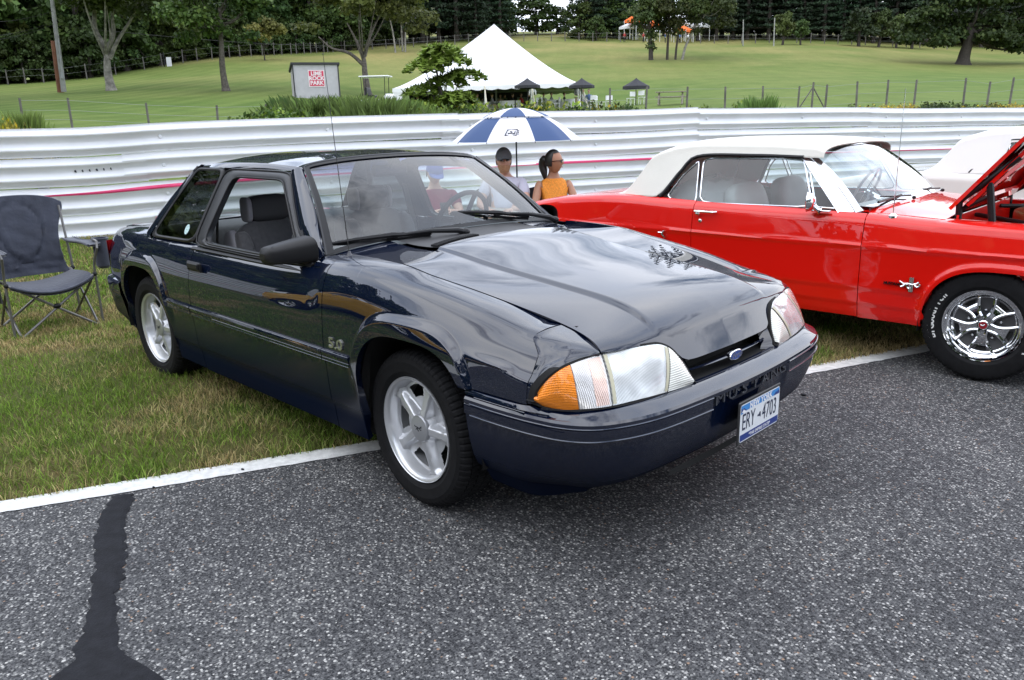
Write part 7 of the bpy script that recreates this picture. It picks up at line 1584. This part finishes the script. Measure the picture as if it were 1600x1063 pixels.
# golf umbrella, alternating panels
UC = np.array([-4.20, 4.10]); uz = 1.645; u = thing('umbrella', 'navy and white checked golf umbrella over the bearded man', 'umbrella', (UC[0], UC[1], 0.), 0.)
UN = mat('umbrella_navy', (.035, .075, .19), rough=.7); UW = mat('umbrella_white', (.74, .73, .76), rough=.7); Rm_, Hm = .745, .345; NP_ = 8; a_off = radians(-51)+0.0
def upt(k, r_, sag=1.):
    a = a_off+(k)*2*pi/NP_; kk = k-math.floor(k+1e-9); rr = r_*(1-.075*sin(pi*kk)*r_); return np.array([Rm_*rr*cos(a), Rm_*rr*sin(a), uz-Hm*(r_**1.9)-.0+.03*sin(pi*kk)*r_**2*(-1)*0])
for k in range(NP_):
    for tier, (r0, r1) in enumerate(((.0, .52), (.50, 1.0))):
        m = MB(); G = [[upt(k-.5+q, r_)+np.array([0, 0, .018 if tier == 0 else 0.]) for q in np.linspace(0.0001, .9999, 9)] for r_ in np.linspace(r0, r1, 10)]; m.grid(G); m.build('panel', UN if (k+tier) % 2 == 0 else UW, u)
    m = MB(); m.tube([upt(k-.5, r_)-np.array([0, 0, .008]) for r_ in np.linspace(.02, 1.01, 10)], .004, 5).tube([upt(k-.5, .5)-np.array([0, 0, .01]), (0, 0, uz-.36)], .003, 5); m.build('rib', BLACKTRIM, u)
MB().tube([(0, 0, .5), (0, 0, uz+.02)], .009, 8).tube([(0, 0, uz), (0, 0, uz+.10)], [.012, .006], 8).build('shaft', BLACKTRIM, u); MB().tube([(0, 0, .5), (0, 0, .40)], .018, 8).build('handle', BLACKTRIM, u)
m = MB(); # printed outline badge on the near lower white panel
kq = None
best = min(range(NP_), key=lambda k: -((np.array([cos(a_off+k*2*pi/NP_), sin(a_off+k*2*pi/NP_)])@(CAM_POS[:2]-UC))))
def logo(uu, vv): return upt(best+uu, vv)+np.array([0, 0, .006])
for P in ([(-.12, .90), (-.08, .80), (.16, .80), (.12, .90), (-.12, .90)], [(-.06, .865), (.02, .865), (.03, .835), (-.02, .835)], [(.04, .87), (.08, .87), (.10, .83)], [(.17, .82), (.19, .82)], [(.16, .85), (.18, .85)], [(.15, .88), (.17, .88)]): m.tube([logo(*q) for q in P], .0055, 5)
m.build('printed_badge', mat('badge_ink', (.03, .035, .05), rough=.6), u)
# ================================================================ marquee, shed, poles, fences and small things on the hill
TENTW = mat('tent_canvas', (.80, .80, .82), rough=.75); POLEW = mat('pole_white', (.72, .72, .70), rough=.6); STRAP = mat('strap_cream', (.62, .58, .45), rough=.8); DKCL = mat('dark_canvas', (.030, .030, .036), rough=.85); WALLD = mat('tent_wall_dark', (.055, .055, .06), rough=.8); SLATE = mat('window_pale_film', (.30, .36, .30), rough=.4)
def flat(p): return np.array([p[0], p[1], gzf(p[0], p[1])])
A_ = gp(617, 58.5); B_ = gp(905, 57.0); wv = (B_-A_)[:2]; wl = np.linalg.norm(wv); wx = wv/wl; wy = np.array([-wx[1], wx[0]]); 
if wy@FH < 0: wy = -wy
dl = 12.5; gz0 = 2.38; ze = at2(905, 130, 57.)[2]; cen = (A_[:2]+B_[:2])/2+wy*dl/2; zp = at2(765, 38, float((cen-CAM_POS[:2])@FH))[2]
tent = thing('marquee', 'large white peaked marquee with scalloped edge on the lawn', 'tent', (cen[0], cen[1], gz0))
def tp(a, b, z): q = wx*a*wl/2+wy*b*dl/2; return (q[0], q[1], z-gz0)
ring = []
NS = 14
for (a0, b0), (a1, b1) in (((-1, -1), (1, -1)), ((1, -1), (1, 1)), ((1, 1), (-1, 1)), ((-1, 1), (-1, -1))):
    for t in np.linspace(0, 1, NS+1)[:-1]: ring.append((a0+(a1-a0)*t, b0+(b1-b0)*t, abs(2*t-1)))
m = MB(); G = []
for r_ in np.linspace(0, 1, 16): G.append([tp(a*r_, b*r_, ze+(zp-ze)*(1-r_)**(1.22+.45*(1-c**2))) for a, b, c in ring])
m.grid(G, wrap=True); m.build('roof', TENTW, tent, sharp=75)
m = MB(); fine = []
for i in range(len(ring)):
    a0, b0, _ = ring[i]; a1, b1, _ = ring[(i+1) % len(ring)]
    for t in np.linspace(0, 1, 9)[:-1]: fine.append((a0+(a1-a0)*t, b0+(b1-b0)*t, t))
m.grid([[tp(a, b, ze+.02) for a, b, t in fine], [tp(a*1.004, b*1.004, ze-.20-.09*abs(sin(pi*t))) for a, b, t in fine]], wrap=True); m.build('valance', TENTW, tent)
for k, (a, b) in enumerate([(-1, -1), (-.5, -1), (0, -1), (.5, -1), (1, -1), (1, 0), (1, 1), (-1, 0), (-1, 1), (0, 1), (.5, 1), (-.5, 1)]): MB().tube([tp(a*.99, b*.99, gz0-.4), tp(a*.99, b*.99, ze-.02)], .05, 6).build('pole', POLEW, tent)
for a, b, da, db in [(-.5, -1, .03, -.18), (0, -1, .05, -.2), (.5, -1, .06, -.2), (1, -1, .12, -.15), (1, 0, .14, 0), (1, 1, .14, .05)]: MB().tube([tp(a, b, ze), tp(a+da, b+db, gz0-.3)], .045, 5).build('guy_strap', STRAP, tent)
MB().tube([(0, 0, -.3), (0, 0, zp-gz0-.05)], .07, 8).build('centre_pole', POLEW, tent)
for side in range(3):                                             # dark walls with pale windows at the back and left
    P0, P1 = [((-1, .98), (.35, .98)), ((-1, -.2), (-1, .98)), ((.36, .98), (.98, .98))][side]; mt = WALLD if side < 2 else WALLD
    if side == 2: continue
    m = MB(); m.add([tp(*P0, gz0-.3), tp(*P1, gz0-.3), tp(*P1, ze), tp(*P0, ze)], [(0, 1, 2, 3)]); wl_ = m.build('wall', mt, tent, smooth=False)
    for t in np.linspace(.08, .86, 5):
        q = lambda u: np.array(P0)*(1-u)+np.array(P1)*u; w = MB(); e = .985; w.add([tp(*(q(t)*e), gz0+.9), tp(*(q(t+.10)*e), gz0+.9), tp(*(q(t+.10)*e), ze-.45), tp(*(q(t)*e), ze-.45)], [(0, 1, 2, 3)]); w.build('window', SLATE, wl_, smooth=False)
m = MB(); m.add([tp(-1.0, -1, gz0-.3), tp(-.90, -1, gz0-.3), tp(-.90, -1, ze), tp(-1.0, -1, ze)], [(0, 1, 2, 3)]); m.add([tp(-1.0, -1, gz0-.3), tp(-1.0, -.75, gz0-.3), tp(-1.0, -.75, ze), tp(-1.0, -1, ze)], [(0, 1, 2, 3)]); m.build('corner_curtain', TENTW, tent, smooth=False)
# people and furniture under it (a few pixels each)
sk, RT = SKINT['fair'], None
def small_person(px, D, h, label, shirt, legs, seated_=False, hat=None, dz=0.):
    g = gp(px, D); g[2] = (gz0 if 600 < px < 960 and D < 75 else g[2])+dz; t = thing('person', label, 'person', g, radians(rg.uniform(-60, 60)), 'distant people at the marquee' if 600 < px < 960 else 'distant people at the top of the field')
    hh = h; zb = -.45 if seated_ else 0
    J = {'p': ((0, 0, .93+zb), (.15, .11)), 'c': ((0, 0, 1.28+zb), (.17, .11)), 'n': ((0, 0, 1.50+zb), .06), 'sl': ((0, .19, 1.40+zb), .06), 'sr': ((0, -.19, 1.40+zb), .06), 'hl': ((.08, .24, 1.0+zb), .038), 'hr': ((.08, -.24, 1.0+zb), .038)}
    link('shirt', skin_body(J, [('p', 'c'), ('c', 'n'), ('c', 'sl'), ('c', 'sr'), ('sl', 'hl'), ('sr', 'hr')], 'shirt', shirt, sub=1), t)
    J = {'p': ((0, 0, .95+zb), (.15, .12)), 'kl': ((.35 if seated_ else 0, .1, .92+zb if seated_ else .5), .075), 'kr': ((.35 if seated_ else 0.05, -.1, .92+zb if seated_ else .5), .075), 'fl': ((.38 if seated_ else 0, .1, .04), .05), 'fr': ((.38 if seated_ else .05, -.1, .04), .05)}
    link('trousers', skin_body(J, [('p', 'kl'), ('p', 'kr'), ('kl', 'fl'), ('kr', 'fr')], 'trousers', legs, sub=1), t)
    m = MB(); m.sphere((0, 0, 1.66+zb), (.10, .085, .12), 10).tube([(0, 0, 1.48+zb), (0, 0, 1.6+zb)], .05, 7); m.build('head', sk, t); m = MB(); m.sphere((-.015, 0, 1.70+zb), (.105, .092, .105), 10); m.build('hair' if not hat else 'hat', hat or mat('hair_brown'), t)
    for q in (.24, -.24): MB().sphere((.08, q, .97+zb), .04, 6, k=5).build('hand', sk, t)
    t.scale = (h/1.78,)*3
CW_ = {k: mat('cloth_'+k, c, rough=.9) for k, c in {'white': (.72, .72, .72), 'black': (.02, .02, .02), 'blue': (.10, .16, .32), 'grey': (.25, .25, .26), 'tan': (.35, .28, .18), 'red': (.35, .04, .04), 'pale': (.45, .50, .60)}.items()}
small_person(833, 57.5, 1.8, 'man in white shirt and white trousers standing at the front of the marquee', CW_['white'], CW_['white'])
for px, D, sh, st, lab in [(753, 62, 'black', False, 'person in black standing inside the marquee near its left pole'), (790, 63, 'black', True, 'person in black seated in the middle of the marquee'), (802, 61, 'black', True, 'second person in black seated right of the middle'), (747, 60, 'pale', True, 'person in pale blue seated by the left pole'), (770, 60, 'grey', True, 'person in grey seated beside the strap'), (783, 62, 'tan', True, 'person in tan seated at the middle table'), (815, 61, 'red', True, 'person in red seated behind the man in white'), (850, 62, 'white', True, 'person in white seated right of the man in white'), (862, 61, 'grey', True, 'person in grey seated by the right pole'), (882, 62, 'black', True, 'person in black seated at the right of the marquee'), (901, 58, 'grey', False, 'person in grey standing under the dark parasol at the right'), (911, 57, 'white', True, 'person in white seated outside by the right corner'), (920, 57, 'blue', True, 'person in blue seated outside by the right corner'), (655, 61, 'white', True, 'person in white seated at the far left of the marquee')]: small_person(px, D, 1.75, lab, CW_[sh], CW_['grey' if sh != 'grey' else 'tan'], st)
def table_(px, D, lab, z=None, r=.8, cloth=TENTW):
    g = gp(px, D); g[2] = gz0 if z is None else g[2]; t = thing('table', lab, 'table', g); m = MB(); m.lathe([(0, .76), (r, .76), (r+.02, .74), (r*1.02, .35), (r*1.06, .12)], 18); m.build('tablecloth', cloth, t); MB().tube([(0, 0, 0), (0, 0, .74)], .04, 6).build('leg', POLEW, t)
for px, D, lab in [(668, 60, 'round white clothed table at the left of the marquee'), (762, 61.5, 'round white table beside the person in black'), (797, 60, 'round white table in the middle of the marquee'), (856, 60.5, 'round white table right of the man in white'), (890, 60, 'round white table by the right corner')]: table_(px, D, lab)
def white_chair(px, D, lab, inside=True):
    g = gp(px, D); g[2] = gz0 if inside else g[2]; t = thing('chair', lab, 'chair', g, rg.uniform(0, 6), 'white folding chairs at the marquee'); MB().box((0, 0, .45), (.42, .42, .03)).build('seat', TENTW, t); MB().box((-.2, 0, .72), (.03, .42, .3)).build('backrest', TENTW, t)
    for a in (-.18, .18):
        for b in (-.18, .18): MB().tube([(a, b, 0), (a, b, .45)], .018, 5).build('leg', TENTW, t)
for px, D, lab in [(935, 57, 'white chair right of the marquee corner'), (943, 57.5, 'second white chair right of the marquee corner'), (951, 57, 'outermost white chair right of the marquee'), (928, 56, 'white chair nearest the strap of the marquee'), (676, 58, 'white chair by the left table'), (690, 58, 'white chair behind the sumac'), (870, 58, 'white chair by the right pole'), (843, 58, 'white chair behind the man in white')]: white_chair(px, D, lab)
def parasol(px, D, top, eave, half, lab):
    zt = at2(px, top, D)[2]; ze_ = at2(px, eave, D)[2]; g = gp(px, D); g[2] = min(g[2], gz0+.4); R = half*D/FPX; t = thing('parasol', lab, 'parasol', g, 0, 'dark parasols at the marquee'); m = MB(); a = np.arange(9)*2*pi/8
    m.grid([[(R*r_*cos(q), R*r_*sin(q), (zt-g[2])-(zt-ze_)*(r_**.85)) for q in a[:-1]] for r_ in np.linspace(0.01, 1, 6)], wrap=True); m.grid([[(R*cos(q), R*sin(q), ze_-g[2]) for q in a[:-1]], [(R*1.01*cos(q), R*1.01*sin(q), ze_-g[2]-.18) for q in a[:-1]]], wrap=True); m.build('canopy', DKCL, t, sharp=20); MB().tube([(0, 0, 0), (0, 0, zt-g[2])], .03, 6).build('pole', BLACKTRIM, t)
parasol(825, 56, 122, 134, 19, 'dark parasol in front of the middle of the marquee'); parasol(909, 56, 122, 134, 19, 'dark parasol at the right corner of the marquee'); parasol(993, 55, 122, 135, 20, 'dark parasol standing alone on the lawn right of the marquee')
for px, lab in ((1003, 'white chair under the lone dark parasol'), (985, 'second white chair under the lone dark parasol')): white_chair(px, 54.5, lab, False)
def picnic(px, D, lab):
    g = gp(px, D); t = thing('picnic_table', lab, 'table', g, radians(30)); W_ = mat('weathered_wood', (.30, .27, .22), rough=.9, noise=.3, nscale=8); MB().box((0, 0, .75), (1.8, .75, .05)).build('tabletop', W_, t)
    for s in (-1, 1): MB().box((0, s*.65, .45), (1.8, .25, .05)).build('bench', W_, t); MB().tube([(s*.7, -.6, 0), (s*.7, 0, .74), (s*.7, .6, 0)], .05, 4).build('leg', W_, t)
picnic(1047, 50, 'wooden picnic table on the lawn near the fence')
# shed with a red sign
P0, P1 = at2(461, 147, 57.2), at2(531, 145, 58.2); sx_ = (P1-P0)[:2]; sw_ = np.linalg.norm(sx_); sx_ = sx_/sw_; sy_ = np.array([-sx_[1], sx_[0]]); 
if sy_@FH < 0: sy_ = -sy_
sh = thing('shed', 'small grey shed with dark trim and a red and white sign', 'shed', (P0[0], P0[1], P0[2]-.15), 0.); H1 = at2(461, 101, 57.2)[2]-P0[2]+.15; H2 = H1-.02
def sp(a, b, z): q = sx_*a+sy_*b; return (q[0], q[1], z)
GW = mat('shed_wall', (.46, .45, .47), rough=.85, noise=.06, nscale=3); dp = 2.2
m = MB(); m.add([sp(0, 0, -.3), sp(sw_, 0, -.3), sp(sw_, 0, H1), sp(0, 0, H1), sp(-.02, dp, -.3), sp(sw_, dp, -.3), sp(sw_, dp, H1-.35), sp(0, dp, H1-.35)], [(0, 1, 2, 3), (1, 5, 6, 2), (5, 4, 7, 6), (4, 0, 3, 7)]); m.build('wall', GW, sh, smooth=False)
m = MB(); o_ = .12; V = [sp(-o_, -o_, H1), sp(sw_+o_, -o_, H1), sp(sw_+o_, dp+o_, H1-.38), sp(-o_, dp+o_, H1-.38)]; m.add(V+[(v[0], v[1], v[2]+.14) for v in V], [(0, 1, 2, 3), (4, 5, 6, 7), (0, 1, 5, 4), (1, 2, 6, 5), (2, 3, 7, 6), (3, 0, 4, 7)]); m.build('roof', mat('shed_trim', (.035, .035, .04), rough=.7), sh, smooth=False)
for a in (0, sw_): m = MB(); m.tube([sp(a, -.02, -.2), sp(a, -.02, H1)], .05, 4); m.build('corner_trim', MATS['shed_trim'], sh)
sc_ = at2(495, 122.5, 57.5)-P0; u0 = sc_[:2]@sx_; z0_ = sc_[2]+.15; m = MB(); hw = .56; m.add([sp(u0-hw, -.03, z0_-hw), sp(u0+hw, -.03, z0_-hw), sp(u0+hw, -.03, z0_+hw), sp(u0-hw, -.03, z0_+hw)], [(0, 1, 2, 3)]); sg = m.build('sign', mat('sign_white', (.80, .72, .74), rough=.6), sh, smooth=False)
m = MB(); hw = .50; m.add([sp(u0-hw, -.04, z0_-hw), sp(u0+hw, -.04, z0_-hw), sp(u0+hw, -.04, z0_+hw), sp(u0-hw, -.04, z0_+hw)], [(0, 1, 2, 3)]); m.build('sign_panel', mat('sign_red', (.60, .04, .10), rough=.6), sg, smooth=False)
m = MB()
for i, wd in enumerate(('LIME', 'ROCK', 'PARK')): put_text(m, wd, .36, sp(u0, -.05, z0_+.31-i*.31), (sx_[0], sx_[1], 0), (0, 0, 1), sx=1.02, offset=.014)
m.build('sign_lettering', mat('sign_white'), sg, smooth=False)
# golf cart
g = gp(592, 47); gc = thing('golf_cart', 'white roofed golf cart half hidden in the reeds left of the marquee', 'golf cart', g, radians(40)); m = MB(); m.box((0, 0, 1.95), (1.7, 1.15, .07), bevel=.03); m.build('roof', TENTW, gc)
for a in (-.7, .6):
    for b in (-.5, .5): MB().tube([(a, b, .9), (a*1.05, b, 1.93)], .02, 5).build('post', BLACKTRIM, gc)
MB().box((-.05, 0, .55), (2.1, 1.1, .35), bevel=.1).box((.75, 0, .8), (.5, 1.0, .4), bevel=.12).build('body', TENTW, gc); MB().box((-.25, 0, .88), (.5, 1.0, .14), bevel=.04).box((-.5, 0, 1.15), (.12, 1.0, .45), bevel=.04).build('seat', BLACKTRIM, gc)
for a in (-.75, .75):
    for b in (-.5, .5): MB().lathe([(0, -.08), (.20, -.08), (.22, -.06), (.22, .06), (.20, .08), (0, .08)], 16, c=(a, b, .22), axis='y').build('wheel', BLACKTRIM, gc)
# utility poles and wires
def pole(px0, py0, px1, py1, D, r0, r1, nm, lab, mt, cat='pole'):
    a = at2(px0, py0, D); b = at2(px1, py1, D-.3); a[2] -= .3; o = MB().tube([a, (a+b)/2, b], [r0, (r0+r1)/2, r1], 9).build(nm, mt); return tag(o, lab, cat)
u1 = pole(99, 138, 78, -25, 70, .21, .15, 'utility_pole', 'tall weathered grey utility pole with wires at the far left', mat('pole_grey', (.30, .30, .29), rough=.9, noise=.25, nscale=2)); pole(94, 139, 83, 64, 70.4, .26, .20, 'stub_pole', 'short red brown stub pole leaning against the tall utility pole', mat('pole_brown', (.20, .085, .05), rough=.9, noise=.2, nscale=2))
b_ = MB(); q = at2(97, 118, 69.7); b_.box(q, (.18, .18, .5)).tube([at2(97, 112, 69.6), at2(91, 60, 69.6)], .035, 5); tag(b_.build('meter_box', GALV), 'small box and conduit fixed to the grey utility pole', 'meter box')
for k, (ya, yb, lab) in enumerate([(34, 17, 'upper overhead wire at the far left'), (60, 38, 'lower overhead wire at the far left'), (52, 34, 'middle overhead wire at the far left')]):
    a = at2(-60, ya+6-6*(k == 0), 60); b = at2(85, yb, 69.8); P = [a+(b-a)*t+np.array([0, 0, -.35*sin(pi*t)]) for t in np.linspace(0, 1, 10)]; tag(MB().tube(P, .014, 4).build('wire', BLACKTRIM), lab, 'wire')
a = at2(85, 40, 69.8); b = at2(700, 62, 128); tag(MB().tube([a+(b-a)*t+np.array([0, 0, -1.2*sin(pi*t)]) for t in np.linspace(0, 1, 14)], .016, 4).build('wire', BLACKTRIM), 'long sagging wire crossing in front of the wood', 'wire')
pole(1161, 69, 1161.5, 31, 136, .10, .08, 'thin_pole', 'left one of two thin grey poles before the pines', mat('pole_grey')); pole(1209, 71, 1210.5, 28, 135, .11, .08, 'thin_pole', 'right one of two thin grey poles before the pines', mat('pole_grey'))
# small white notice by the wood
g = at2(258, 108, 106); t = thing('notice_board', 'small white notice on a dark post at the edge of the wood', 'sign', g); MB().tube([(0, 0, -.2), (0, 0, 2.0)], .08, 6).build('post', BLACKTRIM, t); q = at2(264, 97, 106)-g; MB().box(q, (.08, .62, 1.15), R=rotz(YAW)).build('board', TENTW, t)
# ---- fences
def fence(lab, posts, D_of, h, r, wires, nm='wire_fence', mt=None, brace=()):
    mt = mt or mat('post_grey', (.13, .12, .11), rough=.95, noise=.3, nscale=4); g0 = gp(posts[0], D_of(posts[0])); t = thing(nm, lab, 'fence', g0); tops = []
    for px in posts:
        g = gp(px, D_of(px)); hh = h*rg.uniform(.92, 1.08); ln = rg.normal(0, .03, 2); b = g-g0; MB().tube([b+[0, 0, -.3], b+[ln[0], ln[1], hh]], [r, r*.9], 6).build('post', mt, t); tops.append((b, hh))
        if px in brace:
            for s in (-1, 1): MB().tube([b+[0, 0, hh*.85], b+rv*s*.75+[0, 0, 0]], r*.6, 5).build('brace', mt, t)
    for f in wires:
        for (a, ha), (c_, hc_) in zip(tops[:-1], tops[1:]): pass
        MB().tube([a+[0, 0, ha*f] for a, ha in tops], .006 if h < 1.6 and r < .07 else .012, 3, cap=False).build('wire', GALV, t)
fence('near wire fence with weathered posts behind the left end of the guardrail', [40, 115, 235, 341, 420], lambda px: 31.0, 1.1, .045, (.3, .6, .92))
fence('near wire fence with dark posts and a braced post behind the red car', [953, 1008, 1072, 1132, 1190, 1245, 1267, 1288, 1337, 1383, 1426, 1503, 1540, 1575, 1618], lambda px: 37.0 if px < 1300 else 38.0, 1.35, .05, (.3, .6, .92), brace=(1267,))
fence('far fence of grey posts along the foot of the wood at the left', [float(x) for x in (3, 28, 55, 83, 108, 150, 195, 240, 268, 300, 322, 345, 372, 388, 405, 422, 440, 452, 466, 474, 486, 496, 505, 516, 522, 530)], lambda px: front_depth(px)-2.0, 1.6, .075, (.5, .9))
fence('far fence of grey posts along the top of the field', [float(x) for x in np.r_[np.arange(548, 985, 21), np.arange(1090, 1470, 21)]], lambda px: front_depth(px)-1.5, 1.55, .085, (.5, .9))
# ---- bright specks at the top of the field
ORG = mat('orange_canvas', (.80, .16, .03), rough=.8)
def canopy(px, D, w, h, top, mt, lab, nm='canopy_tent'):
    g = gp(px, D); t = thing(nm, lab, 'tent', g); m = MB(); c = [(-w/2, -w/2), (w/2, -w/2), (w/2, w/2), (-w/2, w/2)]; m.add([(*q, h) for q in c]+[(0, 0, top)], [(0, 1, 4), (1, 2, 4), (2, 3, 4), (3, 0, 4)]); m.add([(*q, h) for q in c]+[(*q, h-.4) for q in c], [(i, (i+1) % 4, 4+(i+1) % 4, 4+i) for i in range(4)]); m.build('roof', mt, t, smooth=False)
    for q in c: MB().tube([(*q, 0), (*q, h)], .05, 4).build('leg', POLEW, t)
canopy(989, 149, 2.6, 3.4, 4.4, ORG, 'orange canopy at the top of the field left of the tree clump', 'canopy_tent'); canopy(980, 151, 2.4, 2.2, 2.9, TENTW, 'white canopy below the orange one left of the tree clump'); canopy(1061, 149, 2.6, 3.2, 5.0, TENTW, 'white canopy with a pointed roof right of the tree clump'); canopy(1064, 147, 2.4, 2.0, 2.8, ORG, 'orange canopy in front of the pointed white one'); canopy(1084, 151, 3.2, 2.6, 3.8, TENTW, 'wide white canopy furthest right at the top of the field'); canopy(1018, 148, 1.6, 2.8, 3.6, ORG, 'small orange canopy seen between the stems of the clump')
for px, c, lab in [(974, 'red', 'person in red by the white canopy'), (1003, 'red', 'person in red left of the tree clump'), (1036, 'blue', 'person in blue behind the tree clump'), (1058, 'blue', 'person in blue below the orange canopy'), (1071, 'white', 'person in white by the pointed canopy')]: small_person(px, 144, 1.75, lab, CW_[c], CW_['black'])
